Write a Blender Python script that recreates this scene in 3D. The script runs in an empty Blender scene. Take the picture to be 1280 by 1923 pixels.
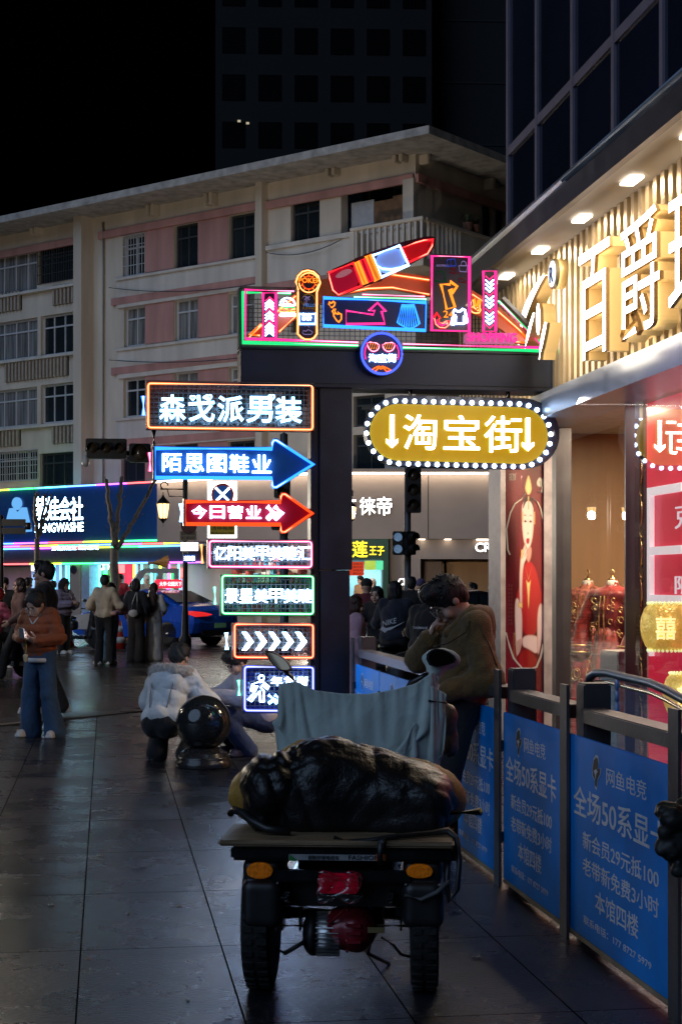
import bpy, bmesh, math, random
import numpy as np
from mathutils import Vector, Matrix, Euler
random.seed(7)
RNG = np.random.default_rng(7)
SC = bpy.context.scene
COL = SC.collection
R = math.radians
# ---------------------------------------------------------------- camera
F, CX, HY, CH = 3000.0, 640.0, 1095.0, 1.65      # focal length in photo pixels, principal x, horizon y, eye height
cd = bpy.data.cameras.new('camera'); cam = bpy.data.objects.new('camera', cd); COL.objects.link(cam)
cam.location = (0, 0, CH); cam.rotation_euler = (R(90), 0, 0)
cd.sensor_fit = 'VERTICAL'; cd.sensor_height = 36; cd.lens = F/1923*36
cd.shift_y = (HY-961.5)/1923; cd.clip_start = .05; cd.clip_end = 2000
SC.camera = cam
# ---------------------------------------------------------------- night sky, faint city glow, exposure
w = bpy.data.worlds.new("World"); SC.world = w; w.use_nodes = True
nt = w.node_tree; bg = nt.nodes['Background']
sky = nt.nodes.new('ShaderNodeTexSky'); sky.sky_type = 'NISHITA'; sky.sun_disc = False
sky.sun_elevation = R(-5.2); sky.sun_rotation = R(200); sky.air_density = 1.6; sky.dust_density = 2.0
nt.links.new(sky.outputs[0], bg.inputs[0]); bg.inputs[1].default_value = 0.15
sl = bpy.data.lights.new('city_glow', 'SUN'); sl.energy = 0.75; sl.angle = R(50); sl.color = (.46, .66, 1.0)
so = bpy.data.objects.new('city_glow', sl); COL.objects.link(so)
so.rotation_euler = (R(58), 0, R(-42))
SC.view_settings.view_transform = 'Standard'; SC.view_settings.look = 'None'
SC.view_settings.exposure = 0.0; SC.view_settings.gamma = 1.0; SC.view_settings.use_curve_mapping = False
SC.render.engine = 'CYCLES'
cy = SC.cycles
cy.use_denoising = True; cy.max_bounces = 6; cy.diffuse_bounces = 2; cy.glossy_bounces = 3
cy.transmission_bounces = 4; cy.transparent_max_bounces = 24; cy.sample_clamp_indirect = 3.0; cy.caustics_reflective = False
cy.caustics_refractive = False; cy.use_light_tree = True
# ================================================================ helpers
def P(px, py, Y): return Vector(((px-CX)/F*Y, Y, CH-(py-HY)/F*Y))
def G(px, py):
    Y = F*CH/(py-HY); return Vector(((px-CX)/F*Y, Y, 0))
V = Vector
SU = V((-.1451, .9894, 0)); SV = V((.9894, .1451, 0)); UP = V((0, 0, 1))   # along the street, across the street, up

class Plane:
    """an upright plane: local u along ex, v up, w towards the viewer"""
    def __init__(s, o, ex):
        s.o = V(o); s.ex = V(ex).normalized(); s.n = s.ex.cross(UP).normalized()
    def hit(s, px, py, w=0):
        d = V(((px-CX)/F, 1, -(py-HY)/F)); e = V((0, 0, CH))
        t = ((s.o-e).dot(s.n)+w)/d.dot(s.n); return e+d*t
    def uv(s, px, py):
        p = s.hit(px, py)-s.o; return p.dot(s.ex), p.z
    def pt(s, u, v, w=0): return s.o+s.ex*u+UP*v+s.n*w
    def px(s, px, py, w=0):
        return s.hit(px, py, w)

def tri_dirs(d):
    d = V(d).normalized(); a = V((0, 0, 1)) if abs(d.z) < .9 else V((1, 0, 0))
    x = d.cross(a).normalized(); return x, x.cross(d).normalized()

class MB:
    def __init__(s): s.v = []; s.f = []; s.m = []; s.sm = []
    def add(s, vs, fs, mi=0, smooth=False):
        b = len(s.v); s.v.extend([tuple(p) for p in vs])
        for f in fs: s.f.append(tuple(i+b for i in f)); s.m.append(mi); s.sm.append(smooth)
        return s
    def obox(s, c, ex, ey, ez, mi=0, bev=0):
        """box about c with half axes ex, ey, ez; bev chamfers the edges"""
        c = V(c); ex, ey, ez = V(ex), V(ey), V(ez)
        if ex.cross(ey).dot(ez) < 0: ez = -ez
        if bev <= 0:
            vs = [c+ex*a+ey*b+ez*d for d in (-1, 1) for b in (-1, 1) for a in (-1, 1)]
            fs = [(0, 2, 3, 1), (4, 5, 7, 6), (0, 1, 5, 4), (2, 6, 7, 3), (0, 4, 6, 2), (1, 3, 7, 5)]
            return s.add(vs, fs, mi)
        L = [ex.length, ey.length, ez.length]; D = [ex/L[0], ey/L[1], ez/L[2]]
        bm = bmesh.new(); bmesh.ops.create_cube(bm, size=2)
        for v in bm.verts: v.co = V((v.co[i]*L[i] for i in range(3)))
        bmesh.ops.bevel(bm, geom=bm.edges[:], offset=min(bev, min(L)*.9), segments=2, affect='EDGES')
        vs = [c+D[0]*v.co.x+D[1]*v.co.y+D[2]*v.co.z for v in bm.verts]
        bm.verts.index_update(); fs = [tuple(v.index for v in f.verts) for f in bm.faces]; bm.free()
        return s.add(vs, fs, mi)
    def box(s, lo, hi, mi=0, bev=0):
        lo, hi = V(lo), V(hi); h = (hi-lo)/2
        return s.obox((lo+hi)/2, (h.x, 0, 0), (0, h.y, 0), (0, 0, h.z), mi, bev)
    def pbox(s, pl, u0, v0, u1, v1, w0, w1, mi=0, bev=0):
        """box in plane coordinates"""
        return s.obox(pl.pt((u0+u1)/2, (v0+v1)/2, (w0+w1)/2), pl.ex*abs(u1-u0)/2, UP*abs(v1-v0)/2, pl.n*abs(w1-w0)/2, mi, bev)
    def bar(s, a, b, wx, wz=None, mi=0, up=UP):
        a, b = V(a), V(b); d = b-a; wz = wz or wx
        x = d.cross(V(up))
        if x.length < 1e-6: x = d.cross(V((0, 1, 0)))
        x.normalize(); z = x.cross(d).normalized()
        return s.obox((a+b)/2, x*wx/2, d/2, z*wz/2, mi)
    def tube(s, pts, r, n=8, closed=False, mi=0, cap=True, smooth=True):
        pts = [V(p) for p in pts]; N = len(pts)
        rs = r if isinstance(r, (list, tuple)) else [r]*N
        vs = []; fs = []; prev = None
        for i, p in enumerate(pts):
            if closed: t = pts[(i+1) % N]-pts[i-1]
            else: t = pts[min(i+1, N-1)]-pts[max(i-1, 0)]
            if t.length < 1e-9: t = V((0, 0, 1))
            t.normalize()
            if prev is None: x, y = tri_dirs(t)
            else:
                x = prev-t*prev.dot(t)
                x = x.normalized() if x.length > 1e-6 else tri_dirs(t)[0]
                y = t.cross(x)
            prev = x
            k = 1.0
            if 0 < i < N-1 or closed:
                a = (pts[i]-pts[i-1]); b = (pts[(i+1) % N]-pts[i])
                if a.length > 1e-9 and b.length > 1e-9:
                    c = max(-.5, min(1, a.normalized().dot(b.normalized()))); k = 1/max(.6, math.sqrt((1+c)/2))
            for j in range(n):
                an = 2*math.pi*j/n; vs.append(p+(x*math.cos(an)+y*math.sin(an))*rs[i]*k)
        for i in range(N if closed else N-1):
            i2 = (i+1) % N
            for j in range(n):
                j2 = (j+1) % n; fs.append((i*n+j, i*n+j2, i2*n+j2, i2*n+j))
        if cap and not closed: fs.append(tuple(range(n))[::-1]); fs.append(tuple((N-1)*n+j for j in range(n)))
        return s.add(vs, fs, mi, smooth)
    def lathe(s, prof, c, n=24, axis=UP, mi=0, smooth=True, sx=1.0, sy=1.0):
        """prof: list of (radius, height) along axis from c"""
        c = V(c); ax = V(axis).normalized(); x, y = tri_dirs(ax)
        vs = []; fs = []
        for r, h in prof:
            for j in range(n):
                an = 2*math.pi*j/n; vs.append(c+ax*h+(x*math.cos(an)*sx+y*math.sin(an)*sy)*r)
        for i in range(len(prof)-1):
            for j in range(n):
                j2 = (j+1) % n; fs.append((i*n+j, i*n+j2, (i+1)*n+j2, (i+1)*n+j))
        fs.append(tuple(range(n))[::-1]); fs.append(tuple((len(prof)-1)*n+j for j in range(n)))
        return s.add(vs, fs, mi, smooth)
    def ball(s, c, r, n=12, mi=0, M=None):
        r = r if isinstance(r, (tuple, list)) else (r, r, r); c = V(c); vs = []; fs = []
        m = n//2
        for i in range(m+1):
            th = math.pi*i/m
            for j in range(n):
                ph = 2*math.pi*j/n
                p = V((r[0]*math.sin(th)*math.cos(ph), r[1]*math.sin(th)*math.sin(ph), r[2]*math.cos(th)))
                vs.append(c+(M @ p if M else p))
        for i in range(m):
            for j in range(n):
                j2 = (j+1) % n; fs.append((i*n+j, (i+1)*n+j, (i+1)*n+j2, i*n+j2))
        return s.add(vs, fs, mi, True)
    def prism(s, pts, ext, mi=0, mside=None):
        """polygon pts (any planar outline) extruded by vector ext; ext points out of the front"""
        pts = [V(p) for p in pts]; ext = V(ext); n = len(pts)
        nm = V((0, 0, 0))
        for i in range(n): nm += (pts[i]-pts[0]).cross(pts[(i+1) % n]-pts[0])
        if nm.dot(ext) < 0: pts = pts[::-1]
        bm = bmesh.new(); bv = [bm.verts.new(p) for p in pts]
        try: bm.faces.new(bv).normal_update()
        except Exception: bm.free(); return s
        bmesh.ops.triangulate(bm, faces=bm.faces[:]); bm.verts.index_update()
        tri = [tuple(v.index for v in f.verts) for f in bm.faces]; bm.free()
        s.add([p+ext for p in pts], tri, mi)
        s.add(pts, [t[::-1] for t in tri], mi)
        s.add(pts+[p+ext for p in pts], [(i, (i+1) % n, n+(i+1) % n, n+i) for i in range(n)], mi if mside is None else mside)
        return s
    def text(s, st, O, ex, ey, wd, ht, depth=.01, bold=0.0, mi=0, mside=None, keep=False):
        """writing whose lower left corner is O, wd wide and ht high (keep: narrower if the glyphs are)"""
        vs, fs, W, H = glyphs(st, round(bold*.4, 4))
        O = V(O); ex = V(ex).normalized(); ey = V(ey).normalized(); n = ex.cross(ey)
        sx = wd/W; sy = ht/H
        if keep: sx = sy = min(sx, sy)
        for want in (0, 1):
            sel = [f for f, side in fs if side == want]
            s.add([O+ex*(p[0]*sx)+ey*(p[1]*sy)+n*(p[2]*depth) for p in vs], sel, mi if want == 0 or mside is None else mside)
        return s
    def build(s, name, mat, parent=None, base=None):
        me = bpy.data.meshes.new(name)
        if parent is not None: org = V(parent.get('_o', (0, 0, 0)))
        else: org = V(base) if base is not None else V((0, 0, 0))
        vs = [(p[0]-org[0], p[1]-org[1], p[2]-org[2]) for p in s.v]
        me.from_pydata(vs, [], s.f)
        mats = mat if isinstance(mat, (list, tuple)) else [mat]
        for m in mats: me.materials.append(m)
        me.polygons.foreach_set('material_index', np.array(s.m, dtype=np.int32))
        me.polygons.foreach_set('use_smooth', np.array(s.sm, dtype=bool))
        me.validate(); me.update()
        o = bpy.data.objects.new(name, me); COL.objects.link(o)
        if parent is not None:
            o.parent = parent; o['_o'] = tuple(org)
        else:
            o.location = org; o['_o'] = tuple(org)
        return o

_G = {}
def glyphs(st, bold):
    k = (st, bold)
    if k in _G: return _G[k]
    c = bpy.data.curves.new('glyphs', 'FONT'); c.body = st; c.size = 1; c.offset = bold; c.extrude = .5; c.resolution_u = 3
    o = bpy.data.objects.new('glyphs', c); COL.objects.link(o)
    dg = bpy.context.evaluated_depsgraph_get(); dg.update()
    me = bpy.data.meshes.new_from_object(o.evaluated_get(dg))
    a = np.array([v.co[:] for v in me.vertices]); lo = a.min(0); hi = a.max(0)
    a = a-np.array([lo[0], lo[1], -.5])
    fs = [(tuple(p.vertices), 0 if p.normal.z > .5 else 1) for p in me.polygons]
    bpy.data.objects.remove(o); bpy.data.curves.remove(c); bpy.data.meshes.remove(me)
    _G[k] = (a.tolist(), fs, hi[0]-lo[0], hi[1]-lo[1]); return _G[k]

class Each:
    """like MB, but every box becomes a part of its own"""
    def __init__(s): s.b = []
    def __getattr__(s, k):
        def f(*a, **kw): m = MB(); getattr(m, k)(*a, **kw); s.b.append(m); return s
        return f
    def build(s, name, mat, parent=None):
        for m in s.b: m.build(name, mat, parent)
def tag(o, label=None, cat=None, group=None, kind=None):
    if label: o['label'] = label
    if cat: o['category'] = cat
    if group: o['group'] = group
    if kind: o['kind'] = kind
    return o
def thing(name, base, label, cat, group=None):
    o = bpy.data.objects.new(name, None); COL.objects.link(o); o.location = V(base); o['_o'] = tuple(V(base)); o.empty_display_size = .1
    return tag(o, label, cat, group)
def copy_tree(o, parent=None, loc=None, yaw=None):
    c = o.copy(); COL.objects.link(c); c.parent = parent
    if loc is not None: c.location = loc
    if yaw is not None: c.rotation_euler.z = yaw
    for ch in list(o.children): copy_tree(ch, c)
    return c

# ---------------------------------------------------------------- materials
_M = {}
def mat(name, col, rough=.6, metal=0.0, var=.15, vs=6.0, bump=0.0, bs=40.0, emit=None, es=0.0, coat=0.0, spec=.5, alpha=None, sheen=0.0, stretch=None, crease=None):
    if name in _M: return _M[name]
    m = bpy.data.materials.new(name); m.use_nodes = True; nt = m.node_tree; b = nt.nodes['Principled BSDF']
    L = nt.links.new
    b.inputs['Roughness'].default_value = rough; b.inputs['Metallic'].default_value = metal
    b.inputs['Specular IOR Level'].default_value = spec; b.inputs['Coat Weight'].default_value = coat
    b.inputs['Sheen Weight'].default_value = sheen
    b.inputs['Base Color'].default_value = (*col, 1)
    tc = nt.nodes.new('ShaderNodeTexCoord')
    vec = tc.outputs['Object']
    if stretch:
        mp = nt.nodes.new('ShaderNodeMapping'); mp.inputs['Scale'].default_value = stretch; L(vec, mp.inputs[0]); vec = mp.outputs[0]
    if var > 0:
        n = nt.nodes.new('ShaderNodeTexNoise'); n.inputs['Scale'].default_value = vs; n.inputs['Detail'].default_value = 6; L(vec, n.inputs['Vector'])
        r = nt.nodes.new('ShaderNodeValToRGB'); r.color_ramp.elements[0].position = .3; r.color_ramp.elements[1].position = .7
        r.color_ramp.elements[0].color = (*[c*(1-var) for c in col], 1); r.color_ramp.elements[1].color = (*[min(1, c*(1+var)) for c in col], 1)
        L(n.outputs['Fac'], r.inputs[0]); L(r.outputs[0], b.inputs['Base Color'])
        mr = nt.nodes.new('ShaderNodeMapRange'); mr.inputs[3].default_value = max(0, rough-.12*var/.15*.6); mr.inputs[4].default_value = min(1, rough+.1)
        L(n.outputs['Fac'], mr.inputs[0]); L(mr.outputs[0], b.inputs['Roughness'])
    if bump > 0:
        n2 = nt.nodes.new('ShaderNodeTexNoise'); n2.inputs['Scale'].default_value = bs; n2.inputs['Detail'].default_value = 4; L(vec, n2.inputs['Vector'])
        bp = nt.nodes.new('ShaderNodeBump'); bp.inputs['Strength'].default_value = bump; bp.inputs['Distance'].default_value = .02
        L(n2.outputs['Fac'], bp.inputs['Height']); L(bp.outputs[0], b.inputs['Normal'])
    if crease:   # sharp folds of crumpled sheet
        nz = nt.nodes.new('ShaderNodeTexNoise'); nz.inputs['Scale'].default_value = crease[0]*.7; nz.inputs['Detail'].default_value = 2; L(vec, nz.inputs['Vector'])
        mv = nt.nodes.new('ShaderNodeMix'); mv.data_type = 'VECTOR'; mv.inputs[0].default_value = .22; L(vec, mv.inputs[4]); L(nz.outputs['Color'], mv.inputs[5])
        hs = None
        for k_, wt in ((1, 1.0), (2.3, .4)):
            vo = nt.nodes.new('ShaderNodeTexVoronoi'); vo.inputs['Scale'].default_value = crease[0]*k_; L(mv.outputs[1], vo.inputs['Vector'])
            ml = nt.nodes.new('ShaderNodeMath'); ml.operation = 'MULTIPLY_ADD'; ml.inputs[1].default_value = wt; L(vo.outputs['Distance'], ml.inputs[0])
            if hs is not None: L(hs, ml.inputs[2])
            else: ml.inputs[2].default_value = 0
            hs = ml.outputs[0]
        bq = nt.nodes.new('ShaderNodeBump'); bq.inputs['Strength'].default_value = crease[1]; bq.inputs['Distance'].default_value = .25/crease[0]; L(hs, bq.inputs['Height'])
        if bump > 0: L(bp.outputs[0], bq.inputs['Normal'])
        L(bq.outputs[0], b.inputs['Normal'])
    if emit is not None:
        b.inputs['Emission Color'].default_value = (*emit, 1); b.inputs['Emission Strength'].default_value = es
    if alpha is not None: b.inputs['Alpha'].default_value = alpha
    _M[name] = m; return m
def glow(name, col, s):
    if name in _M: return _M[name]
    m = bpy.data.materials.new(name); m.use_nodes = True; nt = m.node_tree; nt.nodes.clear()
    e = nt.nodes.new('ShaderNodeEmission'); e.inputs[0].default_value = (*col, 1); e.inputs[1].default_value = s
    o = nt.nodes.new('ShaderNodeOutputMaterial'); nt.links.new(e.outputs[0], o.inputs[0]); _M[name] = m; return m
def lit_glass(name, col, s, clear=.5):
    if name in _M: return _M[name]
    m = glow(name, col, s); nt = m.node_tree; e = nt.nodes['Emission']; t = nt.nodes.new('ShaderNodeBsdfTransparent'); mx = nt.nodes.new('ShaderNodeMixShader'); mx.inputs[0].default_value = 1-clear
    nt.links.new(t.outputs[0], mx.inputs[1]); nt.links.new(e.outputs[0], mx.inputs[2]); nt.links.new(mx.outputs[0], nt.nodes['Material Output'].inputs[0]); return m
def glass(name, tint=(.9, .95, 1), refl=1.0, base=.04, rough=.0):
    """thin pane: clear where seen straight on, mirror-like at a slant"""
    if name in _M: return _M[name]
    m = bpy.data.materials.new(name); m.use_nodes = True; nt = m.node_tree; nt.nodes.clear()
    t = nt.nodes.new('ShaderNodeBsdfTransparent'); t.inputs[0].default_value = (*tint, 1)
    g = nt.nodes.new('ShaderNodeBsdfGlossy'); g.inputs['Roughness'].default_value = rough; g.inputs[0].default_value = (1, 1, 1, 1)
    fr = nt.nodes.new('ShaderNodeFresnel'); fr.inputs[0].default_value = 1.5
    ma = nt.nodes.new('ShaderNodeMath'); ma.operation = 'MULTIPLY_ADD'; ma.inputs[1].default_value = refl; ma.inputs[2].default_value = base; ma.use_clamp = True
    mx = nt.nodes.new('ShaderNodeMixShader'); o = nt.nodes.new('ShaderNodeOutputMaterial')
    nt.links.new(fr.outputs[0], ma.inputs[0]); nt.links.new(ma.outputs[0], mx.inputs[0]); nt.links.new(t.outputs[0], mx.inputs[1]); nt.links.new(g.outputs[0], mx.inputs[2])
    nt.links.new(mx.outputs[0], o.inputs[0]); _M[name] = m; return m
def point(name, loc, col, power, r=.1, parent=None):
    l = bpy.data.lights.new(name, 'POINT'); l.energy = power; l.color = col; l.shadow_soft_size = r
    o = bpy.data.objects.new(name, l); COL.objects.link(o); o.location = loc
    if parent is not None: o.parent = parent; o.location = V(loc)-V(parent['_o'])
    return o
def area(name, loc, rot, col, power, sx, sy, parent=None):
    l = bpy.data.lights.new(name, 'AREA'); l.energy = power; l.color = col; l.shape = 'RECTANGLE'; l.size = sx; l.size_y = sy
    o = bpy.data.objects.new(name, l); COL.objects.link(o); o.location = loc; o.rotation_euler = rot
    if parent is not None: o.parent = parent; o.location = V(loc)-V(parent['_o'])
    return o

# ---------------------------------------------------------------- sculpting with distance fields
def _n(v): return np.array(v, dtype=np.float32)
class Sdf:
    def __init__(s): s.p = []
    def cap(s, a, b, ra, rb=None, k=.03, op='u'): s.p.append(('c', _n(a), _n(b), ra, ra if rb is None else rb, k, op)); return s
    def ell(s, c, r, M=None, k=.03, op='u'): s.p.append(('e', _n(c), _n(r if isinstance(r, (tuple, list)) else (r, r, r)), None if M is None else _n(M).T, k, op)); return s
    def box(s, c, h, rd=.01, M=None, k=.02, op='u'): s.p.append(('b', _n(c), _n(h), rd, None if M is None else _n(M).T, k, op)); return s
    def ev(s, X):
        d = None
        for p in s.p:
            if p[0] == 'c':
                _, a, b, ra, rb, k, op = p; ab = b-a; q = X-a
                t = np.clip((q @ ab)/max(float(ab @ ab), 1e-9), 0, 1)
                e = np.sqrt(((q-t[:, None]*ab)**2).sum(1))-(ra+(rb-ra)*t)
            elif p[0] == 'e':
                _, c, r, M, k, op = p; q = X-c
                if M is not None: q = q @ M.T
                k0 = np.sqrt(((q/r)**2).sum(1)); k1 = np.sqrt(((q/(r*r))**2).sum(1)); e = k0*(k0-1)/np.maximum(k1, 1e-6)
            else:
                _, c, h, rd, M, k, op = p; q = X-c
                if M is not None: q = q @ M.T
                q = np.abs(q)-(h-rd); e = np.sqrt((np.maximum(q, 0)**2).sum(1))+np.minimum(q.max(1), 0)-rd
            if d is None: d = e
            elif op == 'u':
                hh = np.clip(.5+.5*(d-e)/k, 0, 1); d = d*(1-hh)+e*hh-k*hh*(1-hh)
            elif op == 's':
                hh = np.clip(.5-.5*(d+e)/k, 0, 1); d = d*(1-hh)+(-e)*hh+k*hh*(1-hh)
            else:
                d = np.maximum(d, e)
        return d
    def bounds(s, m=.05):
        lo = []; hi = []
        for p in s.p:
            if p[-1] != 'u': continue
            if p[0] == 'c':
                r = max(p[3], p[4]); lo += [p[1]-r, p[2]-r]; hi += [p[1]+r, p[2]+r]
            else:
                r = float(np.max(p[2])) if p[3 if p[0] == 'e' else 4] is None and p[0] == 'x' else (p[2] if p[3 if p[0] == 'e' else 4] is None else float(np.linalg.norm(p[2])))
                lo.append(p[1]-r); hi.append(p[1]+r)
        return np.min(lo, 0)-m, np.max(hi, 0)+m
def folds(X, amp, fr, seed=0, ax=(1, 1, 1)):
    """cloth-like ridged noise"""
    rg = np.random.default_rng(seed); q = X*_n(ax); o = np.zeros(len(X), np.float32)
    m = _n([math.sin(seed), math.cos(seed*1.7), .8]); msk = .55+.45*np.sin((q @ m)*fr*.45+seed)
    for i in range(3):
        d = rg.normal(size=3).astype(np.float32); d /= np.linalg.norm(d); e = rg.normal(size=3).astype(np.float32)
        f = fr*(1.0+.5*i); ph = rg.uniform(0, 6.28)
        wv = np.sin((q @ d)*f+ph+1.1*np.sin((q @ e)*f*.4+ph*2)); o += (.6-np.abs(wv)**.8)*amp*1.6*msk/(1+.6*i)
    return o
def surf(f, lo, hi, h):
    """surface nets"""
    lo = np.array(lo, np.float32); n = np.maximum(4, np.ceil((np.array(hi)-lo)/h).astype(int)+1)
    g = [lo[i]+h*np.arange(n[i], dtype=np.float32) for i in range(3)]
    D = np.empty(n, np.float32)
    YZ = np.stack(np.meshgrid(g[1], g[2], indexing='ij'), -1).reshape(-1, 2)
    st = max(1, int(120000//len(YZ)))
    for i in range(0, n[0], st):
        xs = g[0][i:i+st]
        X = np.concatenate([np.repeat(xs, len(YZ))[:, None], np.tile(YZ, (len(xs), 1))], 1).astype(np.float32)
        D[i:i+st] = f(X).reshape(len(xs), n[1], n[2])
    D[0] = D[-1] = np.maximum(D[0], h); D[:, 0] = np.maximum(D[:, 0], h); D[:, -1] = np.maximum(D[:, -1], h); D[:, :, 0] = np.maximum(D[:, :, 0], h); D[:, :, -1] = np.maximum(D[:, :, -1], h); D[-1] = np.maximum(D[-1], h)
    c = n-1; acc = np.zeros((*c, 3), np.float32); cnt = np.zeros(c, np.float32)
    cor = [(a, b, d) for a in (0, 1) for b in (0, 1) for d in (0, 1)]
    def cv(o): return D[o[0]:o[0]+c[0], o[1]:o[1]+c[1], o[2]:o[2]+c[2]]
    for p in cor:
        for ax in range(3):
            if p[ax] == 0:
                q = list(p); q[ax] = 1; A = cv(p); B = cv(q); mk = (A < 0) != (B < 0)
                den = np.where(mk, A-B, 1); t = np.where(mk, A/den, 0)
                for k in range(3):
                    acc[..., k] += np.where(mk, p[k]+(t if k == ax else 0), 0)
                cnt += mk
    ok = cnt > 0; idx = -np.ones(c, int); ijk = np.argwhere(ok); idx[ok] = np.arange(len(ijk))
    vs = lo+h*(ijk+acc[ok]/cnt[ok][:, None])
    fs = []
    for ax in range(3):
        o1, o2 = [(1, 2), (2, 0), (0, 1)][ax]
        sl0 = [slice(None)]*3; sl1 = [slice(None)]*3; sl0[ax] = slice(0, -1); sl1[ax] = slice(1, None)
        A = D[tuple(sl0)] < 0; B = D[tuple(sl1)] < 0
        e = np.argwhere(A != B)
        e = e[(e[:, o1] > 0) & (e[:, o2] > 0) & (e[:, o1] < n[o1]-1) & (e[:, o2] < n[o2]-1)]
        if not len(e): continue
        a = e.copy(); b = e.copy(); b[:, o1] -= 1; d = b.copy(); d[:, o2] -= 1; g2 = e.copy(); g2[:, o2] -= 1
        q = np.stack([idx[tuple(a.T)], idx[tuple(b.T)], idx[tuple(d.T)], idx[tuple(g2.T)]], 1)
        ins = A[tuple(e.T)]
        q = np.where(ins[:, None], q, q[:, ::-1]); fs.append(q)
    fs = np.concatenate(fs) if fs else np.zeros((0, 4), int)
    return vs, fs
def sculpt(mb, sd, h, M=None, wr=None, mi=0, m=.05):
    """turn a distance field into a mesh added to mb; wr(X) adds wrinkles"""
    lo, hi = sd.bounds(m); f = sd.ev if wr is None else (lambda X: sd.ev(X)+wr(X))
    vs, fs = surf(f, lo, hi, h)
    if M is not None:
        A = np.array(M); vs = vs @ A[:3, :3].T+A[:3, 3]
    mb.add(vs.tolist(), fs.tolist(), mi, True); return mb
# ================================================================ ground
def paving_mat():
    m = bpy.data.materials.new('granite_paving'); m.use_nodes = True; nt = m.node_tree; b = nt.nodes['Principled BSDF']; L = nt.links.new; N = nt.nodes.new
    tc = N('ShaderNodeTexCoord'); mp = N('ShaderNodeMapping'); mp.inputs['Rotation'].default_value = (0, 0, R(-8.343)); mp.inputs['Location'].default_value = (.114+63, 1.31*40-7.27, 0)
    L(tc.outputs['Object'], mp.inputs[0])
    br = N('ShaderNodeTexBrick'); br.offset = 0; br.squash = 1; br.inputs['Scale'].default_value = 1; br.inputs['Brick Width'].default_value = .63; br.inputs['Row Height'].default_value = 1.31
    br.inputs['Mortar Size'].default_value = .0042; br.inputs['Mortar Smooth'].default_value = .2; br.inputs['Bias'].default_value = 0
    br.inputs[1].default_value = (.010, .012, .018, 1); br.inputs[2].default_value = (.024, .027, .037, 1); br.inputs[3].default_value = (.003, .003, .003, 1)
    L(mp.outputs[0], br.inputs[0])
    n = N('ShaderNodeTexNoise'); n.inputs['Scale'].default_value = 1.7; n.inputs['Detail'].default_value = 8; n.inputs['Roughness'].default_value = .65; L(tc.outputs['Object'], n.inputs['Vector'])
    n3 = N('ShaderNodeTexNoise'); n3.inputs['Scale'].default_value = 260; n3.inputs['Detail'].default_value = 3; L(tc.outputs['Object'], n3.inputs['Vector'])
    rp = N('ShaderNodeValToRGB'); rp.color_ramp.elements[0].position = .35; rp.color_ramp.elements[0].color = (.45, .45, .45, 1); rp.color_ramp.elements[1].position = .65; rp.color_ramp.elements[1].color = (1.25, 1.25, 1.25, 1)
    L(n.outputs[0], rp.inputs[0])
    mx = N('ShaderNodeMix'); mx.data_type = 'RGBA'; mx.blend_type = 'MULTIPLY'; mx.inputs[0].default_value = 1; L(br.outputs[0], mx.inputs[6]); L(rp.outputs[0], mx.inputs[7]); L(mx.outputs[2], b.inputs['Base Color'])
    mr = N('ShaderNodeMapRange'); mr.inputs[1].default_value = .3; mr.inputs[2].default_value = .7; mr.inputs[3].default_value = .23; mr.inputs[4].default_value = .44; L(n.outputs[0], mr.inputs[0]); L(mr.outputs[0], b.inputs['Roughness'])
    rf = N('ShaderNodeMath'); rf.operation = 'MULTIPLY_ADD'; L(br.outputs['Fac'], rf.inputs[0]); rf.inputs[1].default_value = .5; L(mr.outputs[0], rf.inputs[2])
    sx = N('ShaderNodeSeparateColor'); L(br.outputs[0], sx.inputs[0]); r2 = N('ShaderNodeMath'); r2.operation = 'MULTIPLY_ADD'; L(sx.outputs[0], r2.inputs[0]); r2.inputs[1].default_value = 4.5; L(rf.outputs[0], r2.inputs[2]); r3 = N('ShaderNodeMath'); r3.operation = 'SUBTRACT'; L(r2.outputs[0], r3.inputs[0]); r3.inputs[1].default_value = .13; L(r3.outputs[0], b.inputs['Roughness'])
    sf = N('ShaderNodeMath'); sf.operation = 'MULTIPLY_ADD'; L(br.outputs['Fac'], sf.inputs[0]); sf.inputs[1].default_value = -.34; sf.inputs[2].default_value = .34; L(sf.outputs[0], b.inputs['Specular IOR Level'])
    # fine chisel ripple across the slabs, stronger in patches
    mp2 = N('ShaderNodeMapping'); mp2.inputs['Rotation'].default_value = (0, 0, R(-8.3)); mp2.inputs['Scale'].default_value = (30, 75, 1); L(tc.outputs['Object'], mp2.inputs[0])
    n2 = N('ShaderNodeTexNoise'); n2.inputs['Scale'].default_value = 1; n2.inputs['Detail'].default_value = 3; L(mp2.outputs[0], n2.inputs['Vector'])
    ad = N('ShaderNodeMath'); ad.operation = 'MULTIPLY_ADD'; L(n3.outputs[0], ad.inputs[0]); ad.inputs[1].default_value = .3; L(n2.outputs[0], ad.inputs[2])
    sb = N('ShaderNodeMath'); sb.operation = 'MULTIPLY_ADD'; L(br.outputs['Fac'], sb.inputs[0]); sb.inputs[1].default_value = 0; L(ad.outputs[0], sb.inputs[2])
    bp = N('ShaderNodeBump'); bp.inputs['Strength'].default_value = .7; bp.inputs['Distance'].default_value = .006; L(sb.outputs[0], bp.inputs['Height']); L(bp.outputs[0], b.inputs['Normal'])
    return m
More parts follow.
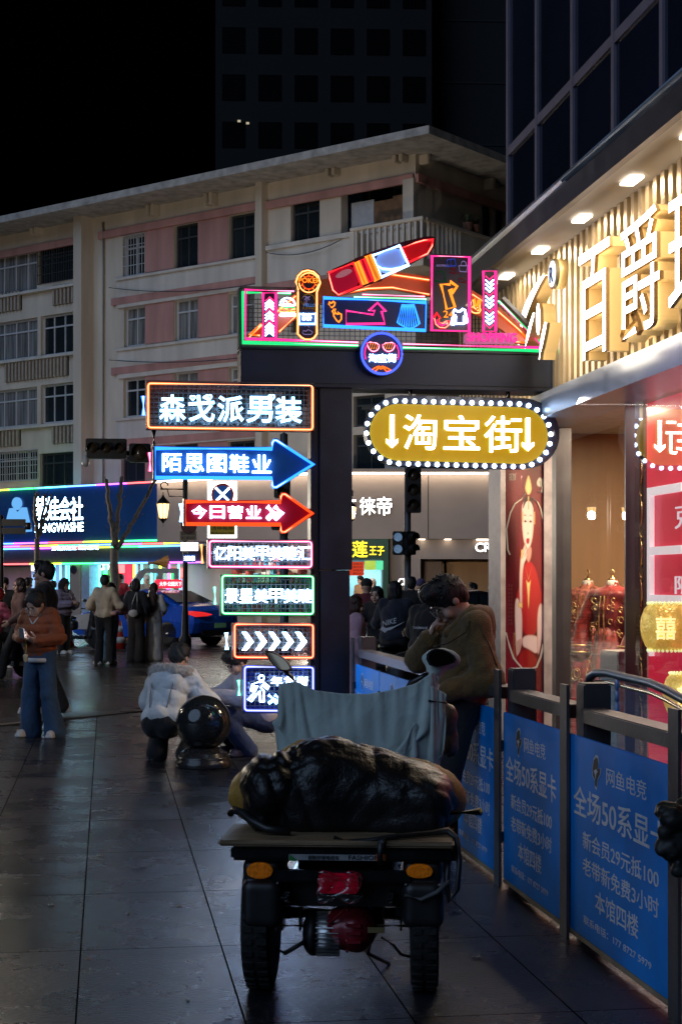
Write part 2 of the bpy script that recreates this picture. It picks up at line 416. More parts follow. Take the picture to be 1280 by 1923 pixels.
def road_mat():
    m = bpy.data.materials.new('wet_stone_road'); m.use_nodes = True; nt = m.node_tree; b = nt.nodes['Principled BSDF']; L = nt.links.new; N = nt.nodes.new
    tc = N('ShaderNodeTexCoord')
    n = N('ShaderNodeTexNoise'); n.inputs['Scale'].default_value = .5; n.inputs['Detail'].default_value = 7; L(tc.outputs['Object'], n.inputs['Vector'])
    rp = N('ShaderNodeValToRGB'); rp.color_ramp.elements[0].position = .3; rp.color_ramp.elements[0].color = (.010, .0095, .010, 1); rp.color_ramp.elements[1].position = .72; rp.color_ramp.elements[1].color = (.034, .031, .030, 1)
    L(n.outputs[0], rp.inputs[0]); L(rp.outputs[0], b.inputs['Base Color'])
    mr = N('ShaderNodeMapRange'); mr.inputs[1].default_value = .3; mr.inputs[2].default_value = .7; mr.inputs[3].default_value = .16; mr.inputs[4].default_value = .34; L(n.outputs[0], mr.inputs[0]); L(mr.outputs[0], b.inputs['Roughness'])
    mp = N('ShaderNodeMapping'); mp.inputs['Rotation'].default_value = (0, 0, R(-6)); mp.inputs['Scale'].default_value = (.9, 3.6, 1); L(tc.outputs['Object'], mp.inputs[0])
    n2 = N('ShaderNodeTexNoise'); n2.inputs['Scale'].default_value = 1.6; n2.inputs['Detail'].default_value = 5; n2.inputs['Roughness'].default_value = .6; L(mp.outputs[0], n2.inputs['Vector'])
    bk = N('ShaderNodeTexBrick'); bk.inputs['Scale'].default_value = 1; bk.inputs['Brick Width'].default_value = .9; bk.inputs['Row Height'].default_value = .45; bk.inputs['Mortar Size'].default_value = .012; bk.inputs['Mortar Smooth'].default_value = .6
    mp2 = N('ShaderNodeMapping'); mp2.inputs['Rotation'].default_value = (0, 0, R(-8.3)); L(tc.outputs['Object'], mp2.inputs[0]); L(mp2.outputs[0], bk.inputs[0])
    sb = N('ShaderNodeMath'); sb.operation = 'MULTIPLY_ADD'; L(bk.outputs['Fac'], sb.inputs[0]); sb.inputs[1].default_value = -.08; L(n2.outputs[0], sb.inputs[2])
    bp = N('ShaderNodeBump'); bp.inputs['Strength'].default_value = .8; bp.inputs['Distance'].default_value = .035; L(sb.outputs[0], bp.inputs['Height']); L(bp.outputs[0], b.inputs['Normal'])
    return m
m = MB(); m.add([(-300, -60, -.004), (300, -60, -.004), (300, 400, -.004), (-300, 400, -.004)], [(0, 1, 2, 3)])
tag(m.build('road', road_mat()), kind='structure')
e0 = G(-900, 1440); e1 = G(0, 1364); e2 = G(242, 1339); e3 = G(700, 1300)
m = MB(); m.add([(-40, -12, 0), (12, -12, 0), e3+SV*9+SU*2, e3, e2, e1, e0], [tuple(range(7))])
tag(m.build('pavement', paving_mat()), kind='structure')
# worn edging stones between the slabs and the road
m = MB()
for a, b in ((e0, e1), (e1, e2), (e2, e3)):
    k = max(1, int((b-a).length/1.1))
    for i in range(k):
        p = a.lerp(b, i/k); q = a.lerp(b, (i+.985)/k); d = (q-p).normalized(); nn = V((-d.y, d.x, 0))
        j = random.uniform(-.02, .02)
        m.obox((p+q)/2+nn*(.09+j)+UP*.002, d*(q-p).length/2, nn*.09, UP*(.010+random.uniform(0, .006)), bev=.006)
tag(m.build('kerb', mat('kerb_stone', (.06, .055, .05), .45, var=.3, bump=.3)), kind='structure')

# ================================================================ old apartment block
LD = V((-3883, 3000, 0)).normalized(); RD = V((LD.y, -LD.x, 0))
C0 = V((2.86, 61.4, 0))
PL = Plane(C0, -LD); PR = Plane(C0, RD)
APT = thing('apartment_building', C0, 'old cream apartment block with pink window bands and a flat overhanging roof', 'building')
m_cream = mat('cream_render', (.66, .58, .48), .85, var=.14, vs=1.1, bump=.15, bs=8, stretch=(1, 1, .22))
m_pale = mat('pale_render', (.66, .61, .55), .85, var=.14, vs=1.6, bump=.12, bs=8, stretch=(1, 1, .15))
m_pink = mat('pink_render', (.52, .27, .24), .85, var=.2, vs=1.4, stretch=(1, 1, .2))
m_frame = mat('pale_window_frame', (.55, .57, .6), .4, var=0)
m_dframe = mat('dark_window_frame', (.05, .055, .06), .4, var=0)
m_pane = mat('dark_pane', (.018, .026, .032), .06, var=.3, vs=.6, coat=.4)
m_curt = mat('curtained_pane', (.20, .20, .20), .35, var=.5, vs=3.5, coat=.6, stretch=(2.2, 2.2, .12))
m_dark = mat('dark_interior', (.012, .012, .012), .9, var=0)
m_conc = mat('roof_concrete', (.42, .40, .38), .9, var=.3, vs=2.5, bump=.3, bs=10)
def holes(mb, pl, u0, u1, v0, v1, rects, dep, w=0):
    us = sorted({u0, u1, *[x for r in rects for x in (r[0], r[2]) if u0 < x < u1]}); vv = sorted({v0, v1, *[x for r in rects for x in (r[1], r[3]) if v0 < x < v1]})
    for a, b in zip(us, us[1:]):
        for c, d in zip(vv, vv[1:]):
            mu, mv = (a+b)/2, (c+d)/2
            if any(r[0] < mu < r[2] and r[1] < mv < r[3] for r in rects): continue
            mb.add([pl.pt(a, c, w), pl.pt(b, c, w), pl.pt(b, d, w), pl.pt(a, d, w)], [(0, 1, 2, 3)])
    for a, c, b, d in rects:
        A = [pl.pt(a, c, w), pl.pt(b, c, w), pl.pt(b, d, w), pl.pt(a, d, w)]; B = [p-pl.n*dep for p in A]
        mb.add(A+B, [(i, i+4, (i+1) % 4+4, (i+1) % 4) for i in range(4)])
def rect(pl, x0, x1, yt, yb):
    xc = (x0+x1)/2; u0 = pl.uv(x0, (yt+yb)/2)[0]; u1 = pl.uv(x1, (yt+yb)/2)[0]
    return (u0, pl.uv(xc, yb)[1], u1, pl.uv(xc, yt)[1])
def window(pl, r, par, style='frame', dep=.25, w=0, cols=None, trans=True, dark=False):
    u0, v0, u1, v1 = r; f = MB(); t = .045; ww = w-dep
    for a, b in (((u0, v0), (u1, v0+2*t)), ((u0, v1-2*t), (u1, v1)), ((u0, v0+2*t), (u0+2*t, v1-2*t)), ((u1-2*t, v0+2*t), (u1, v1-2*t))):
        f.pbox(pl, a[0], a[1], b[0], b[1], ww, ww+.08)
    n = cols or max(2, round((u1-u0)/.75)); vt = v1-(v1-v0)*.3
    for i in range(1, n):
        u = u0+(u1-u0)*i/n; f.pbox(pl, u-t*.7, v0+2*t, u+t*.7, v1-2*t, ww+.005, ww+.06)
    if trans: f.pbox(pl, u0+2*t, vt-t*.8, u1-2*t, vt+t*.8, ww+.01, ww+.07)
    fo = f.build('window', m_dframe if dark else m_frame, par)
    p = MB(); p.pbox(pl, u0+.02, v0+.02, u1-.02, v1-.02, ww-.03, ww+.012); p.build('pane', m_curt if style == 'curtain' else m_pane, fo)
    if style == 'grille':
        g = MB(); k = int((u1-u0)/.16)
        for i in range(k+1): u = u0+(u1-u0)*i/k; g.pbox(pl, u-.012, v0, u+.012, v1, w+.02, w+.045)
        for i in range(5): v = v0+(v1-v0)*i/4; g.pbox(pl, u0, v-.012, u1, v+.012, w+.045, w+.07)
        g.build('grille', m_frame if not dark else m_dframe, fo)
    return fo
WL = [  # x0, x1, y top, y bottom, style, dark frame
 (-40, 70, 478, 553, 'curtain', 0), (72, 158, 458, 528, 'grille', 1), (-40, 71, 604, 677, 'curtain', 0), (77, 158, 588, 664, 'frame', 0), (-40, 70, 732, 803, 'curtain', 0), (77, 158, 719, 793, 'frame', 0),
 (-40, 72, 848, 905, 'grille', 0), (75, 158, 849, 912, 'frame', 1), (232, 273, 441, 517, 'grille', 0), (327, 372, 420, 502, 'frame', 1), (430, 478, 401, 485, 'frame', 1),
 (233, 273, 575, 650, 'curtain', 0), (328, 372, 560, 639, 'curtain', 0), (430, 478, 549, 626, 'curtain', 0), (232, 273, 710, 783, 'frame', 0), (327, 372, 697, 772, 'curtain', 0), (430, 478, 688, 764, 'curtain', 0),
 (228, 273, 845, 905, 'frame', 1), (325, 372, 834, 900, 'frame', 1), (428, 478, 828, 896, 'frame', 1), (546, 600, 374, 452, 'frame', 1), (546, 600, 545, 622, 'frame', 1), (530, 600, 690, 765, 'frame', 1), (663, 722, 742, 800, 'frame', 1), (663, 722, 815, 884, 'frame', 1)]
recs = [rect(PL, a, b, c, d) for a, b, c, d, *_ in WL]
loggia = rect(PL, 640, 757, 340, 436)
zt = 18.15; uL = PL.uv(-160, 600)[0]
m = MB(); holes(m, PL, uL, 0, 0, zt, recs+[loggia], .45)
rr = [rect(PR, 905, 925, 382, 468), rect(PR, 930, 948, 390, 475)]
holes(m, PR, 0, 16, 0, zt, rr, .4)
m.add([PL.pt(uL, 0, 0), PL.pt(uL, 0, -14), PL.pt(uL, zt, -14), PL.pt(uL, zt, 0)], [(0, 1, 2, 3)])
m.build('wall', m_cream, APT)
for r, wd in zip(recs, WL): window(PL, r, APT, wd[4], dark=bool(wd[5]), cols=5 if wd[1]-wd[0] > 100 else None)
for r in rr: window(PR, r, APT, 'frame', dark=True)
# loggia recess with boards
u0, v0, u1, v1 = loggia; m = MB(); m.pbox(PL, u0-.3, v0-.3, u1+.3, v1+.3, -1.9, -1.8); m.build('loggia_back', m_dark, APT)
m = MB(); m.pbox(PL, u0+.1, v0, u0+(u1-u0)*.40, v0+(v1-v0)*.72, -.6, -.55); m.build('white_board', mat('white_board', (.55, .56, .58), .6, var=.1), APT)
m = MB(); m.pbox(PL, u0+(u1-u0)*.42, v0-.1, u0+(u1-u0)*.72, v0+(v1-v0)*.66, -.55, -.5); m.pbox(PL, u0+(u1-u0)*.73, v0-.1, u1-.05, v0+(v1-v0)*.70, -.5, -.45); m.build('wooden_board', mat('old_board', (.22, .12, .06), .8, var=.3, vs=3), APT)
# roof slab
o = 2.0; zb, zr = 18.15, 18.45
m = MB(); tip = C0+PL.n*o+PR.n*o; la = C0+PL.n*o+PL.ex*uL; rb = C0+RD*16+PR.n*o; far = C0+RD*16+PL.ex*uL
m.prism([V((p.x, p.y, zb)) for p in (la, tip, rb, far)], UP*(zr-zb)); m.build('roof', m_conc, APT)
# ribs
m = Each()
u = PL.uv(161, 600)[0]; m.pbox(PL, u, 0, PL.uv(176, 600)[0], zt-.002, .002, .75)
u = PL.uv(491, 600)[0]; m.pbox(PL, u, 0, PL.uv(503, 600)[0], zt-.002, .002, .4)
m.pbox(PL, -.5, 14.6, .002, 17.2, .003, .15)
m.build('pilaster', m_cream, APT)
m = Each()
for x, y in ((75, 425), (293, 388), (402, 368), (631, 312), (757, 286)):
    u, v = PL.uv(x, y)
    for d in (-.16, .16): m.pbox(PL, u+d-.08, v-.45, u+d+.08, zb-.002, .002, .45, bev=.03)
for x, y in ((788, 288), (910, 338)):
    u, v = PR.uv(x, y); m.pbox(PR, u-.1, v-.45, u+.1, zb-.002, .002, .45, bev=.03)
m.build('roof_bracket', m_cream, APT)
# pink bands and piers
m = Each()
def band(pl, x0, x1, px, py, h=.32, w=.14):
    v = pl.uv(px, py)[1]; m.pbox(pl, pl.uv(x0, py)[0], v-h/2, pl.uv(x1, py)[0], v+h/2, .004, w)
band(PL, -60, 161, 80, 465); band(PL, 188, 491, 340, 415); band(PL, 503, 778, 640, 361)
band(PL, 213, 491, 340, 549); band(PL, 213, 491, 340, 684); band(PL, 213, 491, 340, 824); band(PL, 503, 640, 560, 533)
v = PL.uv(640, 361)[1]; m.pbox(PR, .0, v-.16, 15.9, v+.16, .004, .14)
for row in ((8, 9, 10), (11, 12, 13), (14, 15, 16), (17, 18, 19)):
    for a, b in zip(row, row[1:]):
        ra, rb_ = recs[a], recs[b]; m.pbox(PL, ra[2]+.02, max(ra[1], rb_[1])+.02, rb_[0]-.02, min(ra[3], rb_[3])+.1, .002, .035)
m.build('pink_band', m_pink, APT)
# pale spandrels and sills
m = Each()
for row in ((8, 10), (11, 13), (14, 16)):
    vb = min(recs[row[0]][1], recs[row[1]][1]); m.pbox(PL, recs[row[0]][0]-.3, vb-.14, PL.uv(489, 600)[0], vb-.03, .004, .22); m.pbox(PL, recs[row[0]][0]-.3, vb-1.35, PL.uv(489, 600)[0], vb-.14, .004, .12)
for i in (0, 2, 4): vb = recs[i][1]; m.pbox(PL, uL, vb-.15, PL.uv(160, 600)[0], vb-.03, .004, .24)
v = PL.uv(560, 458)[1]; m.pbox(PL, PL.uv(504, 460)[0], v-.1, -.01, v+.08, .004, .2); m.pbox(PL, PL.uv(504, 460)[0], v-1.6, -.01, v-.1, .004, .1)
m.build('sill_band', m_pale, APT)
# slatted parapets of the left balconies
m = Each()
for x0, x1, yt, yb in ((-40, 42, 553, 588), (101, 158, 533, 570), (12, 130, 672, 712), (-40, 40, 806, 840), (100, 158, 797, 832)):
    r = rect(PL, x0, x1, yt, yb); n = max(3, int((r[2]-r[0])/.24)); m = MB()
    for i in range(n): u = r[0]+(r[2]-r[0])*(i+.5)/n; m.pbox(PL, u-.06, r[1], u+.06, r[3], .006, .15)
    m.build('slat_panel', mat('slat_render', (.42, .36, .30), .85, var=.15), APT)
m = Each()
for x0, x1, yt, yb in ((-40, 42, 553, 588), (101, 158, 533, 570), (12, 130, 672, 712), (-40, 40, 806, 840), (100, 158, 797, 832)):
    r = rect(PL, x0, x1, yt, yb); m.pbox(PL, r[0], r[1], r[2], r[3], .003, .03)
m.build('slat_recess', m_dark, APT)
# corner balcony
m = MB(); q = 1.15
tp = PL.uv(690, 434)[1]; ua = PL.uv(690, 434)[0]
ptop = C0.z+1.65+(1095-411)/3000*60.3
ptop = min(max(ptop, tp-.6), tp+.6); zf = ptop-1.55
m.pbox(PL, ua, zf-.3, q, zf, .01, q, bev=.02); m.pbox(PL, ua, ptop-.14, q, ptop, q-.22, q+.03, bev=.02); m.pbox(PR, -q+.22, ptop-.141, 5.2, ptop-.001, q-.22, q+.03, bev=.02); m.pbox(PR, .01, zf-.301, 5.2, zf-.001, .01, q-.001)
m.pbox(PL, ua, zf, ua+.2, ptop-.14, .01, q-.01)
m.build('balcony_slab', m_cream, APT)
m = MB()
n = int((q-ua)/.28)
for i in range(n+1): u = ua+(q-.1-ua)*i/n; m.pbox(PL, u-.05, zf, u+.05, ptop-.14, q-.14, q-.02)
for i in range(1, 8): u = -q+.2+.3*i; m.pbox(PR, u-.05, zf, u+.05, ptop-.14, q-.14, q-.02)
m.pbox(PR, 1.4, zf, 5.2, ptop-.14, q-.14, q-.02)
m.build('balcony_railing', m_pale, APT)
def pot_plant(px, py, h, label):
    p = C0+PR.ex*PR.uv(px, py)[0]+PR.n*(q-.1); p.z = ptop
    t = thing('potted_plant', p, label, 'plant', 'plants on the corner balcony')
    a = MB(); a.lathe([(.1, 0), (.16, .04), (.2, .3), (.21, .32)], p, 10); a.build('pot', mat('clay_pot', (.18, .09, .06), .8), t)
    l = MB()
    for i in range(26):
        an = random.uniform(0, 6.28); d = V((math.cos(an), math.sin(an), 0)); b = p+UP*.3; k = random.uniform(.5, 1)*h
        mid = b+d*k*.35+UP*k*.7; e = b+d*k*.8+UP*k*random.uniform(.3, 1); s = d.cross(UP)*.035
        l.add([b-s*.3, b+s*.3, mid+s, mid-s, e], [(0, 1, 2, 3), (3, 2, 4)])
    l.build('foliage', mat('leaf_green', (.06, .09, .05), .6), t)
pot_plant(836, 408, .55, 'tall potted plant on the corner balcony wall'); pot_plant(850, 410, .4, 'smaller potted plant at the right on the corner balcony wall')
m = MB(); u = PL.uv(197, 600)[0]; m.tube([PL.pt(u, .5, .09), PL.pt(u, zt-.3, .09)], .06, 8); m.build('drainpipe', m_cream, APT)
m = Each()
for y0, y1, x0, x1, sg in ((540, 533, 205, 480, .25), (676, 668, 205, 486, .18), (474, 450, 500, 640, .3)):
    a, c = PL.px(x0, y0, .27), PL.px(x1, y1, .27); m.tube([a.lerp(c, i/14)-UP*sg*4*(i/14)*(1-i/14) for i in range(15)], .018, 5)
m.build('wall_cable', m_dframe, APT)
# ---------------------------------------------------------------- dark towers behind
def tower(x0, x1, Y, name, label, col, rows, seams=False):
    c = P((x0+x1)/2, HY, Y); c.z = 0; pl = Plane(c, (1, .04, 0)); hw = (x1-x0)/2/F*Y; H = 62
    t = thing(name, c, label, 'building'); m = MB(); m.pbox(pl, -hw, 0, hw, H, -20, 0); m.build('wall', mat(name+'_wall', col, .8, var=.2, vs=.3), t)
    m = Each()
    if seams:
        for i in range(14): m.pbox(pl, -hw+.01, 6+i*4.2, hw-.01, 6.12+i*4.2, .005, .06)
        m.build('seam', mat('tower_seam', (.01, .01, .012), .6), t)
    else:
        for i in range(rows):
            for j in range(6):
                u = -hw+hw*2*(j+.5)/6; m.pbox(pl, u-.75, 24+i*3.1, u+.75, 25.7+i*3.1, .005, .05)
        m.build('window', mat('tower_window', (.0022, .0022, .003), .2, var=0), t)
        m = MB()
        for x, y in ((449, 228), (465, 232)): u, v = pl.uv(x, y); m.pbox(pl, u-.1, v-.07, u+.1, v+.07, .06, .1)
        m.build('ceiling_lamp', glow('far_lamp', (1, .85, .6), .5), t)
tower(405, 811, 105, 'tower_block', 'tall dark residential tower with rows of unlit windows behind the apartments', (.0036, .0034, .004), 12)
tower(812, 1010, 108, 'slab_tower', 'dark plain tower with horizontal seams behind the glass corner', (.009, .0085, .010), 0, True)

# ================================================================ shopping podium below the flats
PB = Plane(V((P(600, HY, 60).x, 60, 0)), (1, 0, 0))
m_taupe = mat('taupe_cladding', (.38, .31, .28), .6, var=.06, vs=1.2)
POD = thing('shopping_podium', PB.o, 'taupe shopping podium with lit white lettering and a glowing cornice', 'building')
PA = Plane(PB.o, -LD)
ztp = PB.uv(780, 888)[1]; zbt = PB.uv(780, 1012)[1]
m = MB(); uA = PA.uv(295, 900)[0]; uB = PB.uv(985, 900)[0]
m.pbox(PB, 0, zbt, PB.uv(803, 950)[0], ztp, -2.5, 0); m.pbox(PB, PB.uv(804.5, 950)[0], zbt, uB, ztp, -2.5, .0); m.pbox(PA, uA, zbt, 0, ztp, -2.5, -.003); m.build('wall', m_taupe, POD)
m = MB(); m.pbox(PB, -.1, ztp, uB, ztp+.12, -2.0, .55); m.pbox(PA, uA, ztp+.001, 0, ztp+.121, -2.0, .55); m.build('cornice', m_taupe, POD)
m = MB(); m.pbox(PB, 0, ztp-.06, uB, ztp-.002, .14, .3); m.pbox(PA, uA, ztp-.06, -.1, ztp-.003, .14, .3); m.build('light_strip', glow('warm_strip', (1, .84, .64), 9), POD)
m_wl = glow('white_letter', (1, .98, .95), 6.0); m_lside = mat('letter_side', (.12, .12, .13), .5, var=0)
def letters(pl, par, st, x0, x1, yt, yb, w=.01, d=.08, bold=.02, mt=None, side=None, name='lettering'):
    u0, v0, u1, v1 = rect(pl, x0, x1, yt, yb); b = MB(); b.text(st, pl.pt(u0, v0, w), pl.ex, UP, u1-u0, v1-v0, d, bold, 0, 1)
    return b.build(name, [mt or m_wl, side or m_lside], par)
letters(PB, POD, '京', 632, 668, 934, 968); letters(PB, POD, '徕', 675, 705, 934, 967); letters(PB, POD, '帝', 707, 735, 933, 968); letters(PB, POD, 'C', 922, 950, 931, 969, bold=-.01)
b = MB(); c = PA.px(592, 953, .06); b.tube([c+PA.ex*math.cos(a)*.3+UP*math.sin(a)*.3 for a in np.linspace(0, 6.28, 24)[:-1]], .045, closed=True); b.build('ring_emblem', m_wl, POD)
# recessed lower storey
m_wood = mat('warm_wood_panel', (.40, .22, .10), .5, var=.12, vs=2, stretch=(1, 1, .1))
m = MB(); m.pbox(PB, PB.uv(729, 1100)[0], 0, PB.uv(790, 1100)[0], zbt-.002, -3.6, -.4); m.pbox(PB, PB.uv(790, 1100)[0], zbt-.75, uB, zbt-.002, -3.6, -.35); m.build('lower_wall', m_taupe, POD)
m = MB(); m.pbox(PB, PB.uv(790, 1100)[0], 0, PB.uv(833, 1100)[0], zbt-.76, -3.4, -1.2); m.build('door_surround', mat('plaster_wall', (.36, .26, .21), .7, var=.06), POD)
m = MB(); m.pbox(PB, PB.uv(843, 1100)[0], 0, uB, zbt-.76, -3.4, -1.4); m.build('wood_panel', m_wood, POD)
m = MB(); m.pbox(PB, PB.uv(834, 1100)[0], zbt-2.0, PB.uv(836.5, 1100)[0], zbt-.9, -1.2, -1.1); m.build('door_handle', mat('brass', (.7, .5, .25), .25, 1, var=0), POD)
letters(PB, POD, 'CRD', 893, 940, 1019, 1036, w=-.34); letters(PB, POD, 'CRD', 748, 776, 1086, 1099, w=-.39)
m = Each()
for x in (792, 841, 905): u = PB.uv(x, 1011)[0]; m.pbox(PB, u-.12, zbt-.03, u+.12, zbt-.001, -.3, -.06)
m.pbox(PB, PB.uv(895, 1011)[0], zbt-.04, uB, zbt-.001, -.3, -.1)
m.build('downlight', glow('podium_downlight', (1, .85, .65), 5), POD)
for x in (800, 870, 930): area('downlight_beam', PB.px(x, 1020, -.6)-UP*.1, (0, 0, 0), (1, .74, .48), 26, .5, .3, POD)
# slat screen above the podium, right
m = MB()
r = rect(PL, 640, 775, 733, 752)
for i in range(40): u = PB.uv(690+i*6, 742)[0]; m.pbox(PB, u-.03, ztp+1.3, u+.03, ztp+2.6, -2.2, -2.14)
m.pbox(PB, 1.6, ztp+2.6, uB, ztp+2.75, -2.3, -2.05); m.build('terrace_railing', m_dframe, POD)
# ---------------------------------------------------------------- fruit shop
FR = thing('fruit_shop', PB.px(690, 1177), 'green fronted fruit shop with yellow lettering and a pale blue interior', 'shop')
m_green = mat('dark_green_paint', (.02, .10, .07), .5, var=.1)
m = MB(); m.pbox(PB, PB.uv(630, 1050)[0], PB.uv(680, 1051)[1], PB.uv(729, 1050)[0]-.003, zbt-.01, -.9, .06); m.pbox(PB, PB.uv(718, 1100)[0], 0, PB.uv(729, 1100)[0]-.003, PB.uv(680, 1051)[1]-.003, -.9, .05); m.build('shop_front', m_green, FR)
yl = glow('yellow_letter', (1, .78, .03), 3)
letters(PB, FR, '榴', 631, 657, 1016, 1047, w=.06, mt=yl, bold=.03); letters(PB, FR, '莲', 661, 690, 1016, 1047, w=.06, mt=yl, bold=.03); letters(PB, FR, '王子', 693, 721, 1026, 1043, w=.06, mt=yl, bold=.02)
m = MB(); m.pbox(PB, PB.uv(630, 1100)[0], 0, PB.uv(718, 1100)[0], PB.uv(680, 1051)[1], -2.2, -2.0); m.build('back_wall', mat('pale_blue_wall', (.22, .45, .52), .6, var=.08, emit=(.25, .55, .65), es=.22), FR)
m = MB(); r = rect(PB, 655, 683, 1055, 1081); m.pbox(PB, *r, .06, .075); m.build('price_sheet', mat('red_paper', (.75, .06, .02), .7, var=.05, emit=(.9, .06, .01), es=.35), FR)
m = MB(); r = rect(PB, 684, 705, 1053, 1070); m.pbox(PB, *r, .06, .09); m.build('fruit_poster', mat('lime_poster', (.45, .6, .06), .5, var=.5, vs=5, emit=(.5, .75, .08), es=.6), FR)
m = MB(); r = rect(PB, 705.5, 719, 1053, 1070); m.pbox(PB, *r, .06, .09); m.build('menu_screen', mat('menu_screen', (.1, .6, .3), .5, var=.3, vs=8, emit=(.1, .8, .4), es=.8), FR)
b = MB(); rng = random.Random(3)
for i in range(4):
    r = rect(PB, 660, 681, 1057+i*6, 1061+i*6); b.text('马蹄百果'[i]+'特价'[i % 2]+'3斤', PB.pt(r[0]+.05, r[1], .076), PB.ex, UP, (r[2]-r[0])*.85, r[3]-r[1], .004, .0)
b.build('price_writing', mat('black_ink', (.02, .01, .01), .8, var=0), FR)
area('shop_lamp', PB.px(685, 1060, -1.2), (0, 0, 0), (.75, .95, 1), 60, 1.4, .6, FR)

# ================================================================ toy arcade
ARP = Plane(C0+PL.n*1.5, -LD)
def ap(px, py, w=0): return ARP.px(px, py, w)
ARC = thing('toy_arcade', ap(150, 1166), 'blue fronted toy arcade outlined with rainbow light strips', 'shop')
m_navy = mat('navy_board', (.022, .085, .27), .25, var=.2, vs=.5, coat=.4)
r = rect(ARP, -60, 300, 912, 1016); uS0, uS1 = r[0], r[2]
vT = ARP.uv(300, 906)[1]; vB = ARP.uv(300, 1013)[1]
m = MB(); m.pbox(ARP, uS0, vB, uS1, vT, -.6, 0, bev=.02); m.build('sign_board', m_navy, ARC)
rain = [(.1, .3, 1), (.1, .8, 1), (.05, 1, .2), (.8, 1, .05), (1, .08, .08), (.7, .1, 1)]
rainm = [glow('rainbow_strip_%s' % n, c, 6) for n, c in zip(('blue', 'cyan', 'green', 'lime', 'red', 'violet'), rain)]
def strip(u0, u1, v, w=.03, off=0, seg=1.9):
    u = u1; i = off; bs = [Each() for _ in rain]
    while u > u0: a = max(u0, u-seg); bs[i % 6].pbox(ARP, a, v-.03, u, v+.03, w, w+.04); u = a; i += 1
    for k, b in enumerate(bs):
        if b.b: b.build('light_strip', rainm[k], ARC)
strip(uS0, uS1, vT+.035, off=4); strip(uS0, uS1, vB-.035, off=2, seg=2.3); strip(uS0, uS1+2.2, vB-.28, off=0, seg=1.7); strip(uS0, uS1+1.6, vB-.17, off=3, seg=1.3); strip(uS0, uS1+2.4, vB-.98, off=5, seg=2.1)
b = MB(); b.pbox(ARP, uS1+.02, vB, uS1+.08, (vT+vB)/2, .03, .07); b.build('light_strip', rainm[0], ARC); b = MB(); b.pbox(ARP, uS1+.02, (vT+vB)/2, uS1+.08, vT, .03, .07); b.build('light_strip', rainm[5], ARC)
cw = glow('cool_letter', (.45, .75, 1), 14)
for ch, x0, x1 in (('萌', 68, 92), ('娃', 92, 115), ('会', 114, 138), ('社', 137, 160)): letters(ARP, ARC, ch, x0, x1, 933, 978, w=.0, d=.12, bold=.035, mt=cw)
letters(ARP, ARC, 'MENGWASHE', 69, 160, 982, 999, w=0, d=.1, bold=.03, mt=cw)
lb = glow('pale_blue_letter', (.16, .48, .95), 1.0)
def polyon(pl, pts, w, d, name, mt, par): b = MB(); b.prism([pl.px(x, y, w) for x, y in pts], pl.n*d); return b.build(name, mt, par)
polyon(ARP, [(34+8.5*math.sin(a)*(1 if math.cos(a) > -.4 else .8), 946-12*math.cos(a)) for a in np.linspace(0, 6.28, 18)[:-1]], 0, .1, 'logo_head', lb, ARC)
polyon(ARP, [(20, 955), (27, 954), (35, 963), (43, 953), (51, 953), (61, 998), (50, 999), (47, 975), (20, 977), (15, 975)], 0, .08, 'logo_body', lb, ARC)
m = MB(); m.pbox(ARP, uS0, vB-.98, uS1+2.4, vB-.30, -.6, -.02); m.build('banner', mat('arcade_banner', (.06, .07, .10), .4), ARC)
letters(ARP, ARC, '全城抓娃娃·欢乐游戏', 98, 186, 1022.5, 1033, w=-.015, d=.04, bold=.01, mt=cw)
# shopfront: pillar, interior, machines
vS = vB-1.02
m = MB(); m.pbox(ARP, uS0, 0, uS1+2.4, vS, -5.2, -5.0); m.build('back_wall', mat('arcade_wall', (.05, .22, .42), .4, var=.5, vs=1.2, emit=(.04, .30, .75), es=1.9), ARC)  # wall itself glows, added to light the arcade and the road
m = MB(); m.pbox(ARP, uS0, vS, uS1+2.4, vS+.1, -5.2, -.1); m.build('ceiling', mat('arcade_ceiling', (.2, .3, .5), .5), ARC)
u = ARP.uv(131, 1090)[0]; m = MB(); m.pbox(ARP, u, 0, ARP.uv(150, 1090)[0], vS, -.8, 0); m.build('pillar', m_taupe, ARC)
m = MB(); m.pbox(ARP, ARP.uv(150.3, 1090)[0], 0, ARP.uv(165, 1090)[0], vS, -.85, -.1); m.build('side_wall', mat('pale_blue_panel', (.35, .45, .65), .5), ARC)
b = MB(); u0, v0, u1, v1 = rect(ARP, 134.5, 145, 1062, 1077); b.prism([ARP.pt((u0+u1)/2+(.5+.06*math.cos(8*a))*(u1-u0)*math.cos(a), (v0+v1)/2+(.5+.06*math.cos(8*a))*(v1-v0)*math.sin(a), 0) for a in np.linspace(0, 6.28, 40)[:-1]], ARP.n*.08); b.build('wall_plaque', mat('dark_plaque', (.03, .02, .05), .5), ARC)
for i, (x, c) in enumerate(((88, 1), (93, 0), (98, 1), (117, 1), (166, 1), (169, 2), (173, 1), (179, 2), (229, 1), (238, 3), (246, 1), (258, 1), (287, 3), (297, 5), (309, 1))):
    u = ARP.uv(x, 1080)[0]; b = MB(); b.pbox(ARP, u-.035, .3, u+.035, vS-.02, -.5-.2*(i % 3), -.43-.2*(i % 3)); b.build('light_tube', rainm[c], ARC)
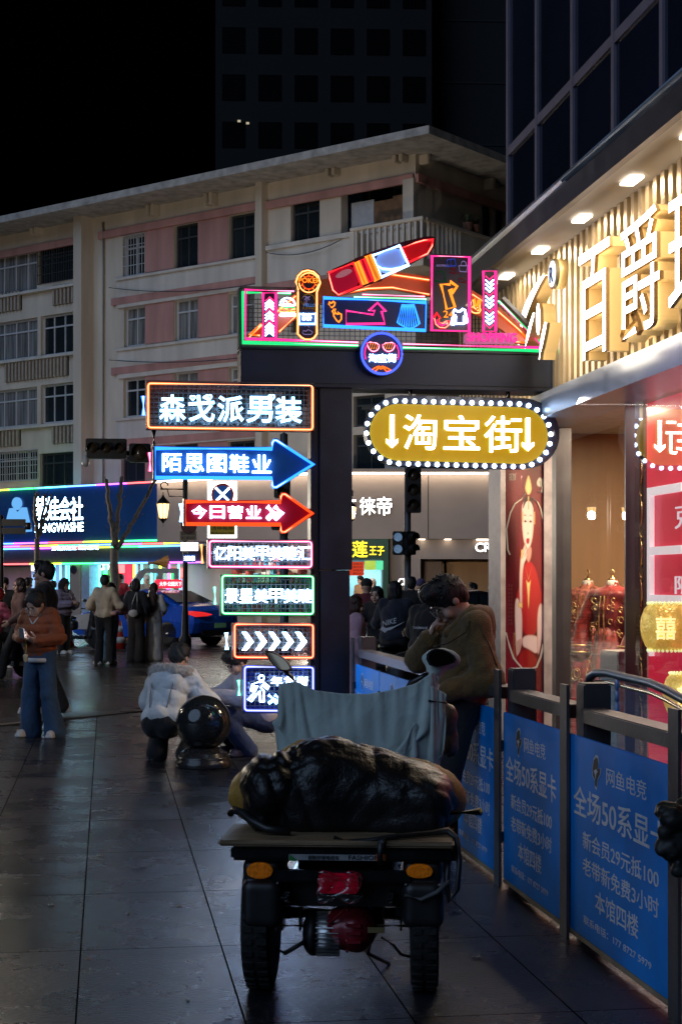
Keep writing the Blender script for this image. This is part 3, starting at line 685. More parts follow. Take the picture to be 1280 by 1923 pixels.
def machine(x0, x1, yt, yb, w, body, panel):
    u0, v0, u1, v1 = rect(ARP, x0, x1, yt, yb); b = MB(); b.pbox(ARP, u0, 0, u1, v1, w-.9, w, bev=.04); o = b.build('claw_machine', body, ARC)
    b = MB(); b.pbox(ARP, u0+.1, max(.9, v0), u1-.1, v1-.5, w, w+.02); b.build('lit_window', panel, o)
    b = MB(); b.pbox(ARP, u0+.05, v1-.42, u1-.05, v1-.05, w, w+.05, bev=.02); b.build('header', rainm[4] if body is m_pk else glow('machine_header', (.9, .95, 1), 1.6), o); return (u0, v0, u1, v1)
m_pk = mat('pink_machine', (.6, .03, .06), .3, emit=(1, .05, .12), es=.8, var=0); m_wh = mat('white_machine', (.5, .55, .7), .3, emit=(.5, .6, 1), es=.3, var=0)
pan = mat('machine_window', (.2, .3, .5), .2, var=.9, vs=3, emit=(.25, .5, 1.0), es=1.4)
machine(27, 48, 1055, 1120, -1.0, m_wh, pan); machine(53, 70, 1055, 1120, -1.0, m_wh, pan); machine(101, 131, 1068, 1125, -1.6, m_pk, pan)
r = machine(184, 209, 1058, 1130, -.9, m_pk, mat('machine_glass', (.12, .12, .16), .2, emit=(.2, .3, .4), es=.5)); machine(232, 262, 1060, 1130, -1.8, m_wh, pan); machine(272, 300, 1065, 1130, -1.5, m_pk, pan)
for x in (192, 201):
    b = MB(); c = ARP.px(x, 1064, -.84); b.lathe([(.17, 0), (.17, .05)], c, 14, ARP.n); b.build('eye', glow('machine_eye', (.9, .98, 1), 2), ARC); b = MB(); b.lathe([(.08, .05), (.08, .08)], c, 12, ARP.n); b.build('pupil', m_dark, ARC)
for x in (40, 110, 195, 245, 290): area('arcade_lamp', ARP.pt(ARP.uv(x, 1080)[0], vS-.05, -2.2), (0, 0, 0), (.45, .65, 1), 90, 1.6, .5, ARC)
# shelf goods of the little store right of the arcade
ST = thing('corner_store', PA.px(350, 1170), 'small open store with stocked shelves right of the arcade', 'shop')
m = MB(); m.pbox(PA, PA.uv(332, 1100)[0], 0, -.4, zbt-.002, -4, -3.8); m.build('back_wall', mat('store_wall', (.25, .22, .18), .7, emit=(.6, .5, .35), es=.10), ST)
b = MB(); gs = [Each() for _ in range(4)]
for r_ in range(4):
    v = .5+.6*r_; b.pbox(PA, PA.uv(335, 1100)[0]+.2, v-.04, -.6, v, -3.2, -2.6)
    u = PA.uv(335, 1100)[0]+.3
    while u < -.7: wv = random.uniform(.12, .3); gs[random.randrange(4)].pbox(PA, u, v+.003, u+wv*.9, v+random.uniform(.2, .5), -3.1, -2.7); u += wv
b.build('shelf', mat('shelf_wood', (.3, .2, .1), .6), ST)
for g, c in zip(gs, ((.5, .1, .1), (.1, .35, .5), (.5, .45, .1), (.5, .5, .5))): g.build('packed_goods', mat('goods_%d' % int(c[0]*100+c[2]*10), c, .5, var=.4, vs=8), ST)
area('store_lamp', PA.px(470, 1040, -2.0), (0, 0, 0), (1, .9, .75), 130, 4, .6, ST)
# ================================================================ jewellery store on the right
PF = Plane(SV*4.0, -SU)                                   # shop front, u grows towards the viewer
SH = thing('jewellery_store', PF.px(1000, 1177), 'jewellery store with gold fins, white illuminated characters and dark glass above the awning', 'shop')
uE = PF.uv(873, 700)[0]; uN = -6.5                        # far end, near end
vFb = PF.uv(1280, 641)[1]; vFt = PF.uv(1280, 308)[1]      # fins bottom and top
m_fin = mat('champagne_metal', (.62, .50, .33), .32, .75, var=.05, vs=2)
m_steel = mat('blue_grey_steel', (.30, .33, .40), .3, .7, var=.08)
m_soff = mat('soffit_panel', (.34, .30, .27), .5, var=.06, vs=1)
m_dsteel = mat('dark_steel', (.05, .055, .065), .35, .5, var=.1)
m = MB(); m.pbox(PF, uE, vFb, uN, vFt, -.3, 0)
m.build('fascia_wall', mat('fascia_back', (.42, .34, .23), .5, .2, var=.05), SH)
m = MB(); u = uE+.03
while u < uN: m.pbox(PF, u, vFb+.01, u+.075, vFt-.004, .002, .075); u += .165
m.build('fin', m_fin, SH)
# awning: soffit, dark lip, rounded edge, sloping top
wA = .42
m = MB(); m.pbox(PF, uE-.05, vFt, uN, vFt+.05, -.3, wA); m.build('awning_soffit', m_soff, SH)
m = MB(); m.pbox(PF, uE-.06, vFt-.02, uN, vFt+.16, wA+.002, wA+.06); m.build('awning_lip', mat('awning_lip', (.10, .09, .10), .4, .4), SH)
m = MB(); m.tube([PF.pt(uE-.08, vFt+.2, wA), PF.pt(uN, vFt+.2, wA)], .085, 12); m.build('awning_edge', mat('awning_edge', (.52, .58, .68), .42, .15, var=.15, vs=3), SH)
m = MB(); m.prism([PF.pt(uE-.05, vFt+.06, wA-.02), PF.pt(uE-.05, vFt+.26, wA-.02), PF.pt(uE-.05, vFt+.50, -.5), PF.pt(uE-.05, vFt+.06, -.5)], PF.ex*(uN-uE)); m.build('awning_top', m_dsteel, SH)
m_dl = glow('awning_lamp', (1, .87, .68), 6)
def hitz(px, py, z): d = V(((px-CX)/F, 1, -(py-HY)/F)); return V((0, 0, CH))+d*((z-CH)/d.z)
ulast = 0
for x, y in ((947, 516), (1007, 467), (1087, 407), (1180, 335), (0, 0), (0, 1), (0, 2)):
    if x: p = hitz(x, y, vFt); u = (p-PF.o).dot(PF.ex); du = u-ulast; ulast = u
    else: u = ulast+du*(y+1)
    b = MB(); b.pbox(PF, u-.12, vFt-.025, u+.12, vFt-.006, .17, .27); b.build('downlight', m_dl, SH)
    area('downlight_beam', PF.pt(u, vFt-.03, .22), (0, 0, math.atan2(PF.ex.y, PF.ex.x)), (1, .80, .54), 7, .25, .11, SH)
# channel letters, thick gold returns
wL = .30; PF2 = Plane(PF.o+PF.n*wL, PF.ex)
m_face = glow('store_letter', (1, .97, .92), 9); m_gold = mat('gold_return', (.66, .47, .22), .38, .45, var=.04)
def bigletter(ch, x0, x1, yt, yb, bold=.0, d=.18):
    xc = (x0+x1)/2; u0 = PF2.uv(x0, 600)[0]; u1 = PF2.uv(x1, 600)[0]; v1 = PF2.uv(xc, yt)[1]; v0 = PF2.uv(xc, yb)[1]
    b = MB(); b.text(ch, PF2.pt(u0, v0, -d), PF2.ex, UP, u1-u0, v1-v0, d, bold, 0, 1); b.build('channel_letter', [m_face, m_gold], SH)
bigletter('百', 1086, 1143, 463, 668); bigletter('爵', 1163, 1237, 402, 627); bigletter('珠', 1254, 1352, 330, 585)
def shape2(pl, pts, d, par, name, mts, w=0): b = MB(); b.prism([pl.px(x, y, w) for x, y in pts], pl.n*d, 0, 1); return b.build(name, mts, par)
def arcpts(p0, p1, bulge, w0, w1, n=10):
    """tapered brush stroke between two pixels"""
    a = []; b = []; dx, dy = p1[0]-p0[0], p1[1]-p0[1]; L = math.hypot(dx, dy); nx, ny = -dy/L, dx/L
    for i in range(n+1):
        t = i/n; k = 4*t*(1-t)*bulge; x = p0[0]+dx*t+nx*k; y = p0[1]+dy*t+ny*k; wv = w0+(w1-w0)*t; wv *= (.25+.75*math.sin(math.pi*min(1, t*1.15+.08))**.5)
        a.append((x+nx*wv, y+ny*wv)); b.append((x-nx*wv, y-ny*wv))
    return a+b[::-1]
for pts in (arcpts((1050, 518), (1001, 648), 10, 3.5, 7), arcpts((1031, 588), (1012, 662), 1, 2.5, 2.5), [(1039+4*math.cos(a), 600+30*math.sin(a)) for a in np.linspace(0, 6.28, 16)[:-1]], arcpts((1054, 606), (1041, 676), 1, 3, 2.5)):
    b = MB(); b.prism([PF2.px(x, y, -.14) for x, y in pts], PF2.n*.14, 0, 1); b.build('emblem_stroke', [m_face, m_gold], SH)
b = MB(); c = PF2.px(1058, 515, -.2); c = PF2.px(1058, 515, -.1); b.lathe([(.125, 0), (.125, .1)], c, 20, PF2.n, 1); b.lathe([(.11, .1), (.11, .105)], c, 20, PF2.n, 0); ro = b.build('registered_mark', [glow('pale_mark', (.8, .9, 1), 1.6), m_gold], SH)
b = MB(); b.text('R', c-PF2.ex*.055-UP*.07+PF2.n*.106, PF2.ex, UP, .10, .13, .006, .02); b.build('mark_letter', mat('navy_ink', (.02, .05, .2), .5, var=0), ro)
for x, y in ((1110, 560), (1200, 520), (1030, 600), (1260, 470), (960, 640), (1150, 560)):   # halo of the letters on the fins
    area('letter_halo', PF.px(x, y, .27), (R(90), 0, math.atan2(PF.n.x, -PF.n.y)), (1, .85, .60), 10.5, .8, 1.0, SH)
# glass curtain wall over the awning
PC = Plane(SV*4.45, -SU)
m_mull = mat('mullion', (.24, .21, .27), .45, .2, var=.08); m_cg = mat('curtain_glass', (.014, .018, .034), .10, var=.3, vs=.5)
uc = [PC.uv(x, 300)[0] for x in (953, 1007, 1074, 1151, 1242)]; st = uc[-1]-uc[-2]; uc += [uc[-1]+st*i for i in (1, 2, 3)]
vz = [vFt+.3, PC.uv(951, 288)[1], 0, 0]; vz[2] = vz[1]+(vz[1]-vz[0])*1.55; vz[3] = vz[2]+3.6
m = MB()
for u in uc: m.pbox(PC, u-.04, vz[0], u+.04, vz[3], -.02, .012)
for v in vz[1:]: m.pbox(PC, uc[0]-.03, v-.05, uc[-1], v+.05, -.03, .008)
m.pbox(PC, uc[0]-.04, vz[0], uc[0]+.0, vz[3], -8, -.02)
m.build('mullion', m_mull, SH)
for a, b_ in zip(uc, uc[1:]):
    for c, d in zip(vz, vz[1:]):
        b = MB(); j = random.uniform(-.012, .012); b.add([PC.pt(a, c, -.015+j*.3), PC.pt(b_, c, -.015-j*.3), PC.pt(b_, d, -.015-j*.2), PC.pt(a, d, -.015+j*.3)], [(0, 1, 2, 3)]); b.build('window_pane', m_cg, SH)
# torn pale film on the lowest left pane
b = MB(); rng = random.Random(5); x0, x1 = 958, 1003; top = [(x0+(x1-x0)*i/14, 292-(i/14)*36+3) for i in range(15)]; bot = [(x1-(x1-x0)*i/14, 292-(1-i/14)*36+14+45*(1-abs(i/14-.45)*1.1)*rng.uniform(.5, 1)) for i in range(15)]
b.prism([PC.px(x, y, -.03) for x, y in top+bot], PC.n*.004); b.build('torn_film', mat('pale_film', (.24, .23, .27), .5, var=.5, vs=6), SH)
# lintel, frames, glass, interior
PG = Plane(SV*4.28, -SU); vLb = PF.uv(1280, 700)[1]
m = MB(); m.pbox(PF, uE+.02, vLb, uN, vFb-.003, -.3, .16); m.build('lintel', m_steel, SH)
uG0 = PG.uv(1054, 1000)[0]; uG1 = PG.uv(1177, 1000)[0]
m = Each()
for a, b_, d in ((uG0-.16, uG0-.02, .05), (uG1-.012, uG1+.012, .02)): m.pbox(PG, a, .02, b_, vLb-.003, -.1, d)
m.build('window_frame', m_dsteel, SH)
m_sg = glass('shop_glass', (.93, .95, .97), 1.0, .05)
for a, b_ in ((uG0-.02, uG1-.012), (uG1+.012, -8.2), (-8.18, uN)):
    b = MB(); b.add([PG.pt(a, .05, -.02), PG.pt(b_, .05, -.02), PG.pt(b_, vLb, -.02), PG.pt(a, vLb, -.02)], [(0, 1, 2, 3)]); b.build('window_pane', m_sg, SH)
m_floor = mat('shop_floor', (.25, .20, .15), .25, var=.1)
m = MB(); m.pbox(PG, uG0-1.8, 0, uN, .06, -3.4, -.03); m.build('shop_floor', m_floor, SH)
m = MB(); m.pbox(PG, uG0-1.8, 0, uN, vFb, -3.5, -3.4); m.pbox(PG, uG0-1.92, 0, uG0-1.81, vFb, -3.4, -.03); m.build('wood_wall', mat('brown_wood_wall', (.32, .19, .10), .45, var=.12, vs=1.5, stretch=(3, 3, .15)), SH)
m = MB(); m.pbox(PG, uG0-1.8, vFb-.1, uN, vFb, -3.4, -.03); m.build('shop_ceiling', mat('shop_ceiling', (.5, .46, .42), .7), SH)
u = PG.uv(1110, 900)[0]
area('shop_lamp', PG.pt(u-.2, vFb-.14, -.9), (0, 0, 0), (1, .76, .48), 230, 1.2, .8, SH); area('shop_lamp', PG.pt(u+2.2, vFb-.14, -.5), (0, 0, 0), (1, .8, .6), 110, 1.5, .6, SH); area('shop_lamp', PG.pt(u+5, vFb-.14, -1.2), (0, 0, 0), (1, .8, .62), 60, 2, 1, SH)
b = MB(); b.pbox(PG, u-.35, vFb-.125, u+.1, vFb-.102, -1.0, -.7); b.build('ceiling_lamp', glow('shop_ceiling_lamp', (1, .9, .75), 5), SH)
# gilt lattice pillar
PPl = Plane(PG.o-PG.n*.12, PG.ex); uP0 = PPl.uv(1184, 1000)[0]; uP1 = PPl.uv(1207, 1000)[0]
m = MB(); m.pbox(PG, uP0, .06, uP1, vFb-.11, -.15, -.12); po = m.build('pillar', mat('dark_pillar', (.03, .028, .035), .3), SH)
g = MB(); wv = (uP1-uP0)/2; v = .2
while v < vFb-.5:
    for i in (0, 1):
        c0 = uP0+wv*(i+.5)
        for s in (-1, 1): g.tube([PG.pt(c0+s*wv*.42*math.cos(a), v+.13*math.sin(a), -.112) for a in np.linspace(-1.1, 1.1, 6)], .006, 5)
        g.tube([PG.pt(c0-.05, v+.13, -.112), PG.pt(c0, v+.17, -.112), PG.pt(c0+.05, v+.13, -.112)], .005, 5)
    v += .34
g.build('gilt_lattice', mat('gilt', (.8, .6, .28), .25, 1, var=.1), po)
# lit red display board, left edge of the near bay
PW = Plane(PG.o-PG.n*.45, PG.ex); uB0 = PW.uv(1209, 1000)[0]
m = MB(); m.pbox(PW, uB0, .06, uN, vFb-.11, -.06, 0); bo = m.build('display_board', mat('lit_red_board', (.55, .02, .06), .35, var=.25, vs=1.2, emit=(.85, .02, .075), es=.5), SH)
m_wf = mat('white_display_frame', (.75, .74, .75), .4, var=.05, emit=(1, .85, .88), es=.7)
b = MB(); x0 = 1226
uw = PW.uv(x0, 1000)[0]; vs_ = [PW.uv(1280, y)[1] for y in (915, 1032, 1126, 1210)]
for v in vs_[:3]: b.pbox(PW, uw, v-.035, uN-.4, v+.035, .003, .05)
b.pbox(PW, uw-.035, vs_[2]-.5, uw+.035, vs_[0]+.036, .004, .051); b.build('display_frame', m_wf, bo)
pink = glow('pale_sign_letter', (1, .80, .85), .9)
def wtext(st, x0, x1, yt, yb, mt=pink, w=.004):
    u0 = PW.uv(x0, 1000)[0]; u1 = PW.uv(x1, 1000)[0]; b = MB(); b.text(st, PW.pt(u0, PW.uv((x0+x1)/2, yb)[1], w), PW.ex, UP, u1-u0, PW.uv((x0+x1)/2, yt)[1]-PW.uv((x0+x1)/2, yb)[1], .008, .0); b.build('display_lettering', mt, bo)
wtext('克', 1268, 1300, 945, 992); wtext('限', 1268, 1300, 1082, 1116); wtext('时', 1304, 1336, 1076, 1112)
area('display_lamp', PW.pt(uB0+1, vFb-.2, .35), (R(-25), 0, 0), (1, .9, .85), 14, 1.2, .1, SH)
# ---------------------------------------------------------------- round poster column
PQ = Plane(P(982, HY, 16.3).xy.to_3d(), (.96, .28, 0)); cQ = PQ.pt(0, 0, -.24)
PC_ = thing('poster_column', cQ, 'slender poster column between steel strips, showing a bride in red on a glossy lit poster', 'advert')
uq0, uq1 = PQ.uv(947, 1100)[0], PQ.uv(1018, 1100)[0]; vq = PF.uv(1280, 641)[1]-.02
m = MB(); m.pbox(PQ, uq0, .05, uq1, vq, -.3, -.02); m.build('column_core', mat('poster_red', (.19, .008, .016), .35, var=.5, vs=1.6, emit=(.30, .008, .02), es=.16), PC_)
m = Each(); m.pbox(PQ, PQ.uv(937, 1100)[0], .0, uq0-.003, vq, -.3, .03); m.pbox(PQ, uq1+.003, 0, PQ.uv(1035, 1100)[0], vq, -.4, .03); m.pbox(PQ, PQ.uv(1035.5, 1100)[0], 0, PQ.uv(1051, 1100)[0], vq, -.5, -.02); m.build('steel_strip', mat('scuffed_steel', (.30, .29, .34), .45, .4, var=.3, vs=5, bump=.1), PC_)
nU, nV = 84, 400
GU, GV = np.meshgrid(np.linspace(uq0, uq1, nU), np.linspace(.05, vq, nV)); IMG = np.zeros((nV, nU, 3)); IMG[:] = (.125, .006, .013)
IMG *= (1+.35*np.sin(GV*3.1+GU*9)+.2*np.sin(GV*7-GU*21))[..., None]
def q(pts, w, cc, name=None, soft=.0035, depth=.022):
    """paint one soft edged shape of the poster picture: cc = (edge colour, middle colour)"""
    L = np.array([PQ.uv(x, y) for x, y in pts]); X = np.stack([GU, GV], -1); dmin = np.full(GU.shape, 9.0); ins = np.zeros(GU.shape, bool)
    for i in range(len(L)):
        a, b = L[i], L[(i+1) % len(L)]; ab = b-a; t = np.clip(((X-a) @ ab)/max(1e-12, ab @ ab), 0, 1); dmin = np.minimum(dmin, np.hypot(*np.moveaxis(X-a-t[..., None]*ab, -1, 0)))
        cr_ = (a[1] > GV) != (b[1] > GV); xi = a[0]+(GV-a[1])*(b[0]-a[0])/((b[1]-a[1]) or 1e-9); ins ^= cr_ & (GU < xi)
    dd = np.where(ins, -dmin, dmin); al = np.clip(.5-dd/(2*soft), 0, 1); al = (al*al*(3-2*al))[..., None]; k_ = np.clip(-dd/depth, 0, 1)[..., None]; k_ = k_*(2-k_)
    IMG[:] = IMG*(1-al)+(np.array(cc[0])*(1-k_)+np.array(cc[1])*k_)*al
def cz(L, k=543/130): return [(930+x/k, 860+y/k) for x, y in L]     # coordinates read off an enlarged view of the poster
sk = ((.42, .19, .14), (.86, .60, .52)); sk2 = ((.40, .17, .13), (.55, .29, .23)); rd = ((.16, .004, .008), (.42, .014, .020)); rd2 = ((.12, .004, .006), (.30, .010, .012)); hr = ((.02, .01, .012), (.012, .008, .01)); gd = ((.40, .20, .05), (.95, .66, .26)); cr = ((.45, .40, .30), (.62, .56, .44))
m_crm = mat('poster_cream', (.62, .56, .44), .4, var=.08, emit=(.62, .56, .44), es=.3)
def sm(L, n=3):
    """round off a traced closed outline"""
    for _ in range(n-1):
        o = []
        for i in range(len(L)):
            a, b = L[i], L[(i+1) % len(L)]; o += [(a[0]*.75+b[0]*.25, a[1]*.75+b[1]*.25), (a[0]*.25+b[0]*.75, a[1]*.25+b[1]*.75)]
        L = o
    return L
q(cz(sm([(155, 1100), (190, 1000), (215, 860), (262, 790), (320, 850), (355, 1000), (385, 1110), (350, 1200), (330, 1400), (215, 1400), (205, 1200)])), -.018, rd)
q(cz(sm([(160, 1590), (215, 1500), (260, 1495), (330, 1560), (335, 1620), (240, 1690)])), -.0175, rd2)
q(cz(sm([(212, 1390), (330, 1385), (355, 1450), (335, 1550), (260, 1500), (210, 1480)])), -.0155, sk)         # bare waist
q(cz(sm([(330, 1190), (362, 1120), (382, 1200), (365, 1450), (335, 1580), (328, 1400)])), -.014, sk)              # right arm
q(cz(sm([(150, 1110), (185, 1090), (215, 1200), (215, 1400), (205, 1500), (170, 1570), (160, 1450)])), -.014, sk)   # left arm down
q(cz(sm([(240, 690), (290, 690), (285, 780), (262, 830), (240, 780)])), -.0155, sk2)                                 # neck
q(cz(sm([(212, 470), (215, 330), (255, 290), (300, 320), (308, 470), (300, 560), (215, 560)])), -.0165, hr)
q(cz(sm([(205, 380), (225, 340), (262, 315), (298, 345), (308, 470), (300, 600), (282, 690), (256, 725), (232, 690), (212, 590)])), -.0135, sk)
q(cz(sm([(222, 345), (262, 300), (300, 345), (304, 400), (285, 350), (262, 330), (238, 350), (218, 410)])), -.0115, hr)
for L in ([(222, 452), (235, 442), (248, 456), (235, 450)], [(265, 455), (280, 445), (294, 458), (280, 452)]): q(cz(L), -.0112, hr)
for L in ([(225, 498), (238, 484), (250, 500), (238, 506)], [(266, 500), (279, 486), (292, 502), (279, 508)]): q(cz(L), -.0112, hr)
q(cz([(250, 590), (257, 584), (266, 590), (258, 600)]), -.0112, sk2); q(cz([(255, 480), (262, 480), (264, 585), (254, 585)]), -.0114, ((.80, .54, .46), (.90, .68, .60)))
q(cz(sm([(240, 650), (252, 625), (258, 632), (266, 625), (272, 650), (257, 685)])), -.0112, ((.30, .01, .03), (.42, .02, .05)))
q(cz(sm([(193, 1180), (188, 960), (196, 800), (206, 740), (226, 690), (236, 655), (243, 700), (256, 720), (250, 790), (226, 830), (214, 960), (216, 1180)])), -.0095, sk)   # raised forearm and hand
for a in ((222, 760, 246, 690), (229, 775, 254, 722), (215, 740, 236, 668)): q(cz([(a[0]-2, a[1]), (a[2]-2, a[3]), (a[2]+1, a[3]+3), (a[0]+2, a[1]+2)]), -.0075, sk2)
q(cz([(183, 1130), (216, 1135), (216, 1180), (181, 1172)]), -.0075, gd); q(cz([(204, 720), (220, 715), (218, 790), (203, 785)]), -.0075, gd)
for i in range(5): q(cz([(158+i*9, 1440-i*6), (166+i*9, 1445-i*6), (178+i*6, 1540-i*14), (170+i*6, 1560-i*14)]), -.0095, sk)
q(cz(sm([(232, 250), (240, 190), (262, 120), (284, 190), (290, 260), (262, 300)], 2)), -.0095, gd); q(cz([(256, 300), (268, 300), (265, 400), (260, 400)]), -.0093, gd, soft=.002)
for x, y0, y1 in ((212, 420, 500), (306, 420, 520)): q(cz([(x, y0), (x+8, y0), (x+8, y1), (x, y1)]), -.0093, gd)
q(cz(sm([(240, 940), (262, 985), (284, 940), (272, 1040), (266, 1180), (258, 1180), (252, 1040)], 2)), -.0095, gd); q(cz([(236, 850), (262, 960), (288, 850), (262, 945)]), -.0095, gd)
def qline(pts, w=.008): b = MB(); b.tube([PQ.px(x, y, -.006) for x, y in cz(pts)], w, 6); b.build('poster_frame', m_crm, PC_)
qline([(232, 278), (200, 325), (150, 360), (115, 430), (84, 560), (95, 720), (112, 760)]); qline([(292, 315), (330, 350), (352, 400), (370, 480)])
qline([(80, 1370), (110, 1480), (140, 1570), (190, 1630), (237, 1690), (262, 1660), (320, 1640), (352, 1560), (380, 1430)], .010)
qline([(330, 265), (360, 270), (362, 230), (350, 180)], .005); q(cz(sm([(322, 190), (350, 140), (384, 190), (370, 225), (335, 225)])), -.009, cr)
b = MB(); r = [PQ.uv(*cz([p])[0]) for p in ((108, 175), (160, 120))]; b.text('名匠喜嫁', PQ.pt(r[0][0], r[0][1], -.012), PQ.ex, UP, r[1][0]-r[0][0], r[1][1]-r[0][1], .002, 0); b.build('poster_lettering', m_crm, PC_)
b = MB()
for k, x in enumerate((102, 122)):
    for i in range(11):
        r = [PQ.uv(*cz([p])[0]) for p in ((x, 990+i*30+22), (x+13, 990+i*30))]; b.text('百年好合花好月圆囍嫁衣'[(i+k*3) % 11], PQ.pt(r[0][0], r[0][1], -.012), PQ.ex, UP, r[1][0]-r[0][0], r[1][1]-r[0][1], .002, 0)
b.build('poster_lettering', mat('poster_small_ink', (.36, .26, .22), .5, var=0), PC_)
me_ = MB(); me_.add([PQ.pt(u, v, -.017) for v in np.linspace(.05, vq, nV) for u in np.linspace(uq0, uq1, nU)], [(j*nU+i, j*nU+i+1, (j+1)*nU+i+1, (j+1)*nU+i) for j in range(nV-1) for i in range(nU-1)])
def poster_mat():
    m = bpy.data.materials.new('poster_print'); m.use_nodes = True; nt = m.node_tree; b = nt.nodes['Principled BSDF']; a = nt.nodes.new('ShaderNodeAttribute'); a.attribute_name = 'print'
    nt.links.new(a.outputs['Color'], b.inputs['Base Color']); nt.links.new(a.outputs['Color'], b.inputs['Emission Color']); b.inputs['Emission Strength'].default_value = .42; b.inputs['Roughness'].default_value = .4; return m
po_ = me_.build('poster_picture', poster_mat(), PC_); at_ = po_.data.color_attributes.new('print', 'FLOAT_COLOR', 'POINT'); at_.data.foreach_set('color', np.concatenate([np.clip(IMG, 0, 1).reshape(-1, 3), np.ones((nU*nV, 1))], 1).astype(np.float32).ravel())
# bowed clear cover in front of the poster
b = MB(); n = 10; rows = [(uq0+(uq1-uq0)*i/n, .012+.045*math.sin(math.pi*i/n)) for i in range(n+1)]
b.add([PQ.pt(u, z, w_) for u, w_ in rows for z in (.1, vq-.01)], [(2*i, 2*i+2, 2*i+3, 2*i+1) for i in range(n)], 0, True); b.build('clear_cover', glass('poster_cover', (1, 1, 1), .9, .035, .01), PC_)
# ---------------------------------------------------------------- mannequins, drums, pedestal
def mannequin(px, wq, label, c1, c2, seed, yaw, hgt=1.52):
    p = PG.px(px, 1100, wq); p.z = .06; t = thing('mannequin', p, label, 'mannequin', 'dressed mannequins in the window')
    M = Matrix.Translation(p) @ Matrix.Rotation(yaw, 4, 'Z') @ Matrix.Diagonal((1.13, 1.13, 1.08, 1))
    s = Sdf().ell((0, 0, 1.18), (.19, .12, .22)).ell((0, 0, 1.36), (.2, .1, .09)).ell((0, 0, .98), (.17, .12, .16)); s.cap((0, 0, 1.40), (0, 0, 1.47), .055, .05)
    for sd in (-1, 1): s.cap((sd*.2, 0, 1.36), (sd*.29, -.04, 1.08), .062, .075, .04).cap((sd*.29, -.04, 1.08), (sd*.27, -.1, .86), .075, .095, .03)
    b = MB(); sculpt(b, s, .016, M, lambda X: folds(X, .004, 30, seed)); b.build('jacket', c1, t)
    s = Sdf().cap((0, 0, .98), (0, 0, .62), .15, .2).cap((0, 0, .6), (0, 0, .05), .2, .27); b = MB(); sculpt(b, s, .018, M, lambda X: .008*np.sin(12*np.arctan2(X[:, 1], X[:, 0]))); b.build('skirt', c2, t)
    b = MB(); b.lathe([(.058, 1.53), (.060, 1.58), (.055, 1.61), (.045, 1.62)], p, 14); b.build('neck_block', mat('mannequin_cream', (.6, .55, .5), .5, var=0), t)
    b = MB(); b.lathe([(.045, 1.62), (.05, 1.63), (.014, 1.645), (.010, 1.665)], p, 12); b.tube([p+V((0, 0, 1.66)), p+V((.02, 0, 1.70)), p+V((-.012, .01, 1.73))], [.009, .007, .004], 6); b.tube([p+V((0, 0, 1.66)), p+V((-.03, 0, 1.69))], [.008, .003], 6); b.build('gold_finial', mat('gilt', (.8, .6, .28), .25, 1, var=.1), t)
    e = MB(); rg = random.Random(seed)
    for sd in (-1, 1):
        e.tube([M @ V((sd*.02, -.128, 1.36)), M @ V((sd*.025, -.145, 1.18)), M @ V((sd*.03, -.14, .95))], .008, 5)
        for z in (.86, .92): e.tube([M @ V((sd*.27+.1*math.cos(a), -.1+.1*math.sin(a), z)) for a in np.linspace(0, 6.28, 14)[:-1]], .009, 5, True)
        for k in range(10):
            an = rg.uniform(-2.6, -.5); z = rg.uniform(.12, .8); rr_ = .21+(.6-min(z, .6))*.12+.008; c = (rr_*math.cos(an), rr_*math.sin(an), z); rd_ = rg.uniform(.02, .045)
            e.tube([M @ V((c[0]+rd_*.9*math.cos(a)*-math.sin(an), c[1]+rd_*.9*math.cos(a)*math.cos(an), z+rd_*math.sin(a)*1.3)) for a in np.linspace(0, 6.28, 9)[:-1]], .006, 4, True)
        for k in range(12):
            z = rg.uniform(1.0, 1.33); x = sd*rg.uniform(.05, .16); y = -.122*math.sqrt(max(.05, 1-(x/.2)**2))-.006; rd_ = rg.uniform(.012, .03)
            e.tube([M @ V((x+rd_*math.cos(a), y+.002, z+rd_*math.sin(a))) for a in np.linspace(0, 5.0, 8)], .005, 4)
    e.build('embroidery', mat('gold_thread', (.75, .52, .24), .35, .8, var=.3, vs=20), t)
    return t
m_br = mat('brocade_red', (.30, .05, .04), .5, var=.75, vs=26, sheen=.3); m_dr = mat('deep_red_silk', (.20, .012, .012), .4, var=.4, vs=14, sheen=.3)
yawF = math.atan2(PG.n.x, -PG.n.y)
mannequin(1103, -.62, 'mannequin in a pale gold and red brocade jacket, nearer the window frame', mat('brocade_gold', (.48, .17, .12), .45, .2, var=.75, vs=30), m_dr, 3, yawF+.75)
mannequin(1149, -.50, 'mannequin in a deep red jacket with embroidered cuffs beside the gilt pillar', m_dr, m_br, 5, yawF+.55)
def drum(px, py, w, r, label):  # display drum, no lamp: glow added to body, beads and character
    c = PW.px(px, py, w); t = thing('display_drum', c-UP*r, label, 'display drum', 'golden drums in the window')
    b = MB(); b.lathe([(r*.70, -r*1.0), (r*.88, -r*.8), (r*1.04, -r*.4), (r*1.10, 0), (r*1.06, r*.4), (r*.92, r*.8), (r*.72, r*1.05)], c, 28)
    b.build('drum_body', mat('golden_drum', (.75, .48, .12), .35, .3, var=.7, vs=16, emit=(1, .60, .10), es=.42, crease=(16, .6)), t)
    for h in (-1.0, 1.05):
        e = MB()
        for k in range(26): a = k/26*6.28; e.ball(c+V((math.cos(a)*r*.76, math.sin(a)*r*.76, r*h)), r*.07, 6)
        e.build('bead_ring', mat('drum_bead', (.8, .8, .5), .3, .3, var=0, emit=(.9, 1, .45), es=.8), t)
    e = MB(); n = V((-c.x, -c.y, 0)).normalized(); x = UP.cross(n); e.text('囍', c-x*r*.42-UP*r*.5+n*r*1.02, x, UP, r*.84, r*1.0, .02, .03); e.build('double_joy_character', mat('drum_mark', (.9, .6, .2), .4, var=0, emit=(1, .9, .4), es=1.3), t)
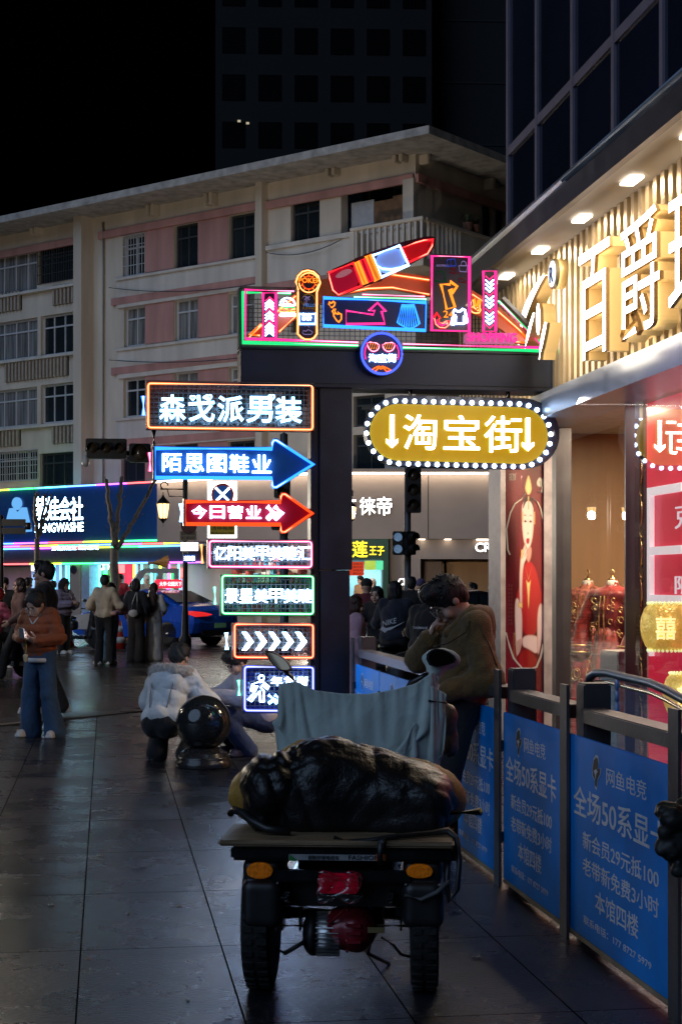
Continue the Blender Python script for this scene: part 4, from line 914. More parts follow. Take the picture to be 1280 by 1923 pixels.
drum(1249, 1178, .3, .185, 'golden double joy drum with added glow in front of the lit red display'); drum(1287, 1306, .55, .155, 'lower golden drum with added glow above the escalator handrail at the frame edge')
PDp = PW.px(1222, 1220, .42); b = MB(); b.pbox(PW, PW.uv(1203, 1260)[0]+.12, .06, PW.uv(1243, 1260)[0]+.05, PW.uv(1225, 1221)[1], .14, .42, bev=.01)
tag(b.build('pedestal', mat('pedestal_white', (.5, .47, .45), .5, var=.08), None, PDp-UP*PDp.z), 'pale plain pedestal behind the handrail under the upper drum', 'pedestal')
# ---------------------------------------------------------------- escalator in the stairwell
PE = Plane(SV*3.05, -SU); e0_ = PE.hit(1104, 1290); e0_.z = 0
ES = thing('escalator', e0_, 'escalator end with black handrail and clear side panel inside the blue barrier', 'escalator')
b = MB(); pts = [PE.px(x, y) for x, y in ((1106, 1310), (1103, 1290), (1107, 1272), (1118, 1264), (1140, 1264), (1180, 1274), (1220, 1283), (1250, 1296), (1290, 1318), (1360, 1365))]
b.tube(pts, .027, 8); b.build('handrail', mat('black_rubber', (.02, .02, .02), .35, var=.1), ES)
b = MB(); b.tube([p-UP*.055 for p in pts[2:]], .012, 6); b.build('rail_trim', mat('brass', (.7, .5, .25), .25, 1, var=0), ES)
b = MB(); A = [p for p in pts[1:]]; b.add(A+[V((p.x, p.y, .05)) for p in A], [(i, i+1, len(A)+i+1, len(A)+i) for i in range(len(A)-1)]); b.build('side_panel', glass('balustrade_glass', (.86, .86, .84), .15, .02, .02), ES)
b = MB()
for y in (1285, 1307, 1330): c = PE.px(1158, y, .012); b.lathe([(.042, 0), (.042, .004)], c, 16, PE.n)
b.build('safety_sticker', mat('sticker_blue', (.05, .16, .42), .5, var=.2, vs=30), ES)

# ================================================================ blue barrier along the stairwell
SBAR = 2.14; PBr = Plane(SV*SBAR, -SU)
def ub(px): return PBr.uv(px, 1300)[0]
t_posts = [ub(x) for x in (668, 943, 1070, 1279)]
BR = thing('stairwell_railing', PBr.pt(t_posts[1], 0), 'grey steel railing with square posts around the stairwell, holding blue panels', 'railing')
m_rail = mat('grey_rail_paint', (.085, .082, .09), .42, .3, var=.25, vs=5, bump=.08, bs=30)
zr = PBr.uv(945, 1292)[1]
for u in t_posts:
    b = MB(); b.pbox(PBr, u-.055, 0, u+.055, zr+.10, .02, .035); b.obox(PBr.pt(u+.07, (zr+.11)/2, -.09), PBr.ex*.065, UP*(zr+.11)/2, PBr.n*.065, bev=.008); b.build('post', m_rail, BR)
for a, b_ in zip(t_posts+[], t_posts[1:]+[-3.5]):
    b = MB(); b.pbox(PBr, a+.147, zr-.066, b_-.062, zr, -.12, .0, bev=.006); b.build('rail', m_rail, BR)
m_blue = mat('blue_panel', (.0, .25, .78), .5, var=.24, vs=2.2, bump=.06, bs=5, spec=.22, crease=(1.6, .05))
m_gtext = mat('grey_print', (.78, .74, .75), .6, var=.12, vs=20); m_blk = mat('black_print', (.015, .015, .02), .6, var=0); m_wht = mat('white_print', (.55, .55, .58), .6, var=.1)
uj = [ub(668)+.06, ub(715), ub(756), ub(800), ub(852), ub(937), ub(948), ub(1057), ub(1070)+.01, ub(1276)]
zp0, zp1 = .05, PBr.uv(948, 1337)[1]
def panel(u0, u1, label, cut=True):
    L = u1-u0; base = PBr.pt((u0+u1)/2, 0); b = MB(); b.pbox(PBr, u0+.006, zp0, u1-.006, zp1, -.008, .012, bev=.003)
    t = b.build('advert_panel', m_blue, None, base); tag(t, label, 'panel', 'blue advert panels on the railing')
    H = zp1-zp0
    def row(st, fx0, fx1, fc, fh, mt=m_gtext, bold=.012):
        b = MB(); b.text(st, PBr.pt(u0+L*fx0, zp1-H*(fc+fh/2), .0125), PBr.ex, UP, L*(fx1-fx0), H*fh, .0012, bold); b.build('lettering', mt, t)
    row('网鱼电竞', .40, .76, .145, .085, bold=0)
    row('全场50系显卡', .06, .93, .325, .150, bold=.022); row('新会员29元抵100', .16, .86, .508, .088); row('老带新免费3小时', .16, .86, .636, .088); row('本馆四楼', .29, .69, .775, .105); row('联系电话：177 8727 5979', .17, .80, .905, .042, bold=.004)
    def fish(sc, mt, w):
        cu, cv = u0+L*.30, zp1-H*.145; s_ = H*.075*sc; b = MB()
        b.prism([PBr.pt(cu+x*s_, cv+y*s_, w) for x, y in ((-.75, .2), (-.45, .75), (.0, 1.0), (.35, .95), (.5, .6), (.35, .2), (.95, .35), (.8, -.1), (.4, -.35), (.1, -1.05), (-.2, -.95), (-.25, -.55), (-.7, -.3))], PBr.n*.0012); b.build('emblem', mt, t)
    fish(1.12, m_wht, .0125); fish(.95, m_blk, .0138)
    cu, cv = u0+L*.30, zp1-H*.145; b = MB(); s_ = H*.03; b.prism([PBr.pt(cu+x*s_, cv+y*s_, .0151) for x, y in ((-1, .1), (.2, .5), (1, .1), (.3, -.3), (0, -1.2), (-.4, -.4))], PBr.n*.001); b.build('emblem_mark', m_wht, t)
    h = Each()
    for v in (.25, .8): h.pbox(PBr, u0-.02, zp0+H*v-.03, u0+.025, zp0+H*v+.03, .0135, .03, bev=.004)
    h.build('hinge', m_dsteel, t)
    e = MB(); e.pbox(PBr, u0+.006, zp0-.022, u1-.006, zp0-.002, -.01, .014); e.build('bottom_trim', mat('tan_trim', (.35, .25, .15), .7, var=.3, vs=9), t)
    return t
panel(uj[0], uj[1]-.005, 'farthest blue advert panel, beside the black sign post'); panel(uj[1]+.005, uj[3], 'blue advert panel second from the sign post, partly behind the draped cover')
panel(uj[3]+.01, uj[4]-.01, 'blue advert panel behind the draped handlebars'); panel(uj[4]+.005, uj[5]-.01, 'blue advert panel between the standing man and the first square post'); panel(uj[6], uj[7], 'blue advert panel between the two near square posts'); panel(uj[8], uj[9], 'nearest and largest blue advert panel at the right edge')
# ================================================================ street sign gantry
PS = Plane((0, 14, 0), SV)
def sp(x, y, w=0): return PS.px(x, y, w)
def su(x): return PS.uv(x, 800)[0]
def sv(y, x=620): return PS.uv(x, y)[1]
m_blackp = mat('black_sign_paint', (.016, .022, .042), .42, .2, var=.2, vs=4, bump=.05)
GA = thing('sign_post', PS.pt(su(622), 0), 'black square street sign post with a broad cross beam', 'sign post')
b = MB(); b.pbox(PS, su(600), sv(1070), su(661), sv(716), -.30, 0, bev=.006); b.pbox(PS, su(601)+.003, 0, su(657), sv(1070)-.004, -.30, -.012, bev=.006); b.build('post', m_blackp, GA)
b = MB(); b.pbox(PS, su(584), .03, su(599.5), sv(722), -.26, -.03, bev=.004); b.pbox(PS, su(590), .03, su(592), sv(722), -.03, -.02); b.build('side_channel', m_blackp, GA)
b = MB(); b.pbox(PS, su(452), sv(722), su(1046), sv(659), -.34, .02, bev=.008); b.build('beam', mat('navy_black_beam', (.018, .027, .055), .45, .2, var=.2, vs=3), GA)
b = MB(); b.pbox(PS, su(452)-.01, sv(728), su(1047), sv(722.5), -.36, .04); b.pbox(PS, su(452)-.005, sv(658.5), su(1047), sv(655), -.35, .035); b.build('beam_flange', m_blackp, GA)
for x in (770, 953): b = MB(); b.tube([PS.px(x, 730, -.12), PS.px(x, 752, -.12)], .035, 8); b.build('hanger', m_blackp, GA)
# neon colours
_nc = (('blue', (.02, .20, 1), 3.4), ('deep_blue', (.05, .09, 1), 2.6), ('ice', (.26, .60, 1), 8.0), ('white', (.42, .66, 1), 14.0), ('green', (.02, .85, .22), 1.3), ('pink', (1, .035, .20), 1.8), ('magenta', (1, .03, .26), 1.8), ('orange', (1, .13, .01), 2.0), ('amber', (1, .25, .02), 2.0), ('red', (1, .02, .03), 1.6), ('scarlet', (1, .06, .01), 2.0), ('teal', (.05, 1, .7), 1.6))
NE = {k: glow('neon_'+k, c, s) for k, c, s in _nc}
CORE = {k: glow('neon_core_'+k, tuple(x*.62+.38*(1 if k not in ('orange', 'amber', 'scarlet', 'red') else (1, .75, .45)[i]) for i, x in enumerate(c)), 3.4) for k, c, s in _nc}
DIM = {k: glow('dim_'+k, c, s) for k, c, s in (('green', (.02, .5, .15), .10), ('blue', (.06, .12, .9), .35), ('red', (.7, .03, .08), .16), ('violet', (.5, .35, .8), .4), ('amber', (.8, .4, .05), .2), ('sky', (.15, .35, .9), .6))}
def tubes(par, key, lines, r=.011, w=.03, name='neon_tube', closed=False, pl=None, pal=None):
    b = MB()
    for L in lines: b.tube([(pl or PS).px(x, y, w) for x, y in L], r, 8, closed)
    if pal or r < .0065 or key == 'white': return b.build(name, (pal or NE)[key], par)
    for L in lines: b.tube([(pl or PS).px(x, y, w)+(pl or PS).n*r*.62 for x, y in L], r*.5, 6, closed, 1)   # thin pale tube on the front imitates the bright middle of the glow
    return b.build(name, [NE[key], CORE[key]], par)
def plate(par, pts, w0, d, mt, name='backing_panel', pl=None):
    b = MB(); b.prism([(pl or PS).px(x, y, w0) for x, y in pts], (pl or PS).n*d); return b.build(name, mt, par)
def rrect(x0, y0, x1, y1, r=5, sk=0):
    L = []
    for cx_, cy_, a0 in ((x1-r, y0+r, -90), (x1-r, y1-r, 0), (x0+r, y1-r, 90), (x0+r, y0+r, 180)):
        for k in range(4): a = R(a0+30*k); x = cx_+r*math.cos(a); y = cy_+r*math.sin(a); L.append((x, y+sk*(x-x0)/(x1-x0)))
    return L
def wires(par, x0, y0, x1, y1, w, mt, pitch=.042, r=.0032):
    u0, u1 = su(x0), su(x1); v0, v1 = sv(y1, (x0+x1)/2), sv(y0, (x0+x1)/2); b = MB(); u = u0
    while u <= u1: b.pbox(PS, u-r, v0, u+r, v1, w, w+2*r); u += pitch
    v = v0
    while v <= v1: b.pbox(PS, u0, v-r, u1, v+r, w+2*r, w+4*r); v += pitch
    return b.build('wire_mesh', mt, par)
m_wire = mat('dark_wire', (.12, .12, .13), .4, .6, var=0); m_tin = mat('sign_tin', (.16, .16, .17), .35, .6, var=.2)
def sign(name, label, x0, y0, x1, y1, sk=3):
    t = thing(name, PS.pt(su((x0+x1)/2), sv(y1, (x0+x1)/2)), label, 'neon sign', 'neon sign boards on the black post'); return t
def stxt(par, st, x0, x1, yt, yb, w=.05, d=.03, bold=.025, key='white', back=True, side=None, name='neon_lettering'):
    u0, u1 = su(x0), su(x1); xc = (x0+x1)/2; v0, v1 = sv(yb, xc), sv(yt, xc); b = MB()
    b.text(st, PS.pt(u0, v0, w), PS.ex, UP, u1-u0, v1-v0, d, bold, 0, 1); o_ = b.build(name, [NE[key], side or NE[key]], par)
    if back:   # the same writing on the far face of the box, facing the other way
        b = MB(); b.text(st, PS.pt(u1-.02, v0-.03, -.20), -PS.ex, UP, u1-u0, v1-v0, .02, bold, 0, 1); b.build('rear_lettering', [NE[key], glow('letter_spill', (.45, .65, .85), .14)], par)
    return o_
def boxsign(name, label, x0, y0, x1, y1, key, sk=4, mesh=None, dep=.17, panel=None):
    t = sign(name, label, x0, y0, x1, y1)
    b = MB(); u0, u1 = su(x0), su(x1); v0, v1 = sv(y1+sk/2), sv(y0+sk/2)
    for a in ((u0, v0, u1, v0+.028), (u0, v1-.028, u1, v1), (u0, v0+.03, u0+.028, v1-.03), (u1-.028, v0+.03, u1, v1-.03)): b.pbox(PS, *a, -dep, .015)
    b.build('sign_frame', m_tin, t)
    tubes(t, key, [rrect(x0+3.5, y0+3, x1-3.5, y1-3, 5, sk*.6)], .0115, .03, closed=True)
    wires(t, x0+5, y0+5, x1-5, y1-3, -.02, mesh or m_wire); wires(t, x0+5, y0+5, x1-5, y1-3, -dep+.01, mesh or m_wire)
    if panel: b = MB(); b.pbox(PS, u0+.03, v0+.03, u1-.03, v1-.03, -dep+.03, -dep+.036); b.build('tinted_sheet', panel, t)
    b = MB(); b.pbox(PS, u1, (v0+v1)/2-.05, su(599), (v0+v1)/2+.05, -.16, -.06); b.build('bracket', m_blackp, t)
    return t
def tint(name, c): return glass(name, c, .5, .02, .05)
# 1 orange framed shop name
t = boxsign('neon_sign', 'topmost neon board with an orange outline and icy characters', 275, 717, 590, 806, 'orange', 7, panel=tint('smoke_sheet', (.72, .66, .66)))
for i, ch in enumerate('森戈派男装'): x = 299+i*54.2; stxt(t, ch, x, x+49, 743+i, 792+i, bold=.035, key='ice')
for cx_, cy_, s in ((392, 746, 6), (362, 747, 5), (510, 746, 6)): tubes(t, 'ice', [[(cx_+s*(16*math.sin(a)**3)/17, cy_-s*(13*math.cos(a)-5*math.cos(2*a)-2*math.cos(3*a)-math.cos(4*a))/17) for a in np.linspace(0, 6.28, 16)[:-1]]], .006, .06, closed=True, name='heart_tube')
b = MB(); b.tube([PS.px(289, 808, -.1), PS.px(289, 842, -.1)], .022, 8); b.build('strut', m_blackp, t)
tubes(t, 'blue', [[(269, 744), (270, 780)]], .02, -.12)
# 2 blue arrow
def arrow(label, body, key, panel, txtrows, w=.0):
    x0, y0, x1, y1, hx, hy0, tipx, tipy, hy1 = body; t = sign('neon_arrow_sign', label, x0, y0, x1, y1)
    out = [(x0, y0), (hx, y0+1), (hx, hy0+6), (hx+3, hy0+1), (hx+8, hy0+1), (tipx, tipy), (hx+8, hy1-1), (hx+2, hy1-1), (hx, hy1-5), (hx, y1+1), (x0, y1)]
    plate(t, [(x+(-3 if x <= x0 else 2 if x > tipx-2 else 0), y+(-3 if y < tipy else 3)) for x, y in out], -.06, .05, panel)
    tubes(t, key, [out], .0115, .012, closed=True)
    b = MB(); b.pbox(PS, su(x0)-.02, sv(y1)-.02, su(x0), sv(y0)+.02, -.16, .01); b.pbox(PS, su(x0), sv((y0+y1)/2)-.04, su(599), sv((y0+y1)/2)+.04, -.2, -.07); b.build('bracket', m_tin, t)
    for a in txtrows: stxt(t, *a[:5], w=.0, d=.025, bold=.02, key='white', back=False)
    return t
def acr(n, c, e, es): return mat(n, c, .12, var=.2, vs=2, coat=.8, emit=e, es=es)
t = arrow('blue neon arrow board with rounded white characters pointing right', (292, 842, 511, 897, 511, 826, 588, 872, 916), 'blue', acr('blue_acrylic', (.012, .05, .16), (.01, .10, .4), .12), [(ch, 305+i*42, 341+i*42, 852+i*.6, 886+i*.6) for i, ch in enumerate('陌思图鞋业')])
tubes(t, 'magenta', [[(281, 850), (282, 885)]], .02, -.1)
# 3 red arrow
t = arrow('red neon arrow board with four white characters pointing right', (349, 942, 527, 984, 527, 927, 586, 964, 1000), 'scarlet', acr('red_acrylic', (.22, .008, .02), (.5, .0, .02), .12), [(ch, 360+i*34, 388+i*34, 950, 974) for i, ch in enumerate('今日营业')])
tubes(t, 'white', [[(502, 951), (514, 963), (502, 975)], [(516, 951), (528, 963), (516, 975)]], .02, .02, 'chevron'); tubes(t, 'ice', [[(340, 946), (341, 980)]], .02, -.1)
# 4 magenta, 5 green
t = boxsign('neon_sign', 'magenta outlined neon board with seven white characters', 390, 1013, 588, 1067, 'magenta', 2, panel=tint('clear_sheet', (.8, .78, .84)))
for i, ch in enumerate('亿阳美甲美睫汇'): x = 401+i*26; stxt(t, ch, x, x+24.5, 1026, 1052, bold=.01)
tubes(t, 'amber', [[(378, 1022), (380, 1058)]], .015, -.12)
t = boxsign('neon_sign', 'green outlined neon board with six white characters', 414, 1078, 591, 1155, 'green', 2, panel=tint('green_sheet', (.45, .72, .62)))
for i, ch in enumerate('景星美甲美睫'): x = 421+i*27.6; stxt(t, ch, x, x+26, 1106, 1132, bold=.01)
tubes(t, 'teal', [[(403, 1102), (404, 1135)]], .015, -.12)
# 6 orange chevrons
t = boxsign('neon_sign', 'orange outlined neon board with five white chevrons', 437, 1169, 591, 1237, 'scarlet', 2, panel=tint('rose_sheet', (.75, .6, .6)))
for i in range(5):
    x = 454+i*25
    plate(t, [(x, 1187), (x+9, 1187), (x+22, 1205), (x+9, 1221), (x, 1221), (x+12, 1205)], .03, .02, NE['white'], 'chevron'); plate(t, [(x-8, 1183), (x-1, 1184), (x+10, 1202), (x-1, 1217), (x-9, 1217), (x+2, 1202)], -.14, .01, glow('letter_spill', (.45, .65, .85), .14), 'rear_chevron')
tubes(t, 'ice', [[(425, 1188), (426, 1220)]], .018, -.12)
# 7 blue pedestrian
t = boxsign('neon_sign', 'lowest neon board, blue outlined with a walking figure', 456, 1249, 591, 1337, 'deep_blue', 2, panel=tint('blue_sheet', (.22, .34, .85)))
tubes(t, 'white', [[(491+5*math.cos(a), 1273+5*math.sin(a)) for a in np.linspace(0, 6.28, 12)[:-1]]], .0062, .03, 'walking_figure', True)
tubes(t, 'white', [[(487, 1280), (474, 1285), (471, 1297), (474, 1299), (478, 1289), (483, 1288), (476, 1303), (466, 1314), (472, 1317), (482, 1304), (487, 1298), (489, 1318), (495, 1318), (495, 1297), (490, 1291), (493, 1286), (503, 1294), (505, 1290), (494, 1281)]], .0062, .03, 'walking_figure', True)
for i, ch in enumerate('年货街'): stxt(t, ch, 508+i*24, 529+i*24, 1270, 1287, bold=.02, w=.03)
tubes(t, 'teal', [[(448, 1277), (449, 1306)]], .018, -.12); tubes(t, 'ice', [[(504, 1305), (515, 1313), (504, 1321)], [(516, 1305), (527, 1313), (516, 1321)]], .014, .03, 'chevron')
# ================================================================ header sign on the beam
HD = thing('header_sign', PS.pt(su(740), sv(656)), 'wide neon header over the beam with lipstick, poker paddle, arrow boards and an orange arch', 'neon sign')
b = MB()
for pts in ([(450, 543), (450, 655)], [(450, 653), (1038, 661)], [(940, 561), (1038, 661)], [(450, 543), (553, 546)]): b.bar(sp(*pts[0], -.06), sp(*pts[1], -.06), .03, .16, up=PS.n)
b.build('sign_frame', m_tin, HD)
b = MB()
for i in range(60):
    x = 455+i*9.6; yt = 560 if x < 930 else 560+(x-930)*.93
    if yt < 645: b.bar(sp(x, yt, -.14), sp(x, 652, -.14), .0055)
for i in range(11): y = 562+i*8.4; xr = min(930+(y-560)/.93, 1030); b.bar(sp(455, y, -.147), sp(xr, y+5, -.147), .0055)
b.build('wire_mesh', m_wire, HD)
tubes(HD, 'green', [[(546, 551), (456, 549), (456, 643), (672, 649)], [(756, 653), (1031, 659), (936, 566), (905, 565)], [(664, 558), (800, 562)]], .0115, .04)
tubes(HD, 'magenta', [[(552, 547), (461, 544), (461, 636), (672, 643)], [(756, 646), (1020, 653), (940, 571)], [(680, 553), (797, 557)]], .009, .05)
arch_o = [(464, 633), (488, 609), (510, 589), (555, 551), (600, 528), (650, 515), (700, 510), (736, 512), (805, 522), (883, 547), (935, 580), (975, 615), (1006, 649)]
arch_i = [(966, 646), (940, 622), (902, 598), (883, 588), (805, 558), (736, 545), (690, 547), (640, 556), (600, 572), (556, 599), (519, 630)]
plate(HD, arch_o+arch_i, -.10, .06, mat('orange_board', (.55, .12, .05), .5, var=.12, emit=(.8, .16, .04), es=.10), 'arch_board')
tubes(HD, 'orange', [[(x, y+5) for x, y in arch_o[:4]], [(x, y+4) for x, y in arch_o[5:9]], [(886, 553), (932, 583), (972, 618), (996, 643), (966, 642)], [(488, 630), (470, 629), (490, 609)]], .010, -.02)
tubes(HD, 'orange', [[(x, y-5) for x, y in arch_i[4:8]], [(524, 623), (556, 593)]], .010, -.02)
def c2(L, ox=590, oy=440, k=1280/240): return [(ox+x/k, oy+y/k) for x, y in L]
LIP = {'w': .12}
lb_ = c2(sm([(115, 385), (390, 265), (400, 250), (450, 235), (510, 205), (565, 185), (860, 88), (1010, 55), (1110, 30), (1205, 35), (1200, 120), (1140, 215), (950, 310), (945, 330), (680, 450), (665, 480), (600, 495), (240, 630), (165, 570), (130, 440)], 2))
lo_ = plate(HD, lb_, .06, .05, mat('lipstick_backing', (.05, .008, .015), .3, var=0, coat=.5), 'lipstick_board')
def fillp(par, L, mt, name, w=.112, d=.006): return plate(par, c2(sm(L, 2)), w, d, mt, name)
m_lr = mat('lipstick_red', (.42, .005, .035), .3, var=.1, coat=.5, emit=(.6, .0, .04), es=.30); m_lt = mat('lipstick_tip', (.5, .008, .012), .3, var=.1, coat=.5, emit=(.8, .0, .01), es=.3); m_ls = mat('lipstick_silver', (.25, .30, .62), .3, var=.08, coat=.5, emit=(.25, .36, .9), es=.34); m_lo = mat('lipstick_band', (.55, .2, .03), .3, var=.1, emit=(.9, .32, .03), es=.35)
base = [(142, 385), (390, 287), (472, 515), (240, 608), (185, 560), (152, 440)]; tip = [(878, 137), (1010, 85), (1100, 60), (1186, 54), (1176, 120), (1130, 195), (945, 280)]; silv = [(582, 212), (853, 112), (943, 308), (672, 428)]; r1 = [(405, 285), (440, 268), (528, 490), (490, 503)]; r2 = [(455, 262), (503, 241), (592, 464), (540, 480)]; r3 = [(515, 220), (562, 203), (662, 440), (612, 470)]
fillp(lo_, base, m_lr, 'lipstick_case'); fillp(lo_, tip, m_lt, 'lipstick_tip'); fillp(lo_, silv, m_ls, 'lipstick_collar'); fillp(lo_, r2, m_lr, 'lipstick_ring'); fillp(lo_, r1, m_lo, 'lipstick_ring'); fillp(lo_, r3, m_lo, 'lipstick_ring')
fillp(lo_, [(210, 410), (300, 350), (370, 350), (380, 380), (290, 430), (220, 440)], mat('lipstick_shine', (.55, .2, .25), .3, var=0, emit=(.7, .25, .3), es=.25), 'lipstick_shine', .119, .003)
for L, k in ((base, 'red'), (r2, 'red'), (tip, 'red'), (r1, 'amber'), (r3, 'amber'), (silv, 'ice')): tubes(lo_, k, [c2(L)], .009, .125, closed=True)
tubes(lo_, 'ice', [c2([(608, 300), (680, 345), (770, 352), (860, 335), (938, 302)])], .008, .125); fillp(lo_, [(1140, 110), (1165, 70), (1150, 110), (1138, 150)], mat('dark_ink', (.03, .0, .01), .5, var=0), 'lipstick_shine', .119, .003)
def board(pts, mt, name, w=.06, d=.04): return plate(HD, pts, w, d, mt, name)
m_vb = mat('violet_board', (.030, .022, .05), .35, var=.15, coat=.3); m_nb = mat('navy_panel', (.014, .022, .075), .35, var=.15, coat=.3, emit=(.02, .04, .3), es=.08)
# arrow columns
def column(x0, y0, x1, y1, up):
    o_ = board([(x0-2, y0-2), (x1+2, y0-2), (x1+2, y1+2), (x0-2, y1+2)], m_vb, 'chevron_column'); tubes(o_, 'magenta', [[(x0, y0), (x1, y0), (x1, y1), (x0, y1)]], .009, .108, closed=True)
    n = 13; ps = (y1-y0-14)/n; xc = (x0+x1)/2; wt = []; pk = []
    for i in range(n):
        y = y0+8+ps*i+(0 if up else 2); a = 7
        L = [(x0+4, y+a if up else y-1), (xc, y if up else y+a-1), (x1-4, y+a if up else y-1)]; (pk if i in ((0, 4, 8) if up else (0, 4, 8, 12)) else wt).append(L)
    tubes(o_, 'white', wt, .0055, .108, 'chevron'); tubes(o_, 'pink', pk, .006, .108, 'chevron')
column(494, 550, 518, 635, True); column(907, 509, 930, 622, False)
# poker paddle
c3 = lambda L: [(430+x/6.095, 500+y/6.095) for x, y in L]
pad = c3([(790, 265), (765, 180), (790, 110), (840, 62), (900, 48), (965, 65), (1020, 115), (1042, 190), (1020, 250), (1003, 300), (1003, 775), (970, 822), (930, 840), (865, 838), (830, 818), (785, 775), (788, 300)])
o_ = board(c3([(780, 270), (750, 180), (778, 100), (835, 48), (900, 36), (970, 52), (1030, 105), (1056, 190), (1032, 260), (1015, 300), (1015, 780), (975, 832), (930, 852), (865, 850), (825, 828), (773, 782), (776, 300)]), m_vb, 'poker_paddle'); tubes(o_, 'amber', [pad], .010, .108, closed=True)
ctr = (912, 188); tubes(o_, 'amber', [c3([(ctr[0]+rr_*math.cos(a), ctr[1]+rr_*math.sin(a)) for a in np.linspace(0, 6.28, 26)[:-1]]) for rr_ in (112,)], .0065, .108, closed=True); tubes(o_, 'scarlet', [c3([(ctr[0]+rr_*math.cos(a), ctr[1]+rr_*math.sin(a)) for a in np.linspace(0, 6.28, 22)[:-1]]) for rr_ in (74,)], .005, .108, closed=True)
tubes(o_, 'amber', [c3([(ctr[0]+74*math.cos(a), ctr[1]+74*math.sin(a)), (ctr[0]+112*math.cos(a), ctr[1]+112*math.sin(a))]) for a in [k*math.pi/5+.3 for k in range(10)]], .005, .108)
def htxt(par, st, L, key, w=.112, bold=.0, d=.012, pal=None): (xa, ya), (xb, yb) = L; b = MB(); u0, u1 = su(xa), su(xb); xc = (xa+xb)/2; v1, v0 = sv(ya, xc), sv(yb, xc); b.text(st, PS.pt(u0, v0, w), PS.ex, UP, u1-u0, v1-v0, d, bold); b.build('neon_lettering', (pal or NE)[key], par)
b = MB(); r_ = c3([(775, 160), (1025, 222)]); b.pbox(PS, su(r_[0][0]), sv(r_[1][1], 578), su(r_[1][0]), sv(r_[0][1], 578), .112, .116); b.build('name_strip', mat('red_strip', (.2, .01, .02), .5, var=0), o_)
htxt(o_, 'POKER', c3([(778, 165), (1020, 220)]), 'amber', .118, .01)
htxt(o_, 'HELLO', c3([(838, 452), (970, 486)]), 'sky', .104, .0, .006, DIM); htxt(o_, 'SUMMER', c3([(820, 492), (982, 518)]), 'amber', .104, -.0, .006, DIM)
tubes(o_, 'violet', [c3([(870, 435), (880, 370), (890, 350)]), c3([(885, 435), (895, 380)]), c3([(845, 350), (880, 345), (900, 360), (925, 345)]), c3([(860, 385), (885, 350), (920, 385)])], .004, .105, pal=DIM); tubes(o_, 'amber', [c3([(835, 370), (860, 330), (910, 318), (960, 335), (980, 380)]), c3([(822, 400), (850, 445), (860, 405)])], .004, .105, pal=DIM)
e_ = plate(o_, c3([(808, 545), (988, 545), (988, 660), (808, 660)]), .101, .006, mat('easy_board', (.05, .08, .2), .5, var=0, emit=(.05, .12, .4), es=.2), 'easy_board'); tubes(o_, 'ice', [c3([(808, 545), (988, 545), (988, 660), (808, 660)])], .0065, .112, closed=True)
htxt(e_, 'EASY', c3([(822, 562), (930, 598)]), 'white', .109, .01, .006); htxt(e_, 'EASY', c3([(822, 606), (930, 642)]), 'white', .109, .01, .006); htxt(e_, '生活', c3([(936, 572), (974, 598)]), 'sky', .109, .0, .006, DIM); htxt(e_, '街', c3([(936, 616), (958, 640)]), 'sky', .109, .0, .006, DIM)
tubes(o_, 'violet', [c3([(840, 760), (850, 735), (880, 745), (900, 725), (930, 735), (955, 755), (940, 780), (860, 780), (840, 760)]), c3([(870, 690), (895, 675), (920, 700)])], .0035, .105, pal=DIM)
# burger, victory hand
bg = c3(sm([(575, 455), (590, 400), (640, 362), (700, 365), (745, 400), (758, 455)], 2)); tubes(HD, 'white', [bg], .006, .06, 'burger_tube', True)
tubes(HD, 'white', [c3([(600, 440), (625, 425), (650, 440), (680, 430), (710, 440)]), c3([(610, 405), (640, 395), (665, 405)]), c3([(585, 540), (580, 560), (600, 570), (740, 568), (760, 552), (750, 538), (590, 540)])], .005, .06, 'burger_tube'); tubes(HD, 'green', [c3([(575, 470), (620, 465), (660, 475), (700, 465), (755, 475)])], .006, .06, 'burger_tube'); tubes(HD, 'amber', [c3([(575, 490), (660, 488), (690, 520), (720, 495), (760, 490)]), c3([(575, 518), (680, 525), (760, 520)])], .008, .06, 'burger_tube')
c4 = lambda L: [(790+x/4.741, 460+y/4.741) for x, y in L]
tubes(HD, 'amber', [c4([(470, 550), (460, 490), (472, 480), (485, 545), (500, 545), (510, 490), (525, 490), (520, 555), (530, 580), (515, 605), (480, 608), (450, 595), (440, 565), (455, 550), (475, 560), (490, 575)]), c4([(495, 560), (515, 555), (520, 575), (500, 585)])], .007, .06, 'hand_tube')
# middle navy board: finger heart, bent arrow, pleated skirt
o_ = board(c2([(82, 628), (1126, 676), (1120, 970), (84, 925)]), m_nb, 'navy_board'); tubes(o_, 'blue', [c2([(92, 636), (1118, 684), (1112, 962), (92, 916)])], .0105, .108, closed=True)
tubes(o_, 'amber', [c2([(172, 735), (145, 700), (150, 680), (172, 690), (190, 672), (207, 685), (200, 715), (172, 735)]), c2([(190, 745), (215, 790), (232, 800), (245, 790), (270, 800), (270, 850), (245, 880), (225, 865), (195, 820), (190, 785), (180, 770), (192, 760)]), c2([(212, 745), (205, 800)]), c2([(235, 800), (235, 780), (250, 800)])], .006, .108, 'finger_heart_tube')
tubes(o_, 'magenta', [c2([(318, 765), (590, 805), (605, 765), (545, 765), (632, 685), (715, 772), (672, 770), (705, 895), (318, 898)])], .007, .108, 'arrow_tube', True)
sk_ = [c2([(875, 705), (1000, 705), (1002, 720), (872, 720), (875, 705)]), c2([(872, 720), (830, 885), (860, 905), (880, 915), (905, 930), (945, 940), (985, 935), (1020, 918), (1055, 895), (1002, 720)])]+[c2([(885+i*14, 720), (850+i*24, 905+20*math.sin(i/8*3.1))]) for i in range(9)]; tubes(o_, 'blue', sk_, .0055, .108, 'skirt_tube')
